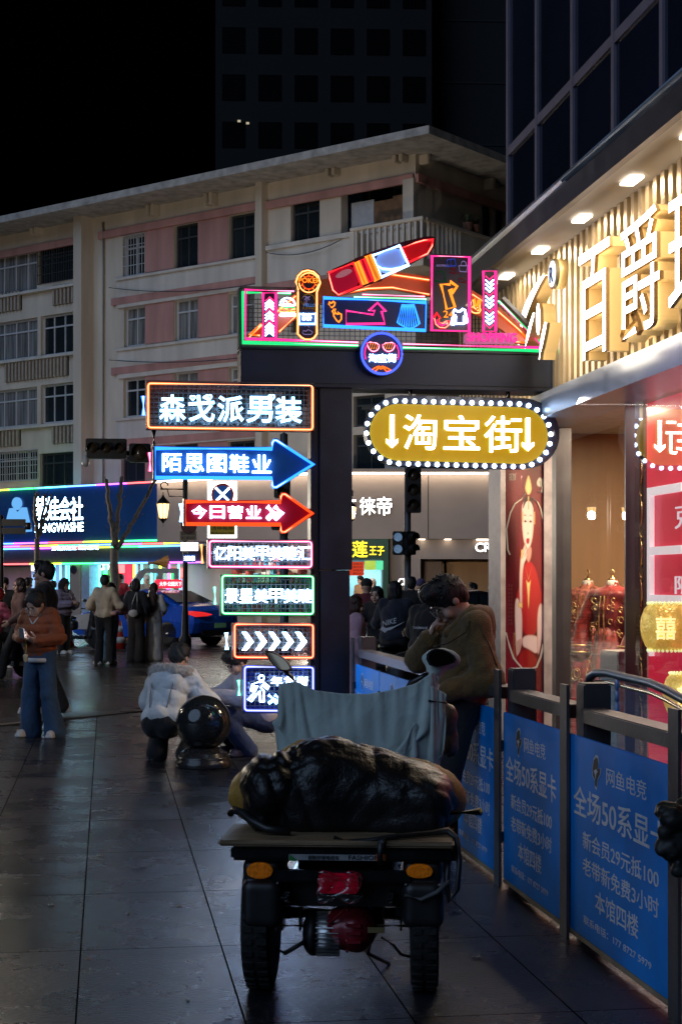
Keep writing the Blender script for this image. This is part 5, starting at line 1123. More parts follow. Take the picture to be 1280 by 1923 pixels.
# tall violet board
o_ = board(c4([(85, 88), (440, 100), (438, 778), (82, 770)]), m_vb, 'violet_board'); tubes(o_, 'magenta', [c4([(97, 98), (431, 108), (428, 768), (95, 760)])], .0105, .108, closed=True)
tubes(o_, 'amber', [c4([(178, 350), (258, 352), (258, 325), (322, 368), (278, 428), (275, 392), (252, 398), (302, 552), (228, 572)])], .009, .108, 'arrow_tube', True)
tubes(o_, 'white', [c4([(300, 572), (320, 590), (350, 590), (370, 570), (390, 578), (412, 690), (398, 695), (378, 640), (380, 700), (308, 700), (312, 630), (285, 712), (272, 708), (290, 590), (300, 572)])], .0075, .108, 'sweater_tube')
htxt(o_, '24', c4([(175, 605), (265, 665)]), 'amber', .108, .0)
tubes(o_, 'red', [c4([(118, 650), (110, 655), (140, 605), (170, 655), (158, 660), (160, 690), (190, 700), (225, 680), (252, 680), (250, 710), (215, 738), (165, 735), (130, 705), (118, 650)])], .007, .108, 'arrow_tube'); tubes(o_, 'magenta', [c4([(140, 665), (150, 700), (190, 718), (225, 700)])], .006, .108, 'arrow_tube')
htxt(o_, 'SHOPPING', c4([(115, 195), (222, 215)]), 'violet', .102, -.005, .005, DIM); htxt(o_, 'BUY', c4([(145, 122), (188, 140)]), 'green', .102, 0, .005, DIM); htxt(o_, 'BEST', c4([(240, 225), (290, 245)]), 'red', .102, 0, .005, DIM); htxt(o_, 'PRICE', c4([(235, 258), (318, 278)]), 'red', .102, 0, .005, DIM)
tubes(o_, 'violet', [c4([(335, 185), (345, 235), (405, 240), (412, 185), (335, 185)]), c4([(355, 180), (362, 150), (380, 143), (398, 155), (402, 182)])], .004, .105, 'handbag_tube', pal=DIM); tubes(o_, 'blue', [c4([(235, 130), (225, 190), (312, 185), (300, 125), (235, 130)]), c4([(262, 130), (265, 188)])], .004, .105, 'shorts_tube', pal=DIM); tubes(o_, 'green', [c4([(140, 240), (125, 320), (225, 325), (200, 235), (140, 240)])], .004, .105, 'skirt_tube', pal=DIM); tubes(o_, 'red', [c4([(335, 330), (340, 300), (365, 295), (400, 335), (335, 330)])], .004, .105, 'shoe_tube', pal=DIM)
# SHOPPING plate
o_ = plate(HD, c4(rrect(378, 788, 838, 885, 25)), .06, .03, mat('pink_plate', (.45, .12, .32), .4, var=.05, emit=(.8, .15, .5), es=.22), 'shopping_plate'); htxt(o_, 'SHOPPING', c4([(390, 795), (828, 875)]), 'magenta', .092, .015)
# round face sign under the header
FS = thing('round_sign', PS.pt(su(714), sv(707)), 'round blue neon sign with sunglasses and moustache on the beam', 'neon sign')
c = PS.px(714, 666, .04); rad = .19; circ = lambda r_, w_, n=32: [c+PS.ex*math.cos(a)*r_+UP*math.sin(a)*r_+PS.n*w_ for a in np.linspace(0, 2*math.pi, n+1)[:-1]]
b = MB(); b.prism(circ(rad, 0), PS.n*.06); b.build('sign_disc', m_nb, FS); b = MB(); b.tube(circ(rad-.012, .075), .0115, 6, True); b.build('neon_tube', NE['deep_blue'], FS)
b = MB(); b.tube([c+PS.ex*math.cos(a)*.15+UP*math.sin(a)*.15+PS.n*.07 for a in np.linspace(2.6, 3.5, 8)], .006, 6); b.tube([c+PS.ex*math.cos(a)*.15+UP*math.sin(a)*.15+PS.n*.07 for a in np.linspace(-.35, .55, 8)], .006, 6); b.build('cheek_tube', NE['magenta'], FS)
c5 = lambda L: [(430+x/2.032, 430+y/2.032) for x, y in L]
for L in ([(525, 430), (572, 437), (570, 460), (548, 470), (530, 455)], [(584, 437), (632, 432), (628, 460), (606, 470), (588, 458)]): tubes(FS, 'pink', [c5(sm(L, 2))], .007, .11, 'glasses_tube', True)
tubes(FS, 'amber', [c5([(540+i*9, 436), (533+i*9, 458)]) for i in range(4)]+[c5([(597+i*9, 436), (590+i*9, 458)]) for i in range(4)], .004, .11, 'glasses_tube'); tubes(FS, 'orange', [c5([(541, 540), (555, 545), (570, 530), (578, 534), (588, 530), (602, 545), (616, 538), (600, 530), (585, 524), (578, 527), (570, 524), (556, 530), (541, 540)])], .006, .11, 'moustache_tube')
for i, ch in enumerate('淘宝街'): stxt(FS, ch, 688+i*17.5, 704.5+i*17.5, 668, 683, .105, .012, .02, 'white', False)
# ================================================================ hanging yellow stadium sign
YS = thing('hanging_sign', PS.pt(su(861), sv(748)), 'yellow stadium shaped sign ringed with white bulbs hanging from the beam', 'illuminated sign')
def stad(x0, x1, y0, y1, n=14, sk=9):
    r_ = (y1-y0)/2; L = [(x1-r_+r_*math.sin(a), y0+r_-r_*math.cos(a)) for a in np.linspace(0, math.pi, n)]+[(x0+r_-r_*math.sin(a), y0+r_+r_*math.cos(a)) for a in np.linspace(0, math.pi, n)]
    return [(x, y+sk*(x-x0)/(x1-x0)-sk/2) for x, y in L]
plate(YS, stad(681, 1040, 749, 880), -.16, .17, mat('black_sign_box', (.015, .018, .03), .3, var=.1, coat=.3), 'sign_box')
plate(YS, stad(694, 1027, 762, 868), .0105, .02, mat('yellow_face', (.50, .33, .015), .35, var=.05, emit=(1, .60, .012), es=.27), 'sign_face')
tot = stad(687.5, 1033.5, 755.5, 873.5, 60); 
P3 = [PS.px(x, y, .03) for x, y in tot]; ln = [0]
for a, b_ in zip(P3, P3[1:]+P3[:1]): ln.append(ln[-1]+(b_-a).length)
nb = 46; bulb0 = None
for k in range(nb):
    d = ln[-1]*k/nb; i = max(j for j in range(len(P3)) if ln[j] <= d); f_ = (d-ln[i])/max(1e-6, ln[i+1]-ln[i]); p = P3[i].lerp(P3[(i+1) % len(P3)], f_)
    b = MB(); b.ball(p, .0215, 10)
    if bulb0 is None: bulb0 = b.build('bulb', glow('bulb_white', (.50, .70, 1), 12), YS); b0 = p
    else: o_ = bulb0.copy(); COL.objects.link(o_); o_.parent = YS; o_.location = p-b0
m_yl = glow('sign_white', (1, 1, .92), 9)
m_ys = glow('letter_edge', (1, .80, .05), 1.0)
def ytxt(st, x0, x1, yt, yb, bold=.01): u0, u1 = su(x0), su(x1); xc = (x0+x1)/2; v0, v1 = sv(yb, xc), sv(yt, xc); b = MB(); b.text(st, PS.pt(u0, v0, .031), PS.ex, UP, u1-u0, v1-v0, .05, bold, 0, 1); b.build('sign_character', [m_yl, m_ys], YS)
ytxt('淘', 754, 816, 780, 846); ytxt('宝', 829, 896, 782, 846); ytxt('街', 905, 975, 783, 851)
for x, y0 in ((734, 780), (988, 786)): b = MB(); b.prism([PS.px(x+a, y0+d, .031) for a, d in ((-4, 0), (4, 0), (4, 49), (11, 45), (11, 52), (0, 62), (-11, 52), (-11, 45), (-4, 49))], PS.n*.05, 0, 1); b.build('sign_arrow', [m_yl, m_ys], YS)
# ================================================================ people
SKIN = mat('skin', (.52, .32, .24), .5, var=.08, vs=14); SKINL = mat('skin_lips', (.38, .13, .11), .45, var=0)
HAIRB = mat('black_hair', (.010, .009, .010), .6, var=.3, vs=60, bump=.3, bs=90, stretch=(3, 3, .4)); HAIRW = mat('brown_hair', (.045, .018, .012), .4, var=.4, vs=60, bump=.5, bs=90, stretch=(3, 3, .4))
EYE = mat('dark_eye', (.01, .008, .008), .15, var=0)
def cloth(n, c, rough=.85, var=.12, bump=.25, bs=60, sheen=.15, vs=8): return mat(n, c, rough, var=var, vs=vs, bump=bump, bs=bs, sheen=sheen, crease=(9, .35))
def rotx(a): return Matrix.Rotation(a, 3, 'X')
def hand(mb, wrist, d, palm, M, sd=1, curl=.5, h=.0045, thumb=.6, k=1.0):
    """palm, four bent fingers and a thumb; d runs to the fingertips, palm is the way the palm faces"""
    wrist = V(wrist); d = V(d).normalized(); pn = (V(palm)-d*V(palm).dot(d)).normalized(); x = d.cross(pn)*sd       # x towards the thumb
    s = Sdf(); c = wrist+d*.05
    Mx = np.array([list(x), list(d), list(-pn)]).T
    s.cap(wrist-d*.03, wrist+d*.01, .025, .026); s.ell(c, (.041, .052, .017), Mx, .02)
    for i, (off, L) in enumerate(((.030, .072), (.010, .080), (-.010, .074), (-.029, .058))):
        p = wrist+d*(.088-.006*abs(i-1.2))+x*off; a = 0; L3 = (L*.45, L*.30, L*.25); c_ = curl*(.85+.12*i)
        for j in range(3):
            a += c_*(.55, .8, .55)[j]; dd = d*math.cos(a)+pn*math.sin(a)+x*off*.8; q = p+dd.normalized()*L3[j]
            s.cap(p, q, .0092-.0010*j, .0086-.0012*j, .006); p = q
    p = wrist+d*.022+x*.030+pn*.008; t1 = (d*.75+x*.75+pn*thumb*.6).normalized(); q = p+t1*.038; t2 = (d*.95+x*.25+pn*thumb).normalized(); r_ = q+t2*.034; e = r_+(d+pn*thumb*.9-x*.1).normalized()*.024
    s.cap(p, q, .0135, .011, .012).cap(q, r_, .0105, .0095, .006).cap(r_, e, .0095, .0075, .006)
    sculpt(mb, s, h, M, m=.012)
def person(pos, yaw, H, label, top, bot, hair=('short', None), head=(0, 0, 0), arms=None, legs=None, pelvis=(0, 0, .93), neck=(0, .0, 1.46), headc=None, h=.02, shoes=None, puff=0, coat=0, hem=.075, tt=.022, seed=1, group=None, handsp=None, face=True, feet=True, sleeve=.052, side=(1, 0, 0), waist=None, skinm=None, hs=1.05):
    """builds one figure facing -Y before it is turned; all sizes for a 1.72 m body, then scaled"""
    k = H/1.72; M = Matrix.Translation(V(pos)) @ Matrix.Rotation(yaw, 4, 'Z') @ Matrix.Diagonal((k, k, k, 1))
    t = thing('person', V(pos), label, 'person', group)
    P_, N_ = V(pelvis), V(neck); z = (N_-P_).normalized(); x = V(side); x = (x-z*x.dot(z)).normalized(); y = z.cross(x)
    T = np.array([list(x), list(y), list(z)]).T; L = (N_-P_).length
    at = lambda f, a=0, b=0: P_+z*(L*f)+x*a+y*b
    arms = arms or (((-.23, .03, 1.13), (-.25, -.06, .90)), ((.23, .03, 1.13), (.25, -.06, .90)))
    legs = legs or (((-.10, -.02, .48), (-.10, .02, .08)), ((.10, -.02, .48), (.10, .02, .08)))
    hc = V(headc) if headc else N_+z*.05+V((0, -.015, .115)); pit, yw, rl = head
    Mh = (Matrix.Rotation(R(yw), 3, 'Z') @ rotx(R(pit)) @ Matrix.Rotation(R(rl), 3, 'Y')); hl = lambda *p: hc+Mh @ V(p); Ma = np.array(Mh)
    hl0 = hl; hl = lambda *p: hc+Mh @ (V(p)*hs); E_ = lambda *r: tuple(q*hs for q in r)
    sh = [at(.93, s*.152) for s in (-1, 1)]
    # ---- body
    s = Sdf(); s.ell(at(.08), (.15, .11, .12), T).ell(at(.45), (.135, .095, .17), T).ell(at(.72), (.16, .105, .16), T).cap(sh[0], sh[1], .05, .05, .05)
    s.cap(at(.95), hl(0, .02, -.06), .058, .05, .03)
    for i in (0, 1):
        e, w_ = V(arms[i][0]), V(arms[i][1]); s.cap(sh[i], e, .047, .038).cap(e, w_, .038, .026)
        kn, an = V(legs[i][0]), V(legs[i][1]); hp = at(-.02, (-1, 1)[i]*.085); s.cap(hp, kn, .082, .052).cap(kn, an, .052, .036)
    b = MB(); sculpt(b, s, max(h, .016), M)
    s = Sdf(); s.ell(hl(0, .012, .02), E_(.074, .092, .095), Ma).ell(hl(0, -.02, -.045), E_(.056, .066, .075), Ma).ell(hl(0, -.058, -.098), E_(.024, .022, .02), Ma, .03)
    s.cap(hl(0, -.084, .004), hl(0, -.106, -.034), .008, .0135, .014).ell(hl(0, -.092, -.064), E_(.024, .011, .012), Ma, .012)
    for q in (-1, 1):
        s.ell(hl(q*.076, .012, -.01), E_(.011, .020, .030), Ma, .01).ell(hl(q*.05, -.065, -.04), E_(.018, .02, .025), Ma, .02)
        s.ell(hl(q*.031, -.092, .004), E_(.019, .014, .010), Ma, .012, 's')
    s.cap(hl(0, .02, -.05), at(.97), .054, .06, .02)
    sculpt(b, s, max(.007, h*.55), M)
    for i in (0, 1):
        e, w_ = V(arms[i][0]), V(arms[i][1]); d = (w_-e).normalized(); hp = (handsp or {}).get(i, {})
        dd = V(hp.get('d', d)); pn = V(hp.get('palm', ((1 if i == 0 else -1), -.2, 0)))
        hand(b, w_, dd, pn, M, (1 if i == 0 else -1)*hp.get('flip', 1), hp.get('curl', .45), max(.0045, h*.34), hp.get('thumb', .6))
    bo = b.build('body', skinm or SKIN, t)
    if face:
        b = MB()
        for q in (-1, 1): b.ball(M @ hl(q*.031, -.081, .004), .0125*k, 8); b.tube([M @ hl(q*.012, -.093, .026), M @ hl(q*.032, -.095, .031), M @ hl(q*.052, -.08, .026)], .0035*k, 5)
        b.build('eyes_and_brows', EYE, t); b = MB(); b.ball(M @ hl(0, -.1, -.064), (.019*k, .006*k, .007*k), 8, 0, (M.to_3x3()*(1/k)) @ Mh); b.build('lips', SKINL, t)
    # ---- hair or headgear
    st, hm = hair[0], hair[1] or HAIRB; s = Sdf()
    if st in ('short', 'long', 'tied', 'bob'):
        s.ell(hl(0, .022, .035), E_(.089, .104, .098), Ma)
        if st == 'short': s.ell(hl(0, -.045, .095), E_(.075, .055, .045), Ma, .03).ell(hl(0, .07, .0), E_(.075, .05, .08), Ma, .03)
        if st == 'long':
            s.cap(hl(0, .06, .0), hl(0, .105, -.16), .085, .095, .05); p = hl(0, .1, -.18); s.cap(p, at(.62, 0, .15), .10, .10, .05).cap(at(.62, -.05, .15), at(.40, -.02, .16), .065, .05, .04).cap(at(.62, .05, .15), at(.38, .03, .165), .065, .045, .04)
        if st == 'bob': s.ell(hl(0, .03, -.05), E_(.098, .09, .10), Ma, .03)
        if st == 'tied': s.ell(hl(0, .11, .03), E_(.045, .045, .05), Ma, .02).cap(hl(0, .1, 0), hl(0, .10, -.10), .03, .02, .02)
        s.ell(hl(0, -.105, -.045), E_(.068, .07, .092), Ma, .012, 's')
        if st in ('tied', 'bob'): s.ell(hl(0, -.125, .015), E_(.066, .085, .078), Ma, .015, 's')
        fw = lambda X: folds(X, .009, 46, seed, (1, 1, .45))+folds(X, .004, 110, seed+1, (1, 1, .4))
        b = MB(); sculpt(b, s, max(.008, h*.6), M, fw)
        rg = random.Random(seed)
        if h < .014 and st != 'tied':   # loose locks that break the outline
            for i in range(300):
                a = rg.uniform(0, 6.28); el = rg.uniform(.15, 1.45); d = Mh @ V((math.cos(a)*math.cos(el), math.sin(a)*math.cos(el), math.sin(el))); p0 = hl(0, .022, .035)+V((d.x*.088, d.y*.10, d.z*.097)); td = (Mh @ V((rg.uniform(-.5, .5), rg.uniform(-1, .3), rg.uniform(-.6, .3))))
                if (Mh.transposed() @ (p0-hc)).y < -.07 and (Mh.transposed() @ (p0-hc)).z < .05: continue
                b.tube([M @ p0, M @ (p0+d*.012+td*.022), M @ (p0+d*.010+td*.045)], [.007, .005, .001], 4)
        b.build('hair', hm, t)
    elif st == 'beanie': s.ell(hl(0, .01, .05), E_(.09, .105, .09), Ma).box(hl(0, 0, -.10), (.3, .3, .11), .01, Ma, .005, 's'); b = MB(); sculpt(b, s, .012, M); b.build('beanie', hm, t)
    elif st == 'helmet': s.ell(hl(0, .01, .03), E_(.125, .14, .125), Ma).box(hl(0, -.12, -.06), (.09, .1, .07), .02, Ma, .02, 's'); b = MB(); sculpt(b, s, .014, M); b.build('helmet', hm, t)
    elif st == 'hood': s.ell(hl(0, .03, .02), E_(.115, .125, .135), Ma).cap(hl(0, .05, -.05), at(.95), .11, .12, .04).ell(hl(0, -.12, -.02), E_(.075, .09, .1), Ma, .02, 's'); b = MB(); sculpt(b, s, .014, M, lambda X: folds(X, .004, 25, seed)); b.build('hood', hm, t)
    # ---- clothes
    g = tt; s = Sdf(); s.ell(at(.45), (.145+g, .105+g, .19), T).ell(at(.72), (.165+g, .11+g, .17), T).cap(sh[0], sh[1], .055+g*.6, .055+g*.6, .05)
    s.ell(at(.12 if not coat else .05), (.155+g, .12+g, .13), T, .05)
    if coat: s.cap(at(0), at(-coat/L), .15+g*.5, .165+g, .05)
    s.cap(at(.90), at(1.0), .080+g*.35, .074+g*.3, .03)
    for i in (0, 1):
        e, w_ = V(arms[i][0]), V(arms[i][1]); s.cap(sh[i], e, .058+g*.75, sleeve+g*.7, .03).cap(e, e.lerp(w_, .93), sleeve+g*.7, sleeve-.012+g*.45, .02)
    hb = lambda *p: hl(*p)
    s.ell(hl(0, -.015, .01), E_(.088, .118, .13), Ma, .008, 's')
    if puff: wr = lambda X: puff*(np.abs(np.cos((X @ _n(z))*math.pi/.105))**6-.25)+folds(X, .006, 22, seed)
    else: wr = lambda X: folds(X, .011, 13, seed, (1, 1, .7))+folds(X, .003, 38, seed+3)
    b = MB(); sculpt(b, s, h*.9, M, wr); b.build('jacket', top, t)
    s = Sdf(); s.ell(at(.03), (.158+g*.3, .122+g*.3, .12), T)
    for i in (0, 1):
        kn, an = V(legs[i][0]), V(legs[i][1]); hp = at(-.02, (-1, 1)[i]*.085); en = an+(an-kn).normalized()*.02 if feet else an
        s.cap(hp, kn, .098, .060+(hem-.06)*.5, .04).cap(kn, en, .060+(hem-.06)*.5, hem, .03)
    b = MB(); sculpt(b, s, h*.9, M, lambda X: folds(X, .010, 13, seed+9, (1, 1, .45))+folds(X, .003, 34, seed+4, (1, 1, 1.2))); b.build('trousers', bot, t)
    if feet:
        sm_ = shoes or mat('white_shoe', (.55, .54, .52), .5, var=.2, vs=20)
        for i in (0, 1):
            kn, an = V(legs[i][0]), V(legs[i][1]); fd = V((0, -1, 0)) if len(legs[i]) < 3 else V(legs[i][2]); fd = fd.normalized(); fx = UP.cross(fd)
            Mf = np.array([list(fx), list(-fd), (0, 0, 1)]).T; c = V((an.x, an.y, 0)); zf = an.z-.08
            s = Sdf(); s.cap(c+UP*(zf+.055)-fd*.04, c+UP*(zf+.045)+fd*.15, .048, .042, .02).cap(c+UP*(zf+.07)-fd*.02, c+UP*(zf+.11), .048, .045, .03).box(c+UP*(zf+.02)+fd*.055, (.045, .145, .02), .018, Mf, .01).box(c+UP*(zf+.40), (.4, .4, .40), .001, None, .004, 'i')
            b = MB(); sculpt(b, s, max(.009, h*.6), M); b.build('shoe', sm_, t)
    t['_hl'] = 0
    return t, M, hl, at, Mh
def smartphone(c, ex, ey, label, lit=True):
    c = V(c); ex = V(ex).normalized(); ey = V(ey).normalized(); n = ex.cross(ey).normalized()
    b = MB(); b.obox(c, ex*.036, ey*.076, n*.0045, bev=.003); o = b.build('smartphone', mat('phone_case', (.35, .33, .34), .35, var=.1), None, c); tag(o, label, 'phone')
    b = MB(); b.obox(c-n*.005, ex*.033, ey*.072, n*.0006); b.build('screen', glow('phone_screen', (.75, .85, 1), 5), o); return o
PEN = mat
blk = cloth('black_cloth', (.010, .010, .012)); blkt = cloth('black_trousers', (.011, .011, .013)); jean = cloth('blue_denim', (.030, .075, .15), bump=.35, bs=160, var=.3, vs=5); ljean = cloth('light_denim', (.10, .20, .32), bump=.3, bs=160)
# woman in the brown padded jacket
pA = G(77, 1384); brown = cloth('rust_padded_cloth', (.26, .062, .016), .7, .12, .15, 40)
t, M, hl, at, Mh = person(pA, R(-22), 1.66, 'woman in a rust padded jacket and wide blue jeans looking down at her phone', brown, jean, ('tied', None), (36, -8, 0), arms=(((-.25, -.02, 1.12), (-.075, -.27, 1.10)), ((.25, -.02, 1.11), (.095, -.25, 1.07))), legs=(((-.115, -.03, .48), (-.14, .02, .08), (-.35, -1, 0)), ((.115, -.02, .48), (.155, .03, .08), (.25, -1, 0))), h=.0125, puff=.012, tt=.034, hem=.118, seed=4, neck=(0, -.03, 1.385), headc=(0, -.115, 1.475), sleeve=.057, hs=1.14, handsp={0: dict(d=(.55, -.7, .45), palm=(.5, .3, .9), curl=.6, thumb=.7), 1: dict(d=(-.6, -.65, .4), palm=(-.5, .3, .9), curl=.7)})
b = MB()
for q in (-1, 1): b.tube([M @ hl(q*.033+.024*math.cos(a), -.102, -.004+.022*math.sin(a)) for a in np.linspace(0, 6.28, 13)[:-1]], .0024, 5, True)
b.tube([M @ hl(-.009, -.106, .0), M @ hl(.009, -.106, .0)], .002, 4)
for q in (-1, 1): b.tube([M @ hl(q*.057, -.1, .0), M @ hl(q*.08, 0, .005)], .002, 4)
b.build('glasses', mat('silver_wire', (.6, .58, .55), .25, .9, var=0), t)
b = MB(); b.tube([M @ V(p) for p in ((-.075, -.12, 1.36), (-.04, -.15, 1.31), (.0, -.17, 1.26))], .009, 6); b.tube([M @ V(p) for p in ((.08, -.11, 1.37), (.05, -.15, 1.32), (.01, -.17, 1.26))], .009, 6); b.build('white_collar', mat('white_knit', (.5, .5, .5), .8), t)
b = MB(); b.lathe([(.168, .0), (.172, .02), (.165, .045)], M @ V((0, -.0, .835)), 22, UP, 0, True, 1, .8); b.build('shirt_hem', mat('white_knit', (.5, .5, .5), .8), t)
ph = smartphone(M @ V((.0, -.375, 1.165)), M.to_3x3() @ V((.9, -.2, -.15)), M.to_3x3() @ V((.25, -.5, .6)), 'pale phone with a dangling bear charm held by the woman in the rust jacket')
b = MB(); p = M @ V((.03, -.35, 1.11)); pe = V((p.x, p.y, p.z-.2)); b.tube([p, p+V((.012, -.01, -.08)), pe], .004, 5); b.build('cord', mat('yellow_cord', (.6, .5, .12), .6), ph)
s = Sdf().ell(pe-UP*.03, (.02, .012, .026)).ell(pe+UP*.004, (.018, .012, .016)).ell(pe+V((.014, 0, .018)), .007).ell(pe+V((-.014, 0, .018)), .007); b = MB(); sculpt(b, s, .004, m=.01); b.build('bear_charm', mat('cream_charm', (.6, .48, .3), .6), ph)
# crouching person in the white hooded jacket
pB = G(312, 1430); white = cloth('white_padded_cloth', (.70, .70, .70), .75, .1, .15, 30); fur = mat('pale_fur', (.58, .50, .44), .95, var=.4, vs=40, bump=.8, bs=120, sheen=.5)
t, M, hl, at, Mh = person(pB, R(180-22), 1.74, 'person crouching in a white jacket with a furry hood beside the stone ball', white, blkt, ('short', None), (28, 10, 0), pelvis=(0, .10, .34), neck=(.0, -.16, .80), headc=(.0, -.25, .935), arms=(((-.33, -.22, .52), (-.12, -.44, .50)), ((.30, -.24, .52), (.12, -.45, .50))), legs=(((-.22, -.36, .47), (-.17, -.10, .08), (-.3, -1, 0)), ((.20, -.36, .47), (.15, -.10, .08), (.2, -1, 0))), h=.0125, tt=.045, hem=.10, seed=12, sleeve=.066, shoes=mat('cream_shoe', (.5, .48, .44), .6, var=.2))
s = Sdf(); 
for i in range(13):
    a = 6.283*i/12; s.ell((.165*math.cos(a), -.10+.11*math.sin(a)-.02, .80+.035*math.sin(a)), .062, None, .03)
b = MB(); sculpt(b, s, .010, M, lambda X: folds(X, .010, 110, 3)+folds(X, .006, 200, 5)); 
rg = random.Random(2)
for i in range(1200):
    a = rg.uniform(0, 6.28); e = rg.uniform(-1.2, 1.6); c = V((.165*math.cos(a), -.12+.11*math.sin(a), .80+.035*math.sin(a))); o_ = V((math.cos(a), math.sin(a), 0)); d = (o_*math.cos(e)+UP*math.sin(e)).normalized(); p = c+d*.058; q = p+(d+V((rg.uniform(-.6, .6), rg.uniform(-.6, .6), rg.uniform(-.6, .4)))).normalized()*rg.uniform(.02, .036); sd = d.cross(V((.3, .5, .8))).normalized()*.0022
    b.add([M @ (p-sd), M @ (p+sd), M @ q], [(0, 1, 2)])
b.build('fur_trim', fur, t)
s = Sdf().ell((0, .02, .70), (.15, .07, .13)).cap((-.1, -.02, .76), (.1, -.02, .76), .06, .06, .05); b = MB(); sculpt(b, s, .011, M, lambda X: folds(X, .006, 22, 8)); b.build('hood', white, t)
b = MB(); b.tube([M @ V((-.11, .04, .79)), M @ V((-.10, .115, .62)), M @ V((-.08, .16, .46))], .006, 5); b.tube([M @ V((.11, .04, .79)), M @ V((.10, .115, .62)), M @ V((.08, .16, .46))], .006, 5); b.build('seam', cloth('white_seam', (.30, .30, .32)), t)
# crouching person in jeans behind the lowest sign
pC = G(468, 1418); lav = cloth('lavender_fleece', (.42, .40, .48), .85)
person(pC, R(-68), 1.66, 'person crouching in a lavender jacket and blue jeans behind the lowest neon board', lav, cloth('deep_denim', (.016, .038, .12), bump=.35, bs=160, var=.25), ('short', None), (38, 10, 0), pelvis=(0, .17, .33), neck=(0, -.06, .79), headc=(0, -.14, .93), arms=(((-.25, -.2, .60), (-.10, -.40, .60)), ((.26, -.18, .58), (.10, -.42, .62))), legs=(((-.14, -.34, .44), (-.13, -.08, .08), (-.1, -1, 0)), ((.15, -.34, .44), (.13, -.06, .08), (.1, -1, 0))), h=.0125, tt=.045, hem=.09, seed=22, shoes=mat('dark_trainer', (.03, .03, .06), .5, var=.6, vs=30), handsp={0: dict(curl=.8), 1: dict(curl=.8)})
pc = pC+V((-.44, -.10, .66)); smartphone(pc, (.4, -.9, 0), (-.5, -.1, .55), 'dark phone held up by the crouching person in jeans', False)
# man in the olive hooded fleece leaning on the railing
pD = P(855, 1095, 9.32); pD.z = 0; olive = cloth('olive_fleece', (.14, .078, .022), .9, .25, .5, 110, .2, 30)
t, M, hl, at, Mh = person(pD, R(-80), 1.77, 'man in an olive hooded fleece leaning back on the railing, hand at his mouth', olive, blkt, ('short', None), (46, 4, 0), pelvis=(0, .02, .93), neck=(0, .085, 1.40), headc=(0, -.045, 1.505), arms=(((-.20, -.165, 1.165), (-.065, -.135, 1.285)), ((.235, .125, 1.06), (.18, -.10, 1.00))), legs=(((-.11, -.10, .48), (-.11, -.16, .08)), ((.11, -.08, .48), (.12, -.14, .08))), h=.0105, tt=.030, seed=31, sleeve=.060, hem=.085, handsp={0: dict(d=(.25, .22, .93), palm=(.3, .9, .0), curl=.75, thumb=.4), 1: dict(curl=.7)})
s = Sdf()
for i in range(9): a = math.pi*(i/8)-.0; s.ell((.115*math.cos(a), .075+.085*math.sin(a), 1.425), (.040, .040, .045), None, .03)
s.ell((0, .165, 1.345), (.115, .065, .115), None, .05).cap((.10, .03, 1.41), (.05, -.06, 1.32), .03, .022, .03).cap((-.10, .03, 1.41), (-.05, -.06, 1.32), .03, .022, .03)
b = MB(); sculpt(b, s, .009, M, lambda X: folds(X, .005, 24, 8)+folds(X, .002, 70, 5)); b.build('hood', olive, t)
b = MB()
for q in (-1, 1): b.tube([M @ hl(q*.033+.025*math.cos(a), -.106, -.002+.023*math.sin(a)) for a in np.linspace(0, 6.28, 15)[:-1]], .0026, 5, True)
b.tube([M @ hl(-.009, -.112, .0), M @ hl(.009, -.112, .0)], .0022, 4)
for q in (-1, 1): b.tube([M @ hl(q*.058, -.104, .002), M @ hl(q*.083, .01, .008)], .0024, 4)
b.build('glasses', mat('dark_wire', (.12, .12, .13), .4, .6, var=0), t)
b = MB()
for q in (-1, 1): b.add([M @ hl(q*.033+.023*math.cos(a), -.106, -.002+.021*math.sin(a)) for a in np.linspace(0, 6.28, 13)[:-1]], [tuple(range(12))])
b.build('lens', glass('spectacle_lens', (.9, .95, 1), 1.5, .12), t)
for z_, y_ in ((1.40, .02), ): pass
b = MB(); b.tube([M @ V((.222, .02, 1.40)), M @ V((.228, .0, 1.33)), M @ V((.215, -.10, 1.27)), M @ V((.15, -.165, 1.25))], .004, 5); b.tube([M @ V((.225, .06, 1.40)), M @ V((.262, .13, 1.25)), M @ V((.29, .175, 1.10))], .004, 5); b.build('seam', cloth('dark_olive_seam', (.03, .018, .006)), t)
# couple embracing
pE = G(197, 1248); beige = cloth('beige_fleece', (.50, .41, .30), .95, .15, .4, 70)
person(pE, R(176), 1.78, 'man in a beige fleece and black trousers seen from behind, embraced by a girl', beige, blkt, ('short', None), (8, 0, 0), arms=(((-.30, -.02, 1.15), (-.16, -.26, 1.08)), ((.30, -.02, 1.15), (.16, -.26, 1.08))), tt=.035, hem=.085, seed=41, h=.018, sleeve=.058, legs=(((-.10, -.02, .48), (-.11, .02, .08), (-.5, -1, 0)), ((.10, -.02, .48), (.12, .02, .08), (.7, -1, 0))))
person(pE+V((.07, .36, 0)), R(4), 1.62, 'girl in pink sleeves and pale jeans hugging the man in beige', cloth('pink_knit', (.42, .22, .26)), ljean, ('long', None), (15, -25, 6), arms=(((-.30, -.16, 1.14), (-.13, -.50, 1.13)), ((.30, -.16, 1.14), (.10, -.50, 1.10))), seed=43, h=.018, handsp={0: dict(d=(.95, -.1, 0), palm=(0, 1, 0), curl=.2), 1: dict(d=(-.95, -.1, 0), palm=(0, 1, 0), curl=.2)}, legs=(((-.13, -.02, .48), (-.16, .02, .08)), ((.06, -.02, .48), (.05, .02, .08))))
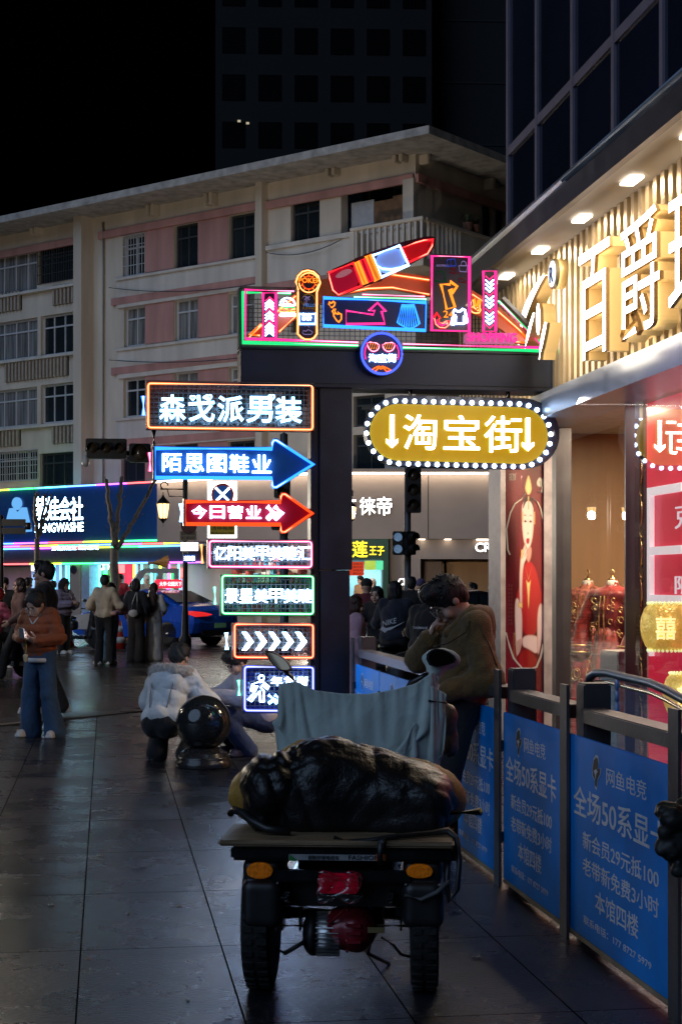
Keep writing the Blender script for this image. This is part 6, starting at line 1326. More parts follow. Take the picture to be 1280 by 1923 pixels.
# two friends looking at the road
pF = G(256, 1241); person(pF, R(165), 1.70, 'woman in a black coat and brown wide trousers with a white shoulder bag', blk, cloth('dark_brown_trousers', (.035, .025, .020)), ('bob', None), (5, 0, 0), coat=.0, tt=.028, hem=.12, seed=51, h=.018, arms=(((-.26, .02, 1.15), (-.20, -.12, .98)), ((.26, .02, 1.15), (.14, -.22, 1.14))), shoes=mat('dark_shoe', (.02, .02, .02), .5))
kb = pF+V((-.035, -.20, 1.02)); hb = thing('shoulder_bag', kb-UP*.09, 'small white bag with a long strap on the woman in black', 'bag'); b = MB(); sculpt(b, Sdf().ell(kb-UP*.02, (.10, .045, .075)).ell(kb+UP*.02, (.09, .04, .05)), .012, None, lambda X: folds(X, .004, 40, 2)); b.build('bag_body', mat('white_leather', (.55, .50, .44), .5, var=.1), hb); b = MB(); b.tube([kb+V((-.06, 0, .04)), kb+V((-.01, .02, .25)), kb+V((.05, .07, .43))], .011, 6); b.tube([kb+V((.08, 0, .04)), kb+V((.08, .02, .25)), kb+V((.07, .07, .43))], .009, 6); b.build('strap', mat('white_leather', (.55, .50, .44), .5, var=.1), hb)
pG = G(289, 1240); person(pG, R(172), 1.62, 'woman in a cream top and wide cream trousers with long brown hair', cloth('cream_sweat', (.72, .66, .60)), cloth('cream_trousers', (.70, .64, .58)), ('long', HAIRW), (6, 0, 0), hem=.125, tt=.022, seed=61, h=.018, arms=(((-.25, .02, 1.15), (-.18, -.18, 1.06)), ((.25, .02, 1.15), (.18, -.18, 1.06))))
# left group
pH = G(84, 1375); pH = P(84, 1095, 20); pH.z = 0; t, M, hl, at, Mh = person(pH, R(-88), 1.88, 'tall man in black with glasses walking left behind the woman in rust', blk, blkt, ('short', None), (2, 0, 0), coat=.0, tt=.045, seed=71, h=.015, legs=(((-.1, -.10, .48), (-.1, -.12, .08)), ((.1, .08, .48), (.1, .22, .12))))
b = MB(); b.tube([M @ hl(.08, .0, .008), M @ hl(.06, -.1, .005)], .003, 4); b.tube([M @ hl(.033+.024*math.cos(a), -.106, .0+.022*math.sin(a)) for a in np.linspace(0, 6.28, 12)[:-1]], .003, 4, True); b.build('glasses', mat('dark_wire', (.12, .12, .13), .4, .6, var=0), t)
pI = G(121, 1228); person(pI, R(55), 1.70, 'woman in a lilac and black padded jacket looking at her phone near the parked motorbike', cloth('lilac_padded', (.23, .20, .30), .7), blkt, ('hood', blk), (22, 0, 0), puff=.016, tt=.055, seed=81, h=.018, arms=(((-.27, -.05, 1.16), (-.10, -.32, 1.20)), ((.27, -.05, 1.14), (.08, -.33, 1.18))), sleeve=.07)
pJ = G(38, 1276); person(pJ, R(-60), 1.70, 'woman with loose hair striding left in a brown plaid shirt', mat('plaid_cloth', (.12, .06, .05), .85, var=.6, vs=7, bump=.2), blkt, ('bob', HAIRW), (4, 0, 0), tt=.035, seed=91, h=.018, legs=(((-.1, -.22, .50), (-.1, -.30, .10)), ((.1, .12, .48), (.1, .42, .16))), arms=(((-.25, .12, 1.15), (-.25, .1, .92)), ((.25, -.06, 1.13), (.22, -.25, 1.0))))
pK = P(-4, 1095, 27.5); pK.z = 0
person(pK, R(140), 1.66, 'rider in a pink jacket and red helmet on a scooter at the left edge', cloth('pink_jacket', (.48, .09, .14), .7), blkt, ('helmet', mat('red_helmet', (.45, .02, .02), .2, var=.1, coat=.5)), (5, 0, 0), pelvis=(0, .12, .80), neck=(0, .03, 1.32), arms=(((-.27, -.12, 1.03), (-.28, -.40, .98)), ((.27, -.12, 1.03), (.28, -.40, .98))), legs=(((-.16, -.34, .72), (-.14, -.28, .30)), ((.16, -.34, .72), (.14, -.28, .30))), puff=.012, tt=.05, seed=95, h=.018)
pM = P(226, 1095, 46.5); pM.z = 0; person(pM, R(-20), 1.88, 'man in a red jacket standing behind the blue car', cloth('red_jacket', (.36, .02, .03)), blkt, ('short', None), (10, 15, 0), h=.022, seed=101, tt=.04, arms=(((-.27, -.02, 1.15), (-.18, -.22, 1.3)), ((.26, .02, 1.15), (.22, -.1, .95))))
G2 = 'people standing by the arcade'
for i, (x, Y, H, mt, yw, lab) in enumerate(((8, 31, 1.72, blk, 20, 'dark clad passer-by at the left edge behind the pink rider'), (53, 38, 1.74, cloth('grey_coat', (.06, .06, .07)), 150, 'passer-by in a grey coat just left of the tall man'), (100, 42, 1.68, blk, -150, 'passer-by in black between the tall man and the lilac jacket'), (276, 50, 1.85, cloth('pale_coat', (.3, .28, .26)), 30, 'person in a pale knit hat behind the blue car'), (252, 36.5, 1.66, cloth('plum_coat', (.10, .03, .08)), 150, 'person in a plum coat in front of the black coated woman'))):
    p = P(x, 1095, Y); p.z = 0; person(p, R(yw), H, lab, mt, blkt, ('beanie', mat('white_knit', (.5, .5, .5), .8)) if i == 3 else ('short', None), (8, 0, 0), h=.022, seed=110+i, tt=.045, group=G2)
# right side crowd
def wrt(name, st, c, ex, wd, ht, mt, par): b = MB(); ex = V(ex).normalized(); b.text(st, V(c)-ex*wd/2-UP*ht/2, ex, UP, wd, ht, .004, .02); b.build(name, mt, par)
m_wp = mat('white_print', (.55, .55, .58), .6, var=.1)
p = P(688, 1095, 25); p.z = 0; t, M, *_ = person(p, R(168), 1.68, 'person in a maroon sweatshirt and grey trousers walking away', cloth('maroon_sweat', (.11, .012, .022)), cloth('grey_trousers', (.16, .16, .17)), ('beanie', blk), (5, 0, 0), h=.018, seed=121, tt=.045, legs=(((-.1, -.1, .48), (-.1, -.12, .08)), ((.1, .06, .48), (.1, .2, .12))))
wrt('back_print', 'Sport', M @ V((0, .19, 1.24)), M.to_3x3() @ V((-1, 0, 0)), .22, .07, mat('faded_print', (.3, .08, .1), .7), t)
p = P(666, 1095, 20.5); p.z = 0; person(p, R(100), 1.62, 'child sized figure in a pale pink jacket beside the black post', cloth('pale_pink_coat', (.46, .28, .36)), cloth('pale_pink_trousers', (.40, .26, .34)), ('bob', HAIRW), (5, 0, 0), h=.018, seed=123, tt=.05, pelvis=(0, .03, .80), neck=(0, 0, 1.28), hem=.1, arms=(((-.22, .03, .98), (-.23, -.06, .78)), ((.22, .03, .98), (.23, -.06, .78))))
p = P(677, 1095, 52); p.z = 0; person(p, R(-40), 1.84, 'fruit seller in a tan jacket in front of the pale blue interior', cloth('tan_jacket', (.35, .20, .10)), blkt, ('short', None), (5, 0, 0), h=.022, seed=125)
p = P(699, 1095, 51); p.z = 0; person(p, R(20), 1.75, 'customer in a white hood by the fruit shop', cloth('white_top', (.5, .5, .5)), blkt, ('hood', cloth('white_top', (.5, .5, .5))), (5, 0, 0), h=.022, seed=126)
p = P(772, 1095, 30); p.z = 0; person(p, R(175), 1.72, 'man in black seen from behind under the pedestrian signal', blk, blkt, ('short', None), (0, 0, 0), h=.018, seed=127, tt=.045)
p = P(790, 1095, 33); p.z = 0; person(p, R(-30), 1.70, 'passer-by in a violet knit hat left of the olive fleece man', cloth('dusk_blue_coat', (.06, .07, .11)), blkt, ('beanie', cloth('violet_knit', (.10, .07, .17))), (15, 0, 0), h=.018, seed=128)
p = P(888, 1095, 40); p.z = 0; person(p, R(-75), 1.62, 'man with a white collar walking past the lit wood panel', cloth('white_shirt', (.5, .52, .55)), blkt, ('short', None), (0, 0, 0), h=.02, seed=129)
p = P(921, 1095, 42); p.z = 0; person(p, R(160), 1.55, 'brown haired woman in front of the wood panel', blk, blkt, ('bob', HAIRW), (0, 0, 0), h=.02, seed=130)
# ================================================================ delivery tricycle
TY = R(-3.5); TB = V((0.0, 6.42, 0)); TM = Matrix.Translation(TB) @ Matrix.Rotation(TY, 4, 'Z')
def tl(x, y, z): return TM @ V((x, y, z))
TX = (TM.to_3x3() @ V((1, 0, 0))); TYv = (TM.to_3x3() @ V((0, 1, 0)))
def lp(px, py, y):
    """tricycle coordinates of the point y metres ahead of the rear axle seen at a pixel"""
    Mi = TM.inverted(); e = Mi @ V((0, 0, CH)); d = Mi.to_3x3() @ V(((px-CX)/F, 1, -(py-HY)/F)); return e+d*((y-e.y)/d.y)
TR = thing('cargo_tricycle', TB, 'black three wheeled cargo cycle with amber lamps, a red reflector and a worn wooden deck', 'tricycle')
m_fr = mat('black_gloss_steel', (.012, .012, .014), .28, .4, var=.3, vs=12, coat=.3); m_rub = mat('tyre_rubber', (.012, .012, .012), .8, var=.3, vs=30, bump=.3, bs=60); m_pl = mat('black_plastic', (.014, .014, .015), .45, var=.3, vs=10); m_ply = mat('worn_plywood', (.22, .15, .085), .6, var=.45, vs=9, bump=.2, bs=30, stretch=(.5, 3, 3)); m_wet = mat('dull_metal', (.2, .2, .2), .4, .8, var=.4, vs=30)
def tb(name, lo, hi, mt, bev=.006, par=None): b = MB(); c = (V(lo)+V(hi))/2; h_ = (V(hi)-V(lo))/2; b.obox(TM @ c, TX*h_.x, TYv*h_.y, UP*h_.z, bev=bev); return b.build(name, mt, par or TR)
wheels = []
for px in (492, 797):
    c = lp(px, 1700, .12); r_ = .29; b = MB(); cc = tl(c.x, .12, r_)
    b.lathe([(r_-.10, -.058), (r_-.02, -.056), (r_-.004, -.045), (r_, -.02), (r_, .02), (r_-.004, .045), (r_-.02, .056), (r_-.10, .058)], cc, 40, TX)
    for k in range(36):
        a = k/36*6.283; d = (TYv*math.cos(a)+UP*math.sin(a)); tv = (-TYv*math.sin(a)+UP*math.cos(a))
        for s in (-1, 1): b.obox(cc+d*r_+TX*s*.028, TX*.020, d*.006, tv*.011)
    o_ = b.build('wheel', m_rub, TR); b = MB(); b.lathe([(.05, -.065), (.09, -.05), (.185, -.04), (.185, .04), (.09, .05), (.05, .065)], cc, 24, TX); b.build('rim', m_wet, o_)
    wheels.append(c.x)
cf = tl(.0, 1.55, .25); b = MB(); b.lathe([(.17, -.045), (.235, -.04), (.25, 0), (.235, .04), (.17, .045)], cf, 30, TX); o_ = b.build('wheel', m_rub, TR); b = MB(); b.lathe([(.04, -.06), (.17, -.03), (.17, .03), (.04, .06)], cf, 20, TX); b.build('rim', m_wet, o_)
# deck and cargo frame
pa, pb = lp(408, 1586, -.22), lp(853, 1586, -.22)
zd = lp(630, 1580, -.22).z
b = MB(); b.obox(tl((pa.x+pb.x)/2, .0, zd-.012), TX*(pb.x-pa.x)/2, TYv*.22, UP*.012, bev=.009); b.build('wooden_deck', m_ply, TR)
tb('bed_panel', (-.43, .20, zd-.06), (.43, 1.0, zd-.012), m_pl)
q0, q1 = lp(433, 1595, -.18), lp(852, 1620, -.18)
tb('rear_beam', (q0.x, -.19, q1.z), (q1.x, -.13, zd-.026), m_fr, .012); tb('lower_beam', (-.27, -.17, zd-.17), (.29, -.12, zd-.125), m_fr, .008)
for s in (-.40, .40): tb('side_beam', (s-.02, -.12, zd-.09), (s+.02, 1.0, zd-.03), m_fr, .004)
for s in (-.24, .24): tb('chassis_rail', (s-.02, -.10, .33), (s+.02, 1.15, .37), m_fr, .004)
tb('cross_plate', (-.22, -.05, .36), (.25, -.03, .50), m_pl, .004); tb('battery_box', (-.20, .3, .30), (.20, .75, .55), m_pl, .02)
# strip with lettering
s0, s1 = lp(542, 1604, -.195), lp(725, 1617, -.195)
st = tb('name_strip', (s0.x, -.196, s1.z), (s1.x, -.191, s0.z), mat('silver_strip', (.33, .34, .35), .45, .2, var=.2, vs=20), .001)
def tquad(px0, px1, mt, name, tri=None):
    a, c = lp(px0, 1604, -.197), lp(px1, 1617, -.197); pts = [(a.x, a.z), (c.x, a.z), (c.x, c.z), (a.x, c.z)] if tri is None else [(a.x, c.z), (a.x, a.z), (c.x, c.z)]; b = MB(); b.prism([tl(x, -.197, z) for x, z in pts], -TYv*.001); b.build(name, mt, st)
tquad(543, 561, mat('strip_green', (.02, .22, .05), .5), 'green_corner', 1); tquad(705, 724, mat('strip_orange', (.5, .10, .02), .5), 'orange_block')
for s_, x0, x1 in (('创新好骑电动车', 578, 636), ('FASHION', 654, 712)):
    a, c = lp(x0, 1606, -.198), lp(x1, 1615, -.198); b = MB(); b.text(s_, tl(a.x, -.198, c.z), TX, UP, c.x-a.x, a.z-c.z, .001, .02); b.build('lettering', mat('black_print', (.015, .015, .02), .6, var=0), st)
# mudguards
for i, (x0, x1) in enumerate(((452, 529), (754, 833))):
    a, c = lp(x0, 1615, -.17), lp(x1, 1742, -.17)
    s = Sdf().box(((a.x+c.x)/2, .06, (a.z+.475)/2+.0), ((c.x-a.x)/2-.004, .22, (a.z-.475)/2), .03).box(((a.x+c.x)/2, .03, (c.z+.475)/2), ((c.x-a.x)/2, .21, (.475-c.z)/2+.01), .04, None, .012).box(((a.x+c.x)/2, .15, .2), ((c.x-a.x)/2-.022, .28, .27), .02, None, .006, 's')
    b = MB(); sculpt(b, s, .009, TM); b.build('mudguard', m_pl, TR)
    b = Each()
    for u in (.1, .9): b.ball(tl(a.x+(c.x-a.x)*u, -.165, .472), .007, 8)
    b.build('bolt', m_wet, TR)
def lens(px0, px1, py0, py1, mt, name):
    a, c = lp(px0, py0, -.20), lp(px1, py1, -.20); mx, mz = (a.x+c.x)/2, (a.z+c.z)/2; b = MB()
    b.prism([tl(mx+(c.x-a.x)/2*math.copysign(abs(math.cos(t_))**.8, math.cos(t_)), -.165, mz+(a.z-c.z)/2*math.copysign(abs(math.sin(t_))**1.1, math.sin(t_))) for t_ in np.linspace(0, 6.283, 25)[:-1]], -TYv*.02)
    for i in range(7): u = -.8+1.6*i/6; hh = math.sqrt(1-u*u)*.42*(a.z-c.z); b.obox(tl(mx+(c.x-a.x)/2*u, -.188, mz), TX*.005, UP*hh, TYv*.006)
    for i in (-.3, 0, .3): b.obox(tl(mx, -.186, mz+i*(a.z-c.z)), TX*(c.x-a.x)*.40, UP*.002, TYv*.006)
    b.build(name, mt, TR)
m_amb = mat('amber_lens', (.65, .20, .012), .12, var=.5, vs=60, coat=.8, emit=(1, .30, .01), es=.045)
lens(462, 511, 1621, 1652, m_amb, 'turn_signal'); lens(762, 812, 1624, 1651, m_amb, 'turn_signal')
a, c = lp(598, 1641, -.19), lp(672, 1680, -.19)
b = MB(); b.obox(tl((a.x+c.x)/2, -.17, (a.z+c.z)/2), TX*(c.x-a.x)/2, UP*(a.z-c.z)/2, TYv*.015, bev=.008)
for i in range(6): z_ = c.z+(a.z-c.z)*(i+.5)/6; b.obox(tl((a.x+c.x)/2, -.187, z_), TX*(c.x-a.x)*.46, UP*.0025, TYv*.003)
b.build('red_reflector', mat('red_lens', (.42, .006, .03), .15, var=.5, vs=40, coat=.8, emit=(1, .0, .06), es=.035), TR)
s = Sdf().box(((a.x+c.x)/2+.004, -.19, (a.z+c.z)/2-.012), ((c.x-a.x)/2+.012, .003, (a.z-c.z)/2+.02), .002); b = MB(); sculpt(b, s, .006, TM, lambda X: .006*np.sin(X[:, 0]*60+2*np.sin(X[:, 2]*50))*np.cos(X[:, 2]*48)); b.build('plastic_wrap', glass('crinkled_film', (.95, .95, .95), 1.0, .06, .12), TR)
# axle, motor, gear case, springs
ax = lp(620, 1760, -.02); za = .30
b = MB(); b.tube([tl(wheels[0]+.05, .12, za), tl(wheels[1]-.05, .12, za)], .032, 12); b.build('axle', m_fr, TR)
m0, m1 = lp(592, 1762, -.05), lp(636, 1762, -.05); zc = lp(612, 1761, -.05).z; r_ = .075
b = MB(); b.lathe([(r_*.9, 0), (r_, .004), (r_, m1.x-m0.x-.004), (r_*.9, m1.x-m0.x)], tl(m0.x, .02, zc), 28, TX)
for k in range(26): an = k/26*6.283; d = TYv*math.cos(an)+UP*math.sin(an); b.obox(tl((m0.x+m1.x)/2, .02, zc)+d*(r_+.006), TX*(m1.x-m0.x)/2*.98, d*.008, d.cross(TX)*.0022)
b.build('motor', mat('cast_aluminium', (.50, .50, .50), .3, .9, var=.25, vs=20), TR)
e0_ = lp(567, 1762, -.05).x; b = MB(); b.lathe([(.05, 0), (.072, .012), (r_+.012, .03), (r_+.012, m0.x-e0_-.002)], tl(e0_, .02, zc), 24, TX); b.build('motor_cap', m_pl, TR)
g0, g1 = lp(638, 1752, -.05).x, lp(700, 1752, -.05).x; zg = lp(660, 1750, -.05).z
s = Sdf().cap((g0+.01, .02, zg), (g0+.05, .02, zg), .088, .095).ell(((g0+g1)/2+.01, .06, zg+.004), (.055, .11, .098)).cap((g1-.03, .1, zg), (g1+.02, .12, za), .06, .035)
b = MB(); sculpt(b, s, .007, TM)
for k in range(9): an = k/9*6.283; b.ball(tl(g0+.028, .02+.094*math.cos(an), zg+.094*math.sin(an)), .008, 6)
for dz in (.03, 0, -.035): b.obox(tl((g0+g1)/2-.01, -.075, zg+dz), TX*.028, TYv*.006, UP*.006)
b.build('gear_case', mat('red_gear_paint', (.22, .012, .022), .35, .2, var=.4, vs=14, coat=.3), TR)
b = MB(); p0, p1 = lp(690, 1742, -.06), lp(722, 1749, -.06); b.obox(tl((p0.x+p1.x)/2, -.07, (p0.z+p1.z)/2), TX*(p1.x-p0.x)/2, UP*.011, TYv*.003); b.build('data_plate', mat('brass_plate', (.45, .36, .16), .35, .7, var=.2), TR)
for x0, x1 in ((526, 566), (714, 757)):
    a, c = lp(x0, 1690, .0), lp(x1, 1748, .0); mx = (a.x+c.x)/2
    b = MB()
    for s_ in (-1, 1): b.obox(tl(mx+s_*.036, .05, (a.z+c.z)/2), TX*.004, TYv*.05, UP*(a.z-c.z)/2)
    for i in range(4): b.tube([tl(mx, .1+.42*u, za+.045+.018*i+.10*abs(u)*(1-.15*i)-.0*i) for u in np.linspace(-1+.12*i, 1-.12*i, 9)], .011, 6)
    b.build('leaf_spring', m_fr, TR); b = Each()
    for z_ in (a.z-.02, c.z+.02): b.tube([tl(mx-.06, .0, z_), tl(mx+.065, .0, z_)], .007, 8)
    b.build('shackle_bolt', mat('brassy_bolt', (.4, .33, .18), .35, .8, var=.2), TR)
def cable(pts, r=.006, name='cable', mt=None): b = MB(); b.tube([tl(*(lp(x, y, d))) for x, y, d in pts], r, 6); b.build(name, mt or m_pl, TR)
cable([(520, 1782, -.02), (535, 1790, -.06), (552, 1780, -.08), (572, 1768, -.06)], .009); cable([(716, 1760, -.04), (738, 1775, -.06), (752, 1792, -.05), (770, 1797, 0)], .006); cable([(662, 1690, -.12), (640, 1715, -.1), (618, 1735, -.06)], .006, 'cable', mat('red_cable', (.25, .02, .02), .5))
cable([(700, 1752, .1), (690, 1790, .3), (730, 1810, .5)], .008)
# handlebars, mirrors, seat behind the load
hz = 1.02; b = MB(); b.tube([tl(.0, 1.30, .98), tl(.0, 1.62, .30)], .03, 8); b.tube([tl(-.05, 1.55, .3), tl(-.05, 1.55, .55)], .015, 6); b.tube([tl(.05, 1.55, .3), tl(.05, 1.55, .55)], .015, 6); b.build('fork', m_fr, TR)
YH = 1.18
gl, gr = lp(528, 1288, YH), lp(812, 1262, YH)
b = MB(); b.tube([gl, V((gl.x+.1, YH+.03, gl.z-.03)), V((-.1, YH+.10, hz-.12)), V((.1, YH+.10, hz-.12)), V((gr.x-.1, YH+.03, gr.z-.05)), gr], .014, 8); b.v = [tuple(TM @ V(p)) for p in b.v]; b.build('handlebar', m_fr, TR)
s = Sdf().ell((0.02, .80, .80), (.13, .20, .06)).box((.02, .82, .70), (.12, .17, .06), .03); b = MB(); sculpt(b, s, .015, TM); b.build('saddle', m_pl, TR)
def mirror(stem, pts, nr):
    def mp_(x, y, dy): q_ = lp(x, y, YH-.03); c_ = lp(sum(p[0] for p in pts)/len(pts), sum(p[1] for p in pts)/len(pts), YH-.03); q_.y += (nr[0]*(q_.x-c_.x)+nr[2]*(q_.z-c_.z))/-nr[1]+dy; return tl(*q_)
    b = MB(); b.tube([tl(*lp(x, y, YH)) for x, y in stem], .010, 7); o_ = b.build('mirror_arm', m_pl, TR); b = MB(); b.prism([mp_(x, y, 0) for x, y in sm(pts, 2)], TYv*.03); b.build('mirror_shell', m_pl, o_)
    cx_ = sum(p[0] for p in pts)/len(pts); cy_ = sum(p[1] for p in pts)/len(pts); b = MB(); b.prism([mp_(cx_+(x-cx_)*.84, cy_+(y-cy_)*.84, -.001) for x, y in sm(pts, 2)], -TYv*.002); b.build('mirror_glass', mat('mirror', (.8, .8, .82), .03, 1, var=0), o_)
mirror([(560, 1290), (548, 1272), (532, 1256)], [(495, 1220), (515, 1225), (537, 1240), (548, 1257), (543, 1261), (525, 1259), (510, 1245)], (.79, -.88, .55))
mirror([(795, 1292), (805, 1265), (815, 1245)], [(797, 1232), (812, 1217), (838, 1220), (858, 1236), (852, 1247), (808, 1254)], (.30, -.88, .28))
# ---------------------------------------------------------------- rain cover draped over the handlebars
hc_ = lp(660, 1330, YH-.05); m_cov = mat('grey_green_canvas', (.48, .57, .53), .85, var=.16, vs=5, bump=.15, bs=60, sheen=.2, crease=(4.2, .45))
def L3(x, y, d=0): return tuple(lp(x, y, YH-.06+d))
def drape(top, nx, ny, W, H, pins, steps=260, seed=3, out=(0, -1, 0)):
    """let a sheet hang from a line of points: small position based cloth, tricycle coordinates"""
    rg = np.random.default_rng(seed); top = np.array(top, float); sg = np.r_[0, np.cumsum(np.linalg.norm(np.diff(top, axis=0), axis=1))]; t = np.linspace(0, sg[-1], nx)
    T0 = np.stack([np.interp(t, sg, top[:, i]) for i in range(3)], 1); X = np.repeat(T0[:, None], ny, 1); X[:, :, 2] -= np.linspace(0, H*.9, ny); X[:, :, 1] += out[1]*.03*np.minimum(1, np.linspace(0, 3, ny))+rg.normal(0, .004, (nx, ny))+.02*np.sin(np.arange(nx)*.55)[:, None]*np.linspace(0, 1, ny)
    dx, dz = W/(nx-1), H/(ny-1); fix = np.zeros((nx, ny), bool); fix[:, 0] = True; Pn = X.copy(); goal = []
    for (i, j, p) in pins: fix[i, j] = True; goal.append((i, j, X[i, j].copy(), np.array(p, float)))
    Vv = np.zeros_like(X); im = np.where(fix, 0., 1.)
    sets = []
    def add(di, dj, rest, stiff, par):
        for o in range(2):
            A = [slice(None), slice(None)]; 
            I = np.arange(nx)[:, None]+np.zeros((1, ny), int); J = np.arange(ny)[None]+np.zeros((nx, 1), int)
            ok = (I+di < nx) & (J+dj >= 0) & (J+dj < ny) & (((I//max(1, di) if par == 0 else J//max(1, abs(dj))) % 2) == o); sets.append((I[ok], J[ok], I[ok]+di, J[ok]+dj, rest, stiff))
    add(1, 0, dx, 1, 0); add(0, 1, dz, 1, 1); add(1, 1, math.hypot(dx, dz), .6, 0); add(1, -1, math.hypot(dx, dz), .6, 0); add(2, 0, 2*dx, .04, 0); add(0, 2, 2*dz, .04, 1)
    for st_ in range(steps):
        f = min(1, st_/80)
        for (i, j, p0, p1) in goal: X[i, j] = p0+(p1-p0)*f
        Vv *= .97; Vv[:, :, 2] -= 9.8*.012**2; Q = X.copy(); X += np.where(fix[..., None], 0, Vv)
        for it in range(7):
            for (i, j, i2, j2, rest, k) in sets:
                d = X[i2, j2]-X[i, j]; L_ = np.linalg.norm(d, axis=1); w1 = im[i, j]; w2 = im[i2, j2]; ws = np.maximum(w1+w2, 1e-6); c_ = (k*(L_-rest)/np.maximum(L_, 1e-9)/ws)[:, None]*d; X[i, j] += c_*w1[:, None]; X[i2, j2] -= c_*w2[:, None]
        Vv = np.clip(X-Q, -.02, .02)
    return X
def sheet(X, name, par=None):
    nx, ny = X.shape[:2]; b = MB(); b.add([TM @ V(p) for p in X.reshape(-1, 3)], [(i*ny+j, (i+1)*ny+j, (i+1)*ny+j+1, i*ny+j+1) for i in range(nx-1) for j in range(ny-1)], 0, True)
    o_ = b.build(name, m_cov, par, None if par else tl(*hc_)); md = o_.modifiers.new('thickness', 'SOLIDIFY'); md.thickness = .004; md = o_.modifiers.new('smooth', 'SUBSURF'); md.levels = md.render_levels = 1; return o_
tp_ = [(521, 1300, .03), (527, 1284, .0), (556, 1279, -.02), (592, 1296, -.04), (640, 1302, -.05), (690, 1303, -.05), (735, 1296, -.04), (778, 1284, -.02), (812, 1262, .0), (824, 1272, .03)]
Lt = [L3(*p) for p in tp_]; wd_ = sum((V(q)-V(p)).length for p, q in zip(Lt, Lt[1:]))
CX_ = drape(Lt, 84, 44, wd_*1.16, .44, [(3, 22, L3(520, 1345, -.01)), (5, 43, L3(540, 1398, -.02)), (14, 43, L3(575, 1425, -.07)), (26, 43, L3(672, 1432, -.12)), (42, 43, L3(690, 1432, -.13)), (60, 43, L3(716, 1425, -.11)), (70, 28, L3(778, 1352, -.04)), (83, 12, L3(836, 1306, .05))])
CV = sheet(CX_, 'rain_cover'); tag(CV, 'grey green canvas cover draped over the handlebars of the cargo tricycle', 'cover')
s = Sdf()
for a, c, r0, r1 in (((802, 1290), (810, 1272), .026, .026), ((810, 1272), (818, 1254), .026, .034), ((818, 1254), (826, 1240), .034, .042)): s.cap(L3(*a, .08), L3(*c, .08), r0, r1, .03)
s.ell(L3(828, 1237, .095), (.092, .026, .052), Matrix.Rotation(.10, 3, 'Y'), .03)
b = MB(); sculpt(b, s, .006, TM, lambda X: folds(X, .006, 34, 4)); b.build('mirror_sleeve', m_cov, CV)
LF = [L3(795, 1296, .0), L3(812, 1288, -.02), L3(838, 1304, .02)]; FX = drape(LF, 22, 34, .17, .36, [(0, 33, L3(792, 1424, .0)), (21, 30, L3(812, 1420, .02)), (21, 10, L3(836, 1336, .02))], 200, 5); sheet(FX, 'hanging_flap', CV)
b = MB(); b.tube([tl(*L3(804, 1316, -.03)), tl(*L3(838, 1320, -.03))], .006, 6); b.build('brake_lever', m_pl, TR)
s = Sdf().cap(L3(838, 1335, .16), L3(842, 1400, .16), .035, .05).cap(L3(842, 1345, .16), L3(800, 1410, .16), .04, .05); b = MB(); sculpt(b, s, .010, TM, lambda X: folds(X, .012, 30, 21)); tag(b.build('parcel', mat('clear_wrapped_parcel', (.10, .075, .06), var=.5, vs=20, rough=.5, crease=(9, .5)), None, tl(*L3(838, 1380, .12))), 'brown plastic wrapped parcel hanging right of the draped handlebars', 'parcel')
# ---------------------------------------------------------------- big black bag on the deck
BY = .16; s = Sdf()
def B3(x, y, d=0): return tuple(lp(x, y, BY+d))
for a in ((505, 1480, 0, .105), (560, 1465, 0, .135), (620, 1460, .02, .150), (690, 1470, .02, .140), (760, 1485, .02, .128), (808, 1500, .02, .100)): s.ell(B3(a[0], a[1], a[2]), (a[3]*1.05, .19, a[3]), None, .10)
z0 = zd
s.box(tuple(lp(655, 1515, BY)), (.395, .17, .10), .07, None, .05).box((0, BY, z0+.35+.001), (2, 2, .35), .0, None, .01, 'i')
wr_ = lambda X: folds(X, .016, 8, 17, (1.3, .7, .9))+folds(X, .009, 20, 18)+folds(X, .0018, 70, 19)
b = MB(); sculpt(b, s, .0085, TM, wr_); BG = b.build('cargo_bag', mat('black_woven_bag', (.006, .006, .007), .42, spec=.5, var=.4, vs=5, bump=.2, bs=90, crease=(4.0, .38)), None, tl(0, BY, z0)); tag(BG, 'huge black woven bag with yellow ends lying on the tricycle deck', 'bag')
s2 = Sdf(); 
for a in ((478, 1490, .10, .115), (560, 1462, .10, .145), (605, 1442, .10, .132), (690, 1464, .10, .148), (770, 1480, .10, .135), (822, 1500, .10, .125)): s2.ell(B3(a[0], a[1], a[2]), (a[3]*.93, .14, a[3]*.93), None, .09)
s2.box(tuple(lp(655, 1515, BY+.10)), (.402, .12, .09), .07, None, .05).box((0, BY, z0+.35+.002), (2, 2, .35), .0, None, .01, 'i')
b = MB(); sculpt(b, s2, .009, TM, lambda X: folds(X, .006, 20, 27)+folds(X, .003, 50, 28)); b.build('yellow_panel', mat('yellow_woven', (.38, .20, .03), .6, var=.3, vs=8, bump=.3, bs=120), BG)
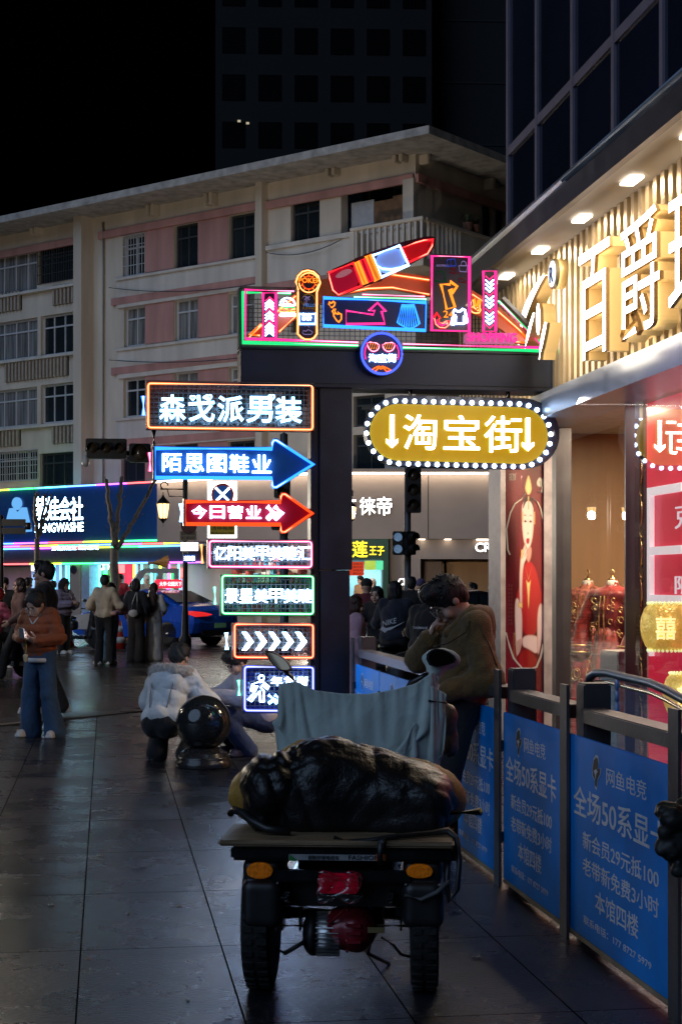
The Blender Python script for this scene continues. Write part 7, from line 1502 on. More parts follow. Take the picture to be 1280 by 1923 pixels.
# straps and the loose pipe
def belt(pts, wd, name, label, cat):
    L = [tl(*lp(x, y, d)) for x, y, d in pts]; b = MB()
    for i, (p, q_) in enumerate(zip(L, L[1:])): b.bar(p, q_+(q_-p)*.08, wd, .006, up=TYv)
    o_ = b.build(name, m_pl, None, L[0]); tag(o_, label, cat)
def strapt(pts, r, name, label, cat, mt=None): L = [tl(*lp(x, y, d)) for x, y, d in pts]; b = MB(); b.tube(L, r, 8); o_ = b.build(name, mt or m_pl, None, L[0]); tag(o_, label, cat); return o_
strapt([(432, 1528, .05), (440, 1521, .03), (455, 1526, .0), (470, 1540, -.05), (500, 1556, -.09), (545, 1562, -.1)], .016, 'strap', 'black rubber strap curling off the left of the deck', 'strap')
strapt([(628, 1574, -.16), (660, 1581, -.19), (700, 1578, -.2), (745, 1570, -.17), (800, 1565, -.1), (840, 1560, -.05), (858, 1575, -.1), (862, 1620, -.16), (858, 1670, -.17), (844, 1690, -.16), (838, 1660, -.17), (842, 1610, -.15)], .011, 'strap', 'long black strap looped across the deck and hanging at the right', 'strap')
strapt([(718, 1575, -.215), (714, 1584, -.235), (713, 1606, -.23), (714, 1624, -.22)], .012, 'strap', 'short black strap hanging over the rear edge of the deck', 'strap')
strapt([(760, 1682, -.18), (790, 1690, -.2), (820, 1676, -.2), (842, 1655, -.18)], .009, 'strap', 'thin grey strap end sagging over the right mudguard', 'strap', mat('grey_webbing', (.10, .10, .10), .6))
a, c = tl(*lp(830, 1527, .10)), tl(*lp(902, 1524, .02)); b = MB(); b.tube([a, c], .017, 12); pi = b.build('pipe', m_pl, None, a); tag(pi, 'black pipe with a yellow end sticking out right of the bag', 'pipe'); b = MB(); b.tube([c, c+(c-a).normalized()*.003], .010, 10); b.build('end_cap', mat('yellow_plastic', (.7, .5, .03), .4), pi)
b = MB(); p = tl(*lp(846, 1560, .3)); b.obox(p, TX*.03, TYv*.05, UP*.12, bev=.01); tag(b.build('crate', mat('orange_crate', (.45, .14, .03), .6, var=.2), None, p), 'orange box showing between the bag and the blue panels', 'box')
# ================================================================ stone ball bollard
pb_ = G(378, 1446); pb_.y += .25; m_gran = mat('polished_granite', (.022, .024, .024), .14, var=.9, vs=130, coat=.5)
BO = thing('stone_bollard', pb_, 'polished dark granite ball on a stepped round base', 'bollard'); r_ = 52/3000*pb_.y
b = MB(); b.ball(pb_+UP*(.155+r_*.97), r_, 48); b.build('ball', m_gran, BO)
k = pb_.y/3000; b = MB(); b.lathe([(52*k, 0), (53*k, .01), (53*k, .055), (50*k, .065), (50*k, .085), (49*k, .10), (46*k, .105), (45*k, .13), (41*k, .135), (34*k, .165), (28*k, .175)], pb_, 40); b.build('base', mat('granite_base', (.028, .026, .026), .3, var=.5, vs=60), BO)
# ================================================================ dark drooping leaves at the right edge
pr_ = P(1268, 1640, 4.6); s = Sdf()
def R3(x, y, d=0): return tuple(P(x, y, 4.6+d))
for x, y, r, d in ((1262, 1535, .042, 0), (1245, 1525, .028, .02), (1275, 1560, .05, .03), (1250, 1562, .026, 0), (1262, 1590, .045, .02), (1243, 1588, .02, .01), (1238, 1598, .014, 0), (1285, 1610, .05, .04), (1272, 1635, .022, 0), (1290, 1520, .04, .05), (1300, 1580, .07, .06)): s.ell(R3(x, y, d), (r, r*.9, r*.9), None, .012)
b = MB(); sculpt(b, s, .006, None, lambda X: folds(X, .006, 45, 33)+folds(X, .003, 110, 35)); RB = b.build('bundled_bag', mat('dark_crumpled_plastic', (.014, .014, .013), .65, var=.6, vs=30), None, pr_)
tag(RB, 'dark crumpled bundle hanging in front of the nearest blue panel at the right edge', 'bundle')
b = MB(); b.tube([R3(1295, 1530, .06), R3(1330, 1560, .08), R3(1340, 1700, .1), tuple(V((R3(1340, 1700, .1)[0], 4.72, 0)))], .02, 8); b.build('carrying_pole', m_pl, RB)
# ================================================================ cars
def wheel3(par, c, axis, r, w, rimm, spokes=5):
    b = MB(); b.lathe([(r*.66, -w/2), (r*.95, -w/2), (r, -w*.3), (r, w*.3), (r*.95, w/2), (r*.66, w/2)], c, 28, axis); o_ = b.build('wheel', m_rub, par)
    ax = V(axis).normalized(); x, y = tri_dirs(ax); b = MB(); b.lathe([(r*.66, -w*.3), (r*.68, w*.5), (r*.62, w*.42), (r*.6, w*.05)], c, 24, ax)
    for i in range(spokes):
        a = 6.283*i/spokes; d = x*math.cos(a)+y*math.sin(a); tv = ax.cross(d)
        for s_ in (-.045, .045): b.obox(V(c)+d*r*.36+tv*s_*r*2+ax*w*.42, d*r*.27, tv*r*.05, ax*w*.05)
    b.ball(V(c)+ax*w*.42, r*.14, 10); b.build('rim', rimm, o_)
m_rim = mat('alloy', (.6, .6, .58), .25, .9, var=.1); m_cg = mat('car_glass', (.012, .016, .018), .05, var=.1, coat=.5)
def car(pos, yaw, label, paint, tail=True):
    """a three box saloon, nose towards -Y before it is turned"""
    M = Matrix.Translation(pos) @ Matrix.Rotation(yaw, 4, 'Z'); t = thing('parked_car', pos, label, 'car')
    prof = [(-2.28, .32), (-2.34, .50), (-2.28, .70), (-1.9, .84), (-1.15, .96), (-.35, 1.40), (.15, 1.48), (.75, 1.44), (1.55, 1.10), (2.15, 1.04), (2.32, .92), (2.34, .62), (2.26, .36), (2.0, .24), (-2.0, .22)]
    bm = bmesh.new(); rows = []
    secs = [(-.90, .93, 0), (-.885, .985, 0), (-.70, 1.0, .0), (.70, 1.0, 0), (.885, .985, 0), (.90, .93, 0)]
    def yz(p, xn):
        y, z = p; tuck = max(0, (z-.92))/.55; lim = .90-.26*tuck; return lim
    b = MB(); vs = []; n = len(prof); xs = [-1, -.97, -.8, 0, .8, .97, 1]
    for f in xs:
        for (y, z) in prof:
            lim = .90-.25*max(0, (z-.90))/.55; e = abs(f); k_ = 1 if e < .9 else (.985 if e < .99 else .95); crown = .03*(1-f*f) if z > .9 else 0
            vs.append(M @ V((f*lim, y*k_*(1-.04*e*e), z*(1 if z < .5 else (1-.015*(e > .9)-.02*(e > .99)))+crown)))
    fs = [(i*n+j, i*n+(j+1) % n, (i+1)*n+(j+1) % n, (i+1)*n+j) for i in range(len(xs)-1) for j in range(n)]+[tuple(range(n))[::-1], tuple((len(xs)-1)*n+j for j in range(n))]
    b.add(vs, fs, 0, False); b.build('body', paint, t)
    wb = Each()
    for (yw, rw) in ((-1.40, .34), (1.32, .34)):
        for s_ in (-1, 1): wheel3(t, M @ V((s_*.80, yw, .33)), M.to_3x3() @ V((s_, 0, 0)), .33, .2, m_rim); wb.lathe([(.38, 0), (.38, .015)], M @ V((s_*.860, yw, .335)), 24, M.to_3x3() @ V((s_, 0, 0)))
    wb.build('wheel_arch', mat('arch_black', (.006, .006, .006), .8, var=0), t)
    for s_ in (-1, 1):
        def sidept(y, z): return M @ V((s_*(.90-.25*max(0, (z-.90))/.55+.004), y, z))
        for L, nm in (([(-1.0, .985), (-.38, 1.345), (.17, 1.41), (.17, .99)], 'side_window'), ([(.22, .99), (.22, 1.41), (.70, 1.375), (1.30, 1.10), (1.25, 1.01)], 'side_window')):
            b = MB(); b.prism([sidept(y, z) for y, z in L], M.to_3x3() @ V((s_*.008, 0, 0))); b.build(nm, m_cg, t)
        b = MB(); b.obox(M @ V((s_*.90, .32, .83)), M.to_3x3() @ V((.012, 0, 0)), M.to_3x3() @ V((0, .09, 0)), UP*.014, bev=.004); b.build('handle', paint, t)
        b = MB(); sculpt(b, Sdf().ell((s_*.99, -.72, 1.02), (.09, .07, .065)), .02, M); b.build('wing_mirror', paint, t)
        b = MB(); pts = [(.30, 2.352, .84), (.62, 2.335, .90), (.86, 2.20, .93), (.90, 1.95, .93), (.90, 2.05, .84), (.84, 2.24, .78), (.5, 2.345, .80)]; b.prism([M @ V((s_*x, y, z)) for x, y, z in pts], M.to_3x3() @ V((s_*.012, .02, 0))); b.build('tail_lamp', mat('tail_lamp_lit', (.4, .01, .01), .2, emit=(1, .03, .03), es=.7), t)
        b = MB(); pts = [(.45, -2.30, .72), (.84, -2.2, .74), (.90, -1.86, .80), (.86, -1.95, .68), (.5, -2.34, .62)]; b.prism([M @ V((s_*x, y, z)) for x, y, z in pts], M.to_3x3() @ V((s_*.012, -.02, 0))); b.build('headlight', mat('head_lamp', (.6, .65, .7), .1, coat=.8, var=0), t)
    def topstrip(L, nm, mt):
        b = MB(); (y0, z0, w0), (y1, z1, w1) = L; b.add([M @ V(p) for p in ((-w0, y0, z0), (w0, y0, z0), (w1, y1, z1), (-w1, y1, z1))], [(0, 1, 2, 3)]); b.build(nm, mt, t)
    topstrip(((.80, 1.445, .60), (1.50, 1.155, .72)), 'rear_window', m_cg); topstrip(((-.40, 1.405, .60), (-1.08, 1.02, .76)), 'windscreen', m_cg)
    b = MB(); b.obox(M @ V((0, 2.36, .55)), M.to_3x3() @ V((.23, 0, 0)), M.to_3x3() @ V((0, .01, 0)), UP*.06); b.build('number_plate', mat('green_plate', (.2, .5, .3), .5), t)
    b = MB(); b.obox(M @ V((0, 2.33, .36)), M.to_3x3() @ V((.7, 0, 0)), M.to_3x3() @ V((0, .02, 0)), UP*.07, bev=.02); b.build('bumper_trim', m_pl, t)
    return t, M
m_bluep = mat('blue_car_paint', (.012, .10, .62), .22, .3, var=.06, coat=.9)
pc_ = P(288, 1095, 43.0); pc_.z = 0
t, M = car(pc_, R(-126), 'blue saloon taxi with a glowing red roof sign parked behind the pedestrians', m_bluep)
b = MB(); b.obox(M @ V((0, .55, 1.63)), M.to_3x3() @ V((.50, 0, 0)), M.to_3x3() @ V((0, .07, 0)), UP*.12, bev=.03); rs = b.build('roof_sign', mat('roof_sign_red', (.4, .01, .02), .3, emit=(1, .04, .09), es=.9), t)
xx = (M.to_3x3() @ V((-1, 0, 0))); b = MB(); b.text('大华·公园天下', M @ V((.44, .625, 1.57)), xx, UP, .88, .12, .006, .02); b.build('sign_lettering', glow('roof_sign_text', (1, .85, .9), 2.2), rs)
xs = M.to_3x3() @ V((0, -1, 0))
b = MB(); b.prism([M @ V((s_, y, z)) for s_, y, z in ((.905, -1.95, .40), (.905, -.95, .40), (.905, -.95, .78), (.905, -1.5, .84), (.905, -2.0, .78))], M.to_3x3() @ V((.006, 0, 0))); b.build('front_wing', mat('silver_white_paint', (.42, .44, .46), .25, .2, var=.05, coat=.8), t)
# white pickup van with a log shaped load behind the taxi
pv = P(268, 1095, 49); pv.z = 0; VN = thing('cab_van', pv, 'pale open sided van with a long bundle strapped on its roof behind the taxi', 'van'); Pv = Plane(pv, (.985, .17, 0)); m_van = mat('van_white', (.5, .48, .45), .35, coat=.5, var=.08)
b = MB(); hv = Pv.uv(268, 1068)[1]
x0, x1 = Pv.uv(220, 1090)[0], Pv.uv(330, 1090)[0]
b.prism([Pv.pt(*p) for p in ((x0-.5, .35), (x0-.5, .95), (x0+.2, 1.15), (x1, 1.15), (x1, .35))], Pv.n*1.6); b.build('body', m_van, VN)
b = MB(); b.prism([Pv.pt(*p) for p in ((x0+.1, 1.151), (x0+.6, hv-.12), (x0+.8, hv), (x1, hv), (x1, hv-.14), (x0+.8, hv-.14), (x0+.32, 1.151))], Pv.n*1.6); b.pbox(Pv, x0+1.15, 1.151, x0+1.3, hv-.141, 0, 1.6); b.pbox(Pv, x1-.15, 1.151, x1-.002, hv-.141, 0, 1.6); b.build('cab_frame', m_van, VN)
for s_ in (x0+.15, x1-.5): wheel3(VN, Pv.pt(s_, .33, 1.52), Pv.n, .33, .18, m_rim)
b = MB(); b.tube([Pv.pt(x0+.9, hv+.16, .8), Pv.pt(x0+1.5, hv+.2, .8), Pv.pt(x1-.3, hv+.17, .8)], [.07, .13, .08], 10); tag(b.build('roof_bundle', mat('tan_bundle', (.42, .20, .06), .7, var=.4, vs=6, bump=.3), None, Pv.pt(x0+1.5, hv, .8)), 'tan wrapped bundle lying on the roof of the pale van', 'bundle')
# ================================================================ scooters and motorbikes
def scooter(pos, yaw, label, paint, lamp=False, group='scooters and motorbikes in the street'):
    M = Matrix.Translation(pos) @ Matrix.Rotation(yaw, 4, 'Z'); t = thing('scooter', pos, label, 'scooter', group); AX = M.to_3x3() @ V((1, 0, 0))
    for y in (-.62, .60): wheel3(t, M @ V((0, y, .25)), AX, .25, .1, m_rim, 5)
    s = Sdf().box((0, .45, .60), (.13, .42, .13), .09).box((0, -.02, .30), (.14, .30, .05), .03, None, .06).cap((0, -.42, .36), (0, -.50, .95), .11, .08, .06).ell((0, -.58, .50), (.07, .22, .06), None, .05); b = MB(); sculpt(b, s, .02, M); b.build('body', paint, t)
    s = Sdf().ell((0, .40, .78), (.13, .36, .06)); b = MB(); sculpt(b, s, .02, M); b.build('seat', m_pl, t)
    b = MB(); b.tube([M @ V((-.34, -.40, 1.02)), M @ V((0, -.48, 1.0)), M @ V((.34, -.40, 1.02))], .02, 6); b.tube([M @ V((0, -.48, .95)), M @ V((0, -.62, .28))], .025, 6); b.build('handlebar', m_fr, t)
    for s_ in (-1, 1): b = MB(); b.tube([M @ V((s_*.22, -.45, 1.02)), M @ V((s_*.28, -.47, 1.18))], .008, 5); b.ball(M @ V((s_*.30, -.47, 1.22)), (.06, .02, .04), 8); b.build('mirror', m_pl, t)
    b = MB(); b.ball(M @ V((0, -.585, .88)), (.07, .05, .055), 10); b.build('headlight', glow('scooter_headlight', (1, 1, .95), 9) if lamp else mat('head_lamp', (.6, .65, .7), .1, coat=.8, var=0), t)
    return t
def gp(x, Y): p = P(x, 1095, Y); p.z = 0; return p
m_sc = mat('dark_scooter_paint', (.02, .022, .028), .25, coat=.6, var=.1)
scooter(gp(708, 24), R(-25), 'scooter with a bright headlight facing the railing', mat('pale_scooter_paint', (.30, .31, .33), .3, coat=.5), True)
scooter(gp(742, 22.5), R(165), 'dark scooter ridden by the person with the big white tick on the jacket', m_sc); scooter(gp(800, 19.5), R(150), 'dark scooter ridden by the person in black nearest the olive fleece man', m_sc); scooter(gp(-6, 27.5), R(140), 'dark scooter under the pink jacket rider', m_sc)
scooter(gp(146, 40), R(60), 'parked dark motorbike left of the couple', m_sc); scooter(gp(722, 36), R(60), 'parked scooter in front of the fruit shop', m_sc); scooter(gp(905, 30), R(80), 'dark parked scooter right of the olive fleece man', mat('teal_scooter_paint', (.01, .10, .10), .3, coat=.5))
RID = dict(pelvis=(0, .12, .82), neck=(0, .0, 1.34), arms=(((-.28, -.14, 1.06), (-.30, -.42, 1.02)), ((.28, -.14, 1.06), (.30, -.42, 1.02))), legs=(((-.17, -.32, .74), (-.15, -.24, .32)), ((.17, -.32, .74), (.15, -.24, .32))), h=.018)
t, M, *_ = person(gp(742, 22.6), R(168), 1.76, 'scooter rider in a dark jacket with a white tick logo on the back', cloth('navy_jacket', (.014, .016, .03)), blkt, ('bob', None), (0, -25, 0), seed=141, tt=.05, **RID)
b = MB(); b.prism([M @ V((x, .235, z)) for x, z in ((.17, .98), (.10, .93), (-.18, 1.09), (-.02, 1.02), (.09, .995), (.14, 1.02))], M.to_3x3() @ V((0, .012, 0))); wrt('logo_word', 'NIKE', M @ V((.04, .243, 1.08)), M.to_3x3() @ V((-1, 0, .25)), .2, .075, m_wp, t); b.build('tick_logo', m_wp, t)
t, M, *_ = person(gp(803, 19.6), R(152), 1.70, 'scooter rider in black with a small white word across the back', blk, blkt, ('helmet', mat('black_helmet', (.012, .012, .014), .2, coat=.6)), (12, 0, 0), seed=143, tt=.05, **RID)
wrt('back_print', 'TASMALIE', M @ V((0, .225, 1.12)), M.to_3x3() @ V((-1, 0, 0)), .2, .028, m_wp, t)
person(gp(829, 21), R(-30), 1.70, 'scooter rider in a yellow vest partly behind the olive fleece man', cloth('yellow_vest', (.55, .48, .03), .6), blkt, ('helmet', mat('grey_helmet', (.2, .2, .2), .3)), (0, 0, 0), seed=145, tt=.05, **RID)
person(gp(708, 24.2), R(-25), 1.68, 'scooter rider in black behind the bright headlight', blk, blkt, ('bob', None), (5, 0, 0), seed=147, tt=.05, **RID)
# dark parked car behind the man
car(gp(905, 34), R(95), 'black saloon parked behind the olive fleece man', mat('black_car_paint', (.008, .008, .01), .2, coat=.9))
# ================================================================ street furniture
def cone(x, y, label):
    p = G(x, y); t = thing('traffic_cone', p, label, 'traffic cone', 'traffic cones by the road'); b = MB(); b.box(p+V((-.19, -.19, 0)), p+V((.19, .19, .03)), bev=.008); b.build('base', m_pl, t)
    b = MB(); b.lathe([(.15, .03), (.035, .72), (.02, .73)], p, 20); b.build('cone_body', mat('cone_red', (.5, .03, .02), .5, var=.1), t); b = MB()
    for z0, z1 in ((.18, .33), (.45, .60)): r0 = .15-.115*(z0-.03)/.69+.003; r1 = .15-.115*(z1-.03)/.69+.003; b.lathe([(r0, z0), (r1, z1)], p, 20)
    b.build('white_band', mat('cone_white', (.6, .6, .62), .4), t)
cone(225, 1221, 'red and white traffic cone between the couple and the woman in black'); cone(130, 1216, 'red and white traffic cone by the lilac jacket')
# bare street trees
def tree(base, limbs, label, r0):
    t = thing('pollarded_tree', base[0], label, 'tree', 'bare pollarded street trees'); mb_ = mat('grey_bark', (.10, .085, .07), .9, var=.4, vs=9, bump=.6, bs=24)
    b = MB(); n = len(base); b.tube([base[0]-UP*.05]+[base[0].lerp(base[1], i/6)+V((.03*math.sin(i*2), 0, 0)) for i in range(7)], [r0*1.35]+[r0*(1.2-.05*i) for i in range(7)], 10); b.build('trunk', mb_, t)
    for L, r in limbs:
        b = MB(); pts = []
        for a, c in zip(L, L[1:]):
            for i in range(5): pts.append(a.lerp(c, i/5)+V((random.uniform(-.03, .03), 0, random.uniform(-.02, .02))))
        pts.append(L[-1]); b.tube(pts, [r*(1-.45*i/len(pts)) for i in range(len(pts))], 8); b.ball(L[-1], r*.75, 8)
        for k_ in range(3): p = pts[random.randrange(2, len(pts)-1)]; q_ = p+V((random.uniform(-.35, .35), random.uniform(-.3, .3), random.uniform(.2, .5))); b.tube([p, q_], [r*.3, r*.1], 5)
        b.build('limb', mb_, t)
    return t
def tp(x, y, Y=45): return P(x, y, Y)
g = tp(213, 1095); g.z = 0
tree([g, tp(216, 1030)], [([tp(216, 1032), tp(210, 985), tp(206, 950), tp(200, 903)], .085), ([tp(217, 1032), tp(219, 985), tp(224, 940), tp(229, 898)], .085), ([tp(216, 1035), tp(235, 1005), tp(262, 960), tp(291, 903)], .075)], 'bare three limbed street tree in front of the arcade sign', .125)
g = tp(71, 1095); g.z = 0
tree([g, tp(71, 1012)], [([tp(71, 1014), tp(67, 980), tp(66, 955), tp(69, 928)], .06), ([tp(71, 1014), tp(78, 985), tp(84, 950), tp(84, 930)], .05), ([tp(72, 1012), tp(84, 975), tp(96, 930)], .045)], 'thinner bare street tree in front of the arcade lettering', .085)
# lantern post with road signs
def lantern(c, s_, par):
    k_ = s_; b = MB(); b.lathe([(.03*k_, .62*k_), (.05*k_, .56*k_), (.20*k_, .40*k_), (.24*k_, .36*k_), (.22*k_, .34*k_)], c, 8); b.lathe([(.03*k_, -.30*k_), (.05*k_, -.26*k_), (.14*k_, -.18*k_), (.15*k_, -.15*k_)], c, 8)
    for i in range(8): a = 6.283*i/8; d = V((math.cos(a), math.sin(a), 0)); b.tube([c+d*.14*k_-UP*.15*k_, c+d*.215*k_+UP*.34*k_], .012*k_, 4)
    b.tube([c+UP*.62*k_, c+UP*.72*k_], .02*k_, 6); b.tube([c-UP*.30*k_, c-UP*.42*k_], .012*k_, 6); b.build('lantern_frame', mat('black_cast_iron', (.012, .011, .010), .5, .4), par)
    b = MB(); b.lathe([(.13*k_, -.14*k_), (.205*k_, .33*k_)], c, 8, UP, 0, False); b.build('lantern_glass', lit_glass('lantern_glass', (1, .62, .25), 4.5), par)
def lamp_post(base, px_h, label, power, arms=(-1, 1), Hh=4.9, k_=.75):
    t = thing('street_lamp', base, label, 'street lamp', 'lantern street lamps'); m_i = mat('black_cast_iron', (.012, .011, .010), .5, .4)
    b = MB(); b.lathe([(.16, 0), (.16, .25), (.10, .35), (.08, .9), (.065, 1.0), (.065, Hh), (.04, Hh+.12), (.0, Hh+.2)], base, 14); b.build('pole', m_i, t); ex = V((.99, .14, 0))
    for s_ in arms:
        b = MB(); a0 = base+UP*(Hh-.55); b.tube([a0, a0+ex*s_*.62], .025, 6); b.tube([a0-UP*.18, a0+ex*s_*.4-UP*.18, a0+ex*s_*.45], .015, 6); b.tube([a0+ex*s_*(.52+.09*math.cos(a))+UP*(.09+.09*math.sin(a)) for a in np.linspace(-1.5, 3.2, 12)], .018, 6); b.build('arm', m_i, t)
        lc = a0+ex*s_*.55-UP*.62; lantern(lc, k_, t)
        if power: point('lantern_light', lc, (1, .86, .68), power, .12, t)
    return t
pl_ = P(348, 1095, 40); pl_.z = 0
LPm = lamp_post(pl_, 0, 'black street lamp with scrolled arms behind the red arrow board', 14, arms=(-1,), Hh=4.55)
Pl = Plane(pl_-V((0, .09, 0)), (1, 0, 0))
def road_sign(name, label, x0, x1, y0, y1, mt, w=.0):
    u0, v0, u1, v1 = rect(Pl, x0, x1, y0, y1); b = MB(); b.pbox(Pl, u0, v0, u1, v1, w, w+.02, bev=.004); o_ = b.build(name, mt, None, Pl.pt((u0+u1)/2, v0, w)); tag(o_, label, 'sign', 'road signs on the lamp post'); return o_, (u0, v0, u1, v1)
def sgtext(o_, st, x0, x1, y0, y1, mt, w=.021): u0, v0, u1, v1 = rect(Pl, x0, x1, y0, y1); b = MB(); b.text(st, Pl.pt(u0, v0, w), (1, 0, 0), UP, u1-u0, v1-v0, .004, .02); b.build('lettering', mt, o_)
m_sgw = mat('sign_white', (.5, .52, .54), .45, var=.06); m_ink = mat('sign_ink', (.02, .02, .02), .5, var=0); m_sb = mat('sign_blue', (.03, .22, .80), .4, var=.05); m_sr = mat('sign_red', (.75, .05, .05), .4, var=0); m_sy = mat('sign_yellow', (.70, .48, .02), .45, var=.05)
o_, r = road_sign('no_stopping_sign', 'white board with a blue and red no stopping disc above the yellow tow notice', 390, 445, 904, 1010, m_sgw)
cu, cv = Pl.uv(418, 929); rr_ = 21.5/3000*40
def disc(r_, w, mt, nm): b = MB(); b.prism([Pl.pt(cu+r_*math.cos(a), cv+r_*math.sin(a), w) for a in np.linspace(0, 6.283, 33)[:-1]], Pl.n*.003); b.build(nm, mt, o_)
disc(rr_, .021, m_sr, 'red_ring'); disc(rr_*.80, .0245, m_sb, 'blue_disc')
b = MB()
for s_ in (-1, 1): b.bar(Pl.pt(cu-rr_*.6, cv-rr_*.6*s_, .030+.002*s_), Pl.pt(cu+rr_*.6, cv+rr_*.6*s_, .030+.002*s_), .05, .003, up=Pl.n)
b.build('cross', m_sgw, o_)
y_, r = road_sign('tow_notice', 'yellow tow away notice with a phone number below the no stopping disc', 394, 442, 986, 1005, m_sy, .022); sgtext(y_, '违停拖移', 397, 439, 988, 996, m_ink, .043); sgtext(y_, '电话:63621920', 397, 439, 998, 1003.5, m_ink, .043)
o2, r = road_sign('time_sign', 'dark tan two line notice on the lamp post', 338, 370, 997, 1015, mat('sign_tan', (.28, .22, .14), .5)); sgtext(o2, '限货有尾款', 341, 367, 999, 1005, m_ink); sgtext(o2, '施工通行证外', 341, 367, 1007, 1013, m_ink)
o3, r = road_sign('section_sign', 'white plate reading all road section on the lamp post', 340, 372, 1019, 1034, m_sgw); sgtext(o3, '全路段', 342, 370, 1021, 1032, m_ink)
o4, r = road_sign('camera_notice', 'blue tow zone plate low on the lamp post', 344, 368, 1041, 1056, m_sb); sgtext(o4, '违停抓拍', 346, 366, 1044, 1053, m_sgw)
b = MB(); u0, v0 = Pl.uv(355, 988); b.prism([Pl.pt(u0+.2*math.cos(a), v0+.2*math.sin(a), .0) for a in np.linspace(0, 6.283, 25)[:-1]], Pl.n*.02); tag(b.build('round_sign', mat('sign_dark_red', (.10, .015, .015), .5), None, Pl.pt(u0, v0-.2)), 'dark round prohibition sign half hidden by the red arrow board', 'sign', 'road signs on the lamp post')
lamp_post(V((-13.5, 46, 0)), 0, 'unseen lantern street lamp on the far kerb left of the frame', 2600)  # unseen lamp, put here to light the flats
lamp_post(V((-9.5, 26, 0)), 0, 'unseen lantern street lamp on the near kerb left of the frame', 620)  # out of view, placed to brighten the pedestrians
lamp_post(V((-8.6, 19.5, 0)), 0, 'unseen lantern street lamp on the pavement edge left of the frame', 230)  # unseen too, adds light on the nearer people
lamp_post(V((-.24, 49, 0)), 0, 'added lantern street lamp out of sight behind the black sign post', 1000); # unseen lamp added to light road and podium; traffic lights next
m_tl = mat('signal_black', (.010, .010, .011), .45, var=.2)
def sigbox(par, c, ex, n, wd, ht, dp, k, vert=True, lensm=None):
    b = MB(); ex = V(ex).normalized(); nn = V(n).normalized(); ey = UP; b.obox(c, ex*wd/2, ey*ht/2, nn*dp/2, bev=.02); o_ = b.build('signal_head', m_tl, par)
    for i in range(k):
        f = (i+.5)/k-.5; p = c+(ey*(-f*ht) if vert else ex*(f*wd))+nn*dp/2; r_ = (ht/k if vert else wd/k)*.36; b = MB(); b.lathe([(r_, 0), (r_, .012)], p, 18, nn); b.build('signal_lens', lensm or mat('dark_lens', (.06, .045, .03), .12, coat=.8, var=.4, vs=9), o_)
        b = MB(); xx, yy = ex, UP; b.tube([p+nn*.06+xx*r_*1.12*math.cos(a)+yy*r_*1.12*math.sin(a) for a in np.linspace(-.3, 3.44, 10)], .012, 5); pts = [p+xx*r_*1.12*math.cos(a)+yy*r_*1.12*math.sin(a) for a in np.linspace(-.3, 3.44, 10)]; b.add(pts+[q_+nn*.16 for q_ in pts], [(j, j+1, 10+j+1, 10+j) for j in range(9)]); b.build('visor', m_tl, o_)
    return o_
pt_ = gp(765, 38); TL = thing('traffic_light', pt_, 'black traffic light post with a three lamp head and a pair of pedestrian heads', 'traffic light')
b = MB(); b.lathe([(.13, 0), (.13, .3), (.085, .35), (.075, 4.4), (0, 4.45)], pt_, 14); b.build('pole', mat('signal_pole', (.09, .09, .10), .4, .5), TL)
f = V((-.05, -1, 0)).normalized(); e = V((1, -.05, 0)).normalized(); ht = 84/3000*38
sigbox(TL, P(776, 921, 37.8), e, f, .36, ht, .2, 3); sigbox(TL, P(747, 1020, 37.8), e, f, .26, .56, .2, 2, lensm=mat('pale_signal_lens', (.3, .45, .6), .15, coat=.8, emit=(.35, .6, 1), es=.25, var=.5, vs=12)); sigbox(TL, P(768, 1020, 37.75), (.8, .6, 0), (.6, -.8, 0), .28, .56, .2, 2)
pt2 = gp(533, 36); T2 = thing('traffic_light', pt2, 'mast arm traffic light with dark heads reaching left behind the neon boards', 'traffic light'); b = MB(); b.lathe([(.16, 0), (.16, .4), (.11, .45), (.09, 5.0), (0, 5.05)], pt2, 14); b.build('pole', mat('signal_pole', (.09, .09, .10), .4, .5), T2)
za_ = P(500, 858, 36).z; b = MB(); b.tube([V((pt2.x, 36, za_-.9)), V((pt2.x-.3, 36, za_-.2)), V((pt2.x-.9, 36, za_)), V((P(165, 858, 36).x, 36, za_+.1))], [.08, .07, .06, .045], 10); b.build('mast_arm', mat('signal_pole', (.09, .09, .10), .4, .5), T2)
sigbox(T2, P(200, 843, 35.8), (1, .12, 0), (.12, -1, 0), 76/3000*36, .45, .22, 3, False); sigbox(T2, P(263, 851, 35.8), (1, .12, 0), (.12, -1, 0), .48, .42, .22, 1, False); sigbox(T2, P(530, 902, 35.8), e, f, .36, .8, .2, 3); sigbox(T2, P(524, 968, 35.8), e, f, .34, .66, .2, 2)
b = MB(); c = P(161, 868, 35.7); b.lathe([(.06, .16), (.075, .10), (.085, 0), (.075, -.05), (.05, -.09), (.0, -.11)], c, 14); b.tube([c+UP*.15, c+UP*.30, c+UP*.30+V((.2, 0, 0))], .02, 6); b.box(c+V((-.05, -.05, .13)), c+V((.05, .05, .24))); tag(b.build('dome_camera', mat('camera_white', (.4, .4, .4), .4), None, c), 'pale dome camera hanging from the mast arm end', 'camera')
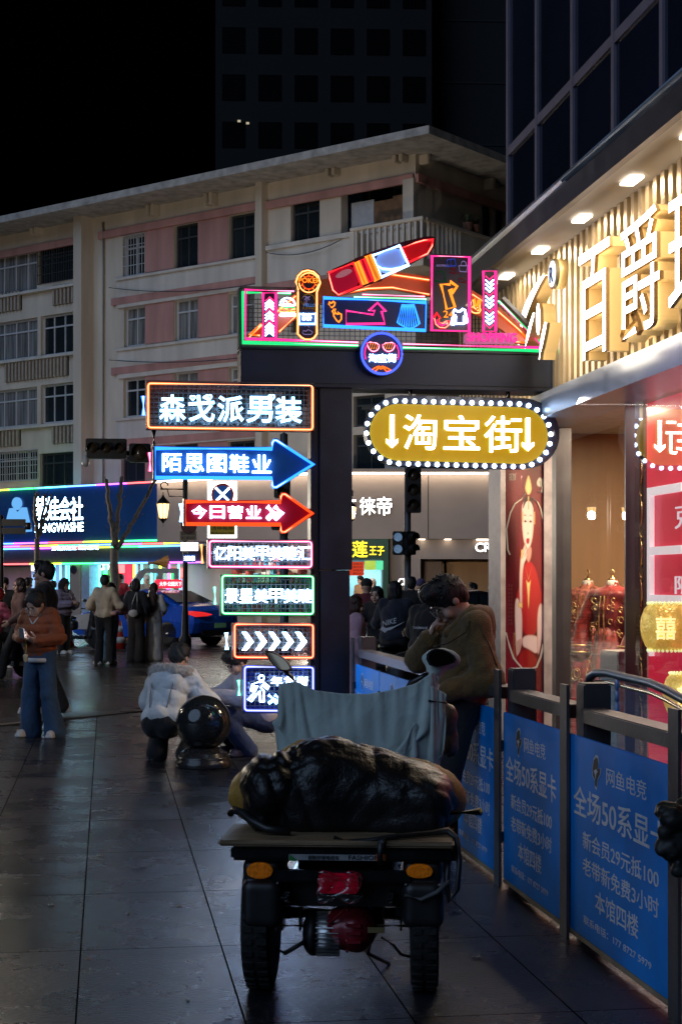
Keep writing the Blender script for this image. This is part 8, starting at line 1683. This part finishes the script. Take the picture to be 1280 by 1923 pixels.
# finger post at the left edge
pf_ = gp(2, 30); FPs = thing('signpost', pf_, 'dark street signpost with two blank boards at the left edge', 'signpost'); b = MB(); b.lathe([(.06, 0), (.05, 2.9), (0, 2.95)], pf_, 10); b.build('pole', m_tl, FPs); Pf = Plane(pf_-V((0, .06, 0)), (1, .05, 0))
for y0, y1 in ((975, 988), (991, 1003)): u0, v0, u1, v1 = rect(Pf, 4, 49, y0, y1); b = MB(); b.pbox(Pf, u0, v0, u1, v1, 0, .04, bev=.006); b.build('board', m_tl, FPs)
b = MB(); u, v = Pf.uv(51, 988); b.lathe([(.07, -.05), (.07, .05)], Pf.pt(u+.02, v, .02), 10, (1, 0, 0)); b.build('end_knob', m_tl, FPs)
# ================================================================ litter on the slabs
def litter(name, x, y, L, wd, a, mt, label, tube=True):
    p = G(x, y); d = V((math.cos(a), math.sin(a), 0)); b = MB()
    if tube: b.tube([p+UP*wd-d*L/2, p+UP*wd+d*L*.2], wd, 7); b.tube([p+UP*wd+d*L*.2, p+UP*wd+d*L/2], wd*1.02, 7, mi=1)
    else:
        nn = d.cross(UP); n = 7; rows = [(-L/2+L*i/n, .004+wd*.25*abs(math.sin(i*2.3+x))) for i in range(n+1)]
        vs = [p+d*u+nn*(wd/2*s_*(.7+.3*math.sin(i*1.7+s_)))+UP*(h_+.003*s_) for i, (u, h_) in enumerate(rows) for s_ in (-1, 0, 1)]; b.add(vs, [(i*3+j, i*3+j+1, i*3+j+4, i*3+j+3) for i in range(n) for j in (0, 1)])
    o_ = b.build(name, mt, None, p); tag(o_, label, 'litter')
wp = mat('paper_white', (.5, .48, .46), .6, var=.1); tanp = mat('filter_tan', (.36, .18, .08), .7, var=.2); fo_ = mat('foil_wrapper', (.45, .45, .5), .25, .6, var=.3, vs=30)
litter('cigarette_end', 166, 1802, .028, .0042, 2.6, [tanp, tanp], 'tan cigarette end nearest the viewer on the left slabs'); litter('cigarette_end', 332, 1703, .055, .004, .15, [wp, tanp], 'long white and tan cigarette end left of the tricycle'); litter('cigarette_end', 187, 1607, .032, .004, .3, [wp, tanp], 'short white cigarette end on the middle slabs')
for x, y, a in ((96, 1700, .4), (240, 1716, 1.2), (352, 1880, 2.0), (60, 1502, .9)): litter('cigarette_end', x, y, .03, .004, a, [wp, tanp], {96: 'white cigarette end on the left slabs', 240: 'white cigarette end between the two long joints', 352: 'white cigarette end near the bottom edge', 60: 'white cigarette end on the far left slabs'}[x])
litter('wrapper', 262, 1633, .085, .02, -.05, fo_, 'long shiny wrapper lying on the slabs left of the tricycle', False); litter('wrapper', 204, 1483, .05, .035, .5, wp, 'small white paper scrap near the crouching person', False); litter('wrapper', 856, 1712, .05, .03, -.2, wp, 'crumpled white scrap between the tricycle and the blue panels', False); litter('wrapper', 895, 1800, .045, .03, .1, wp, 'pale scrap on the dark slabs below the blue panels', False); litter('wrapper', 430, 1911, .035, .02, .1, wp, 'faint scrap at the bottom edge left of the tricycle wheel', False)
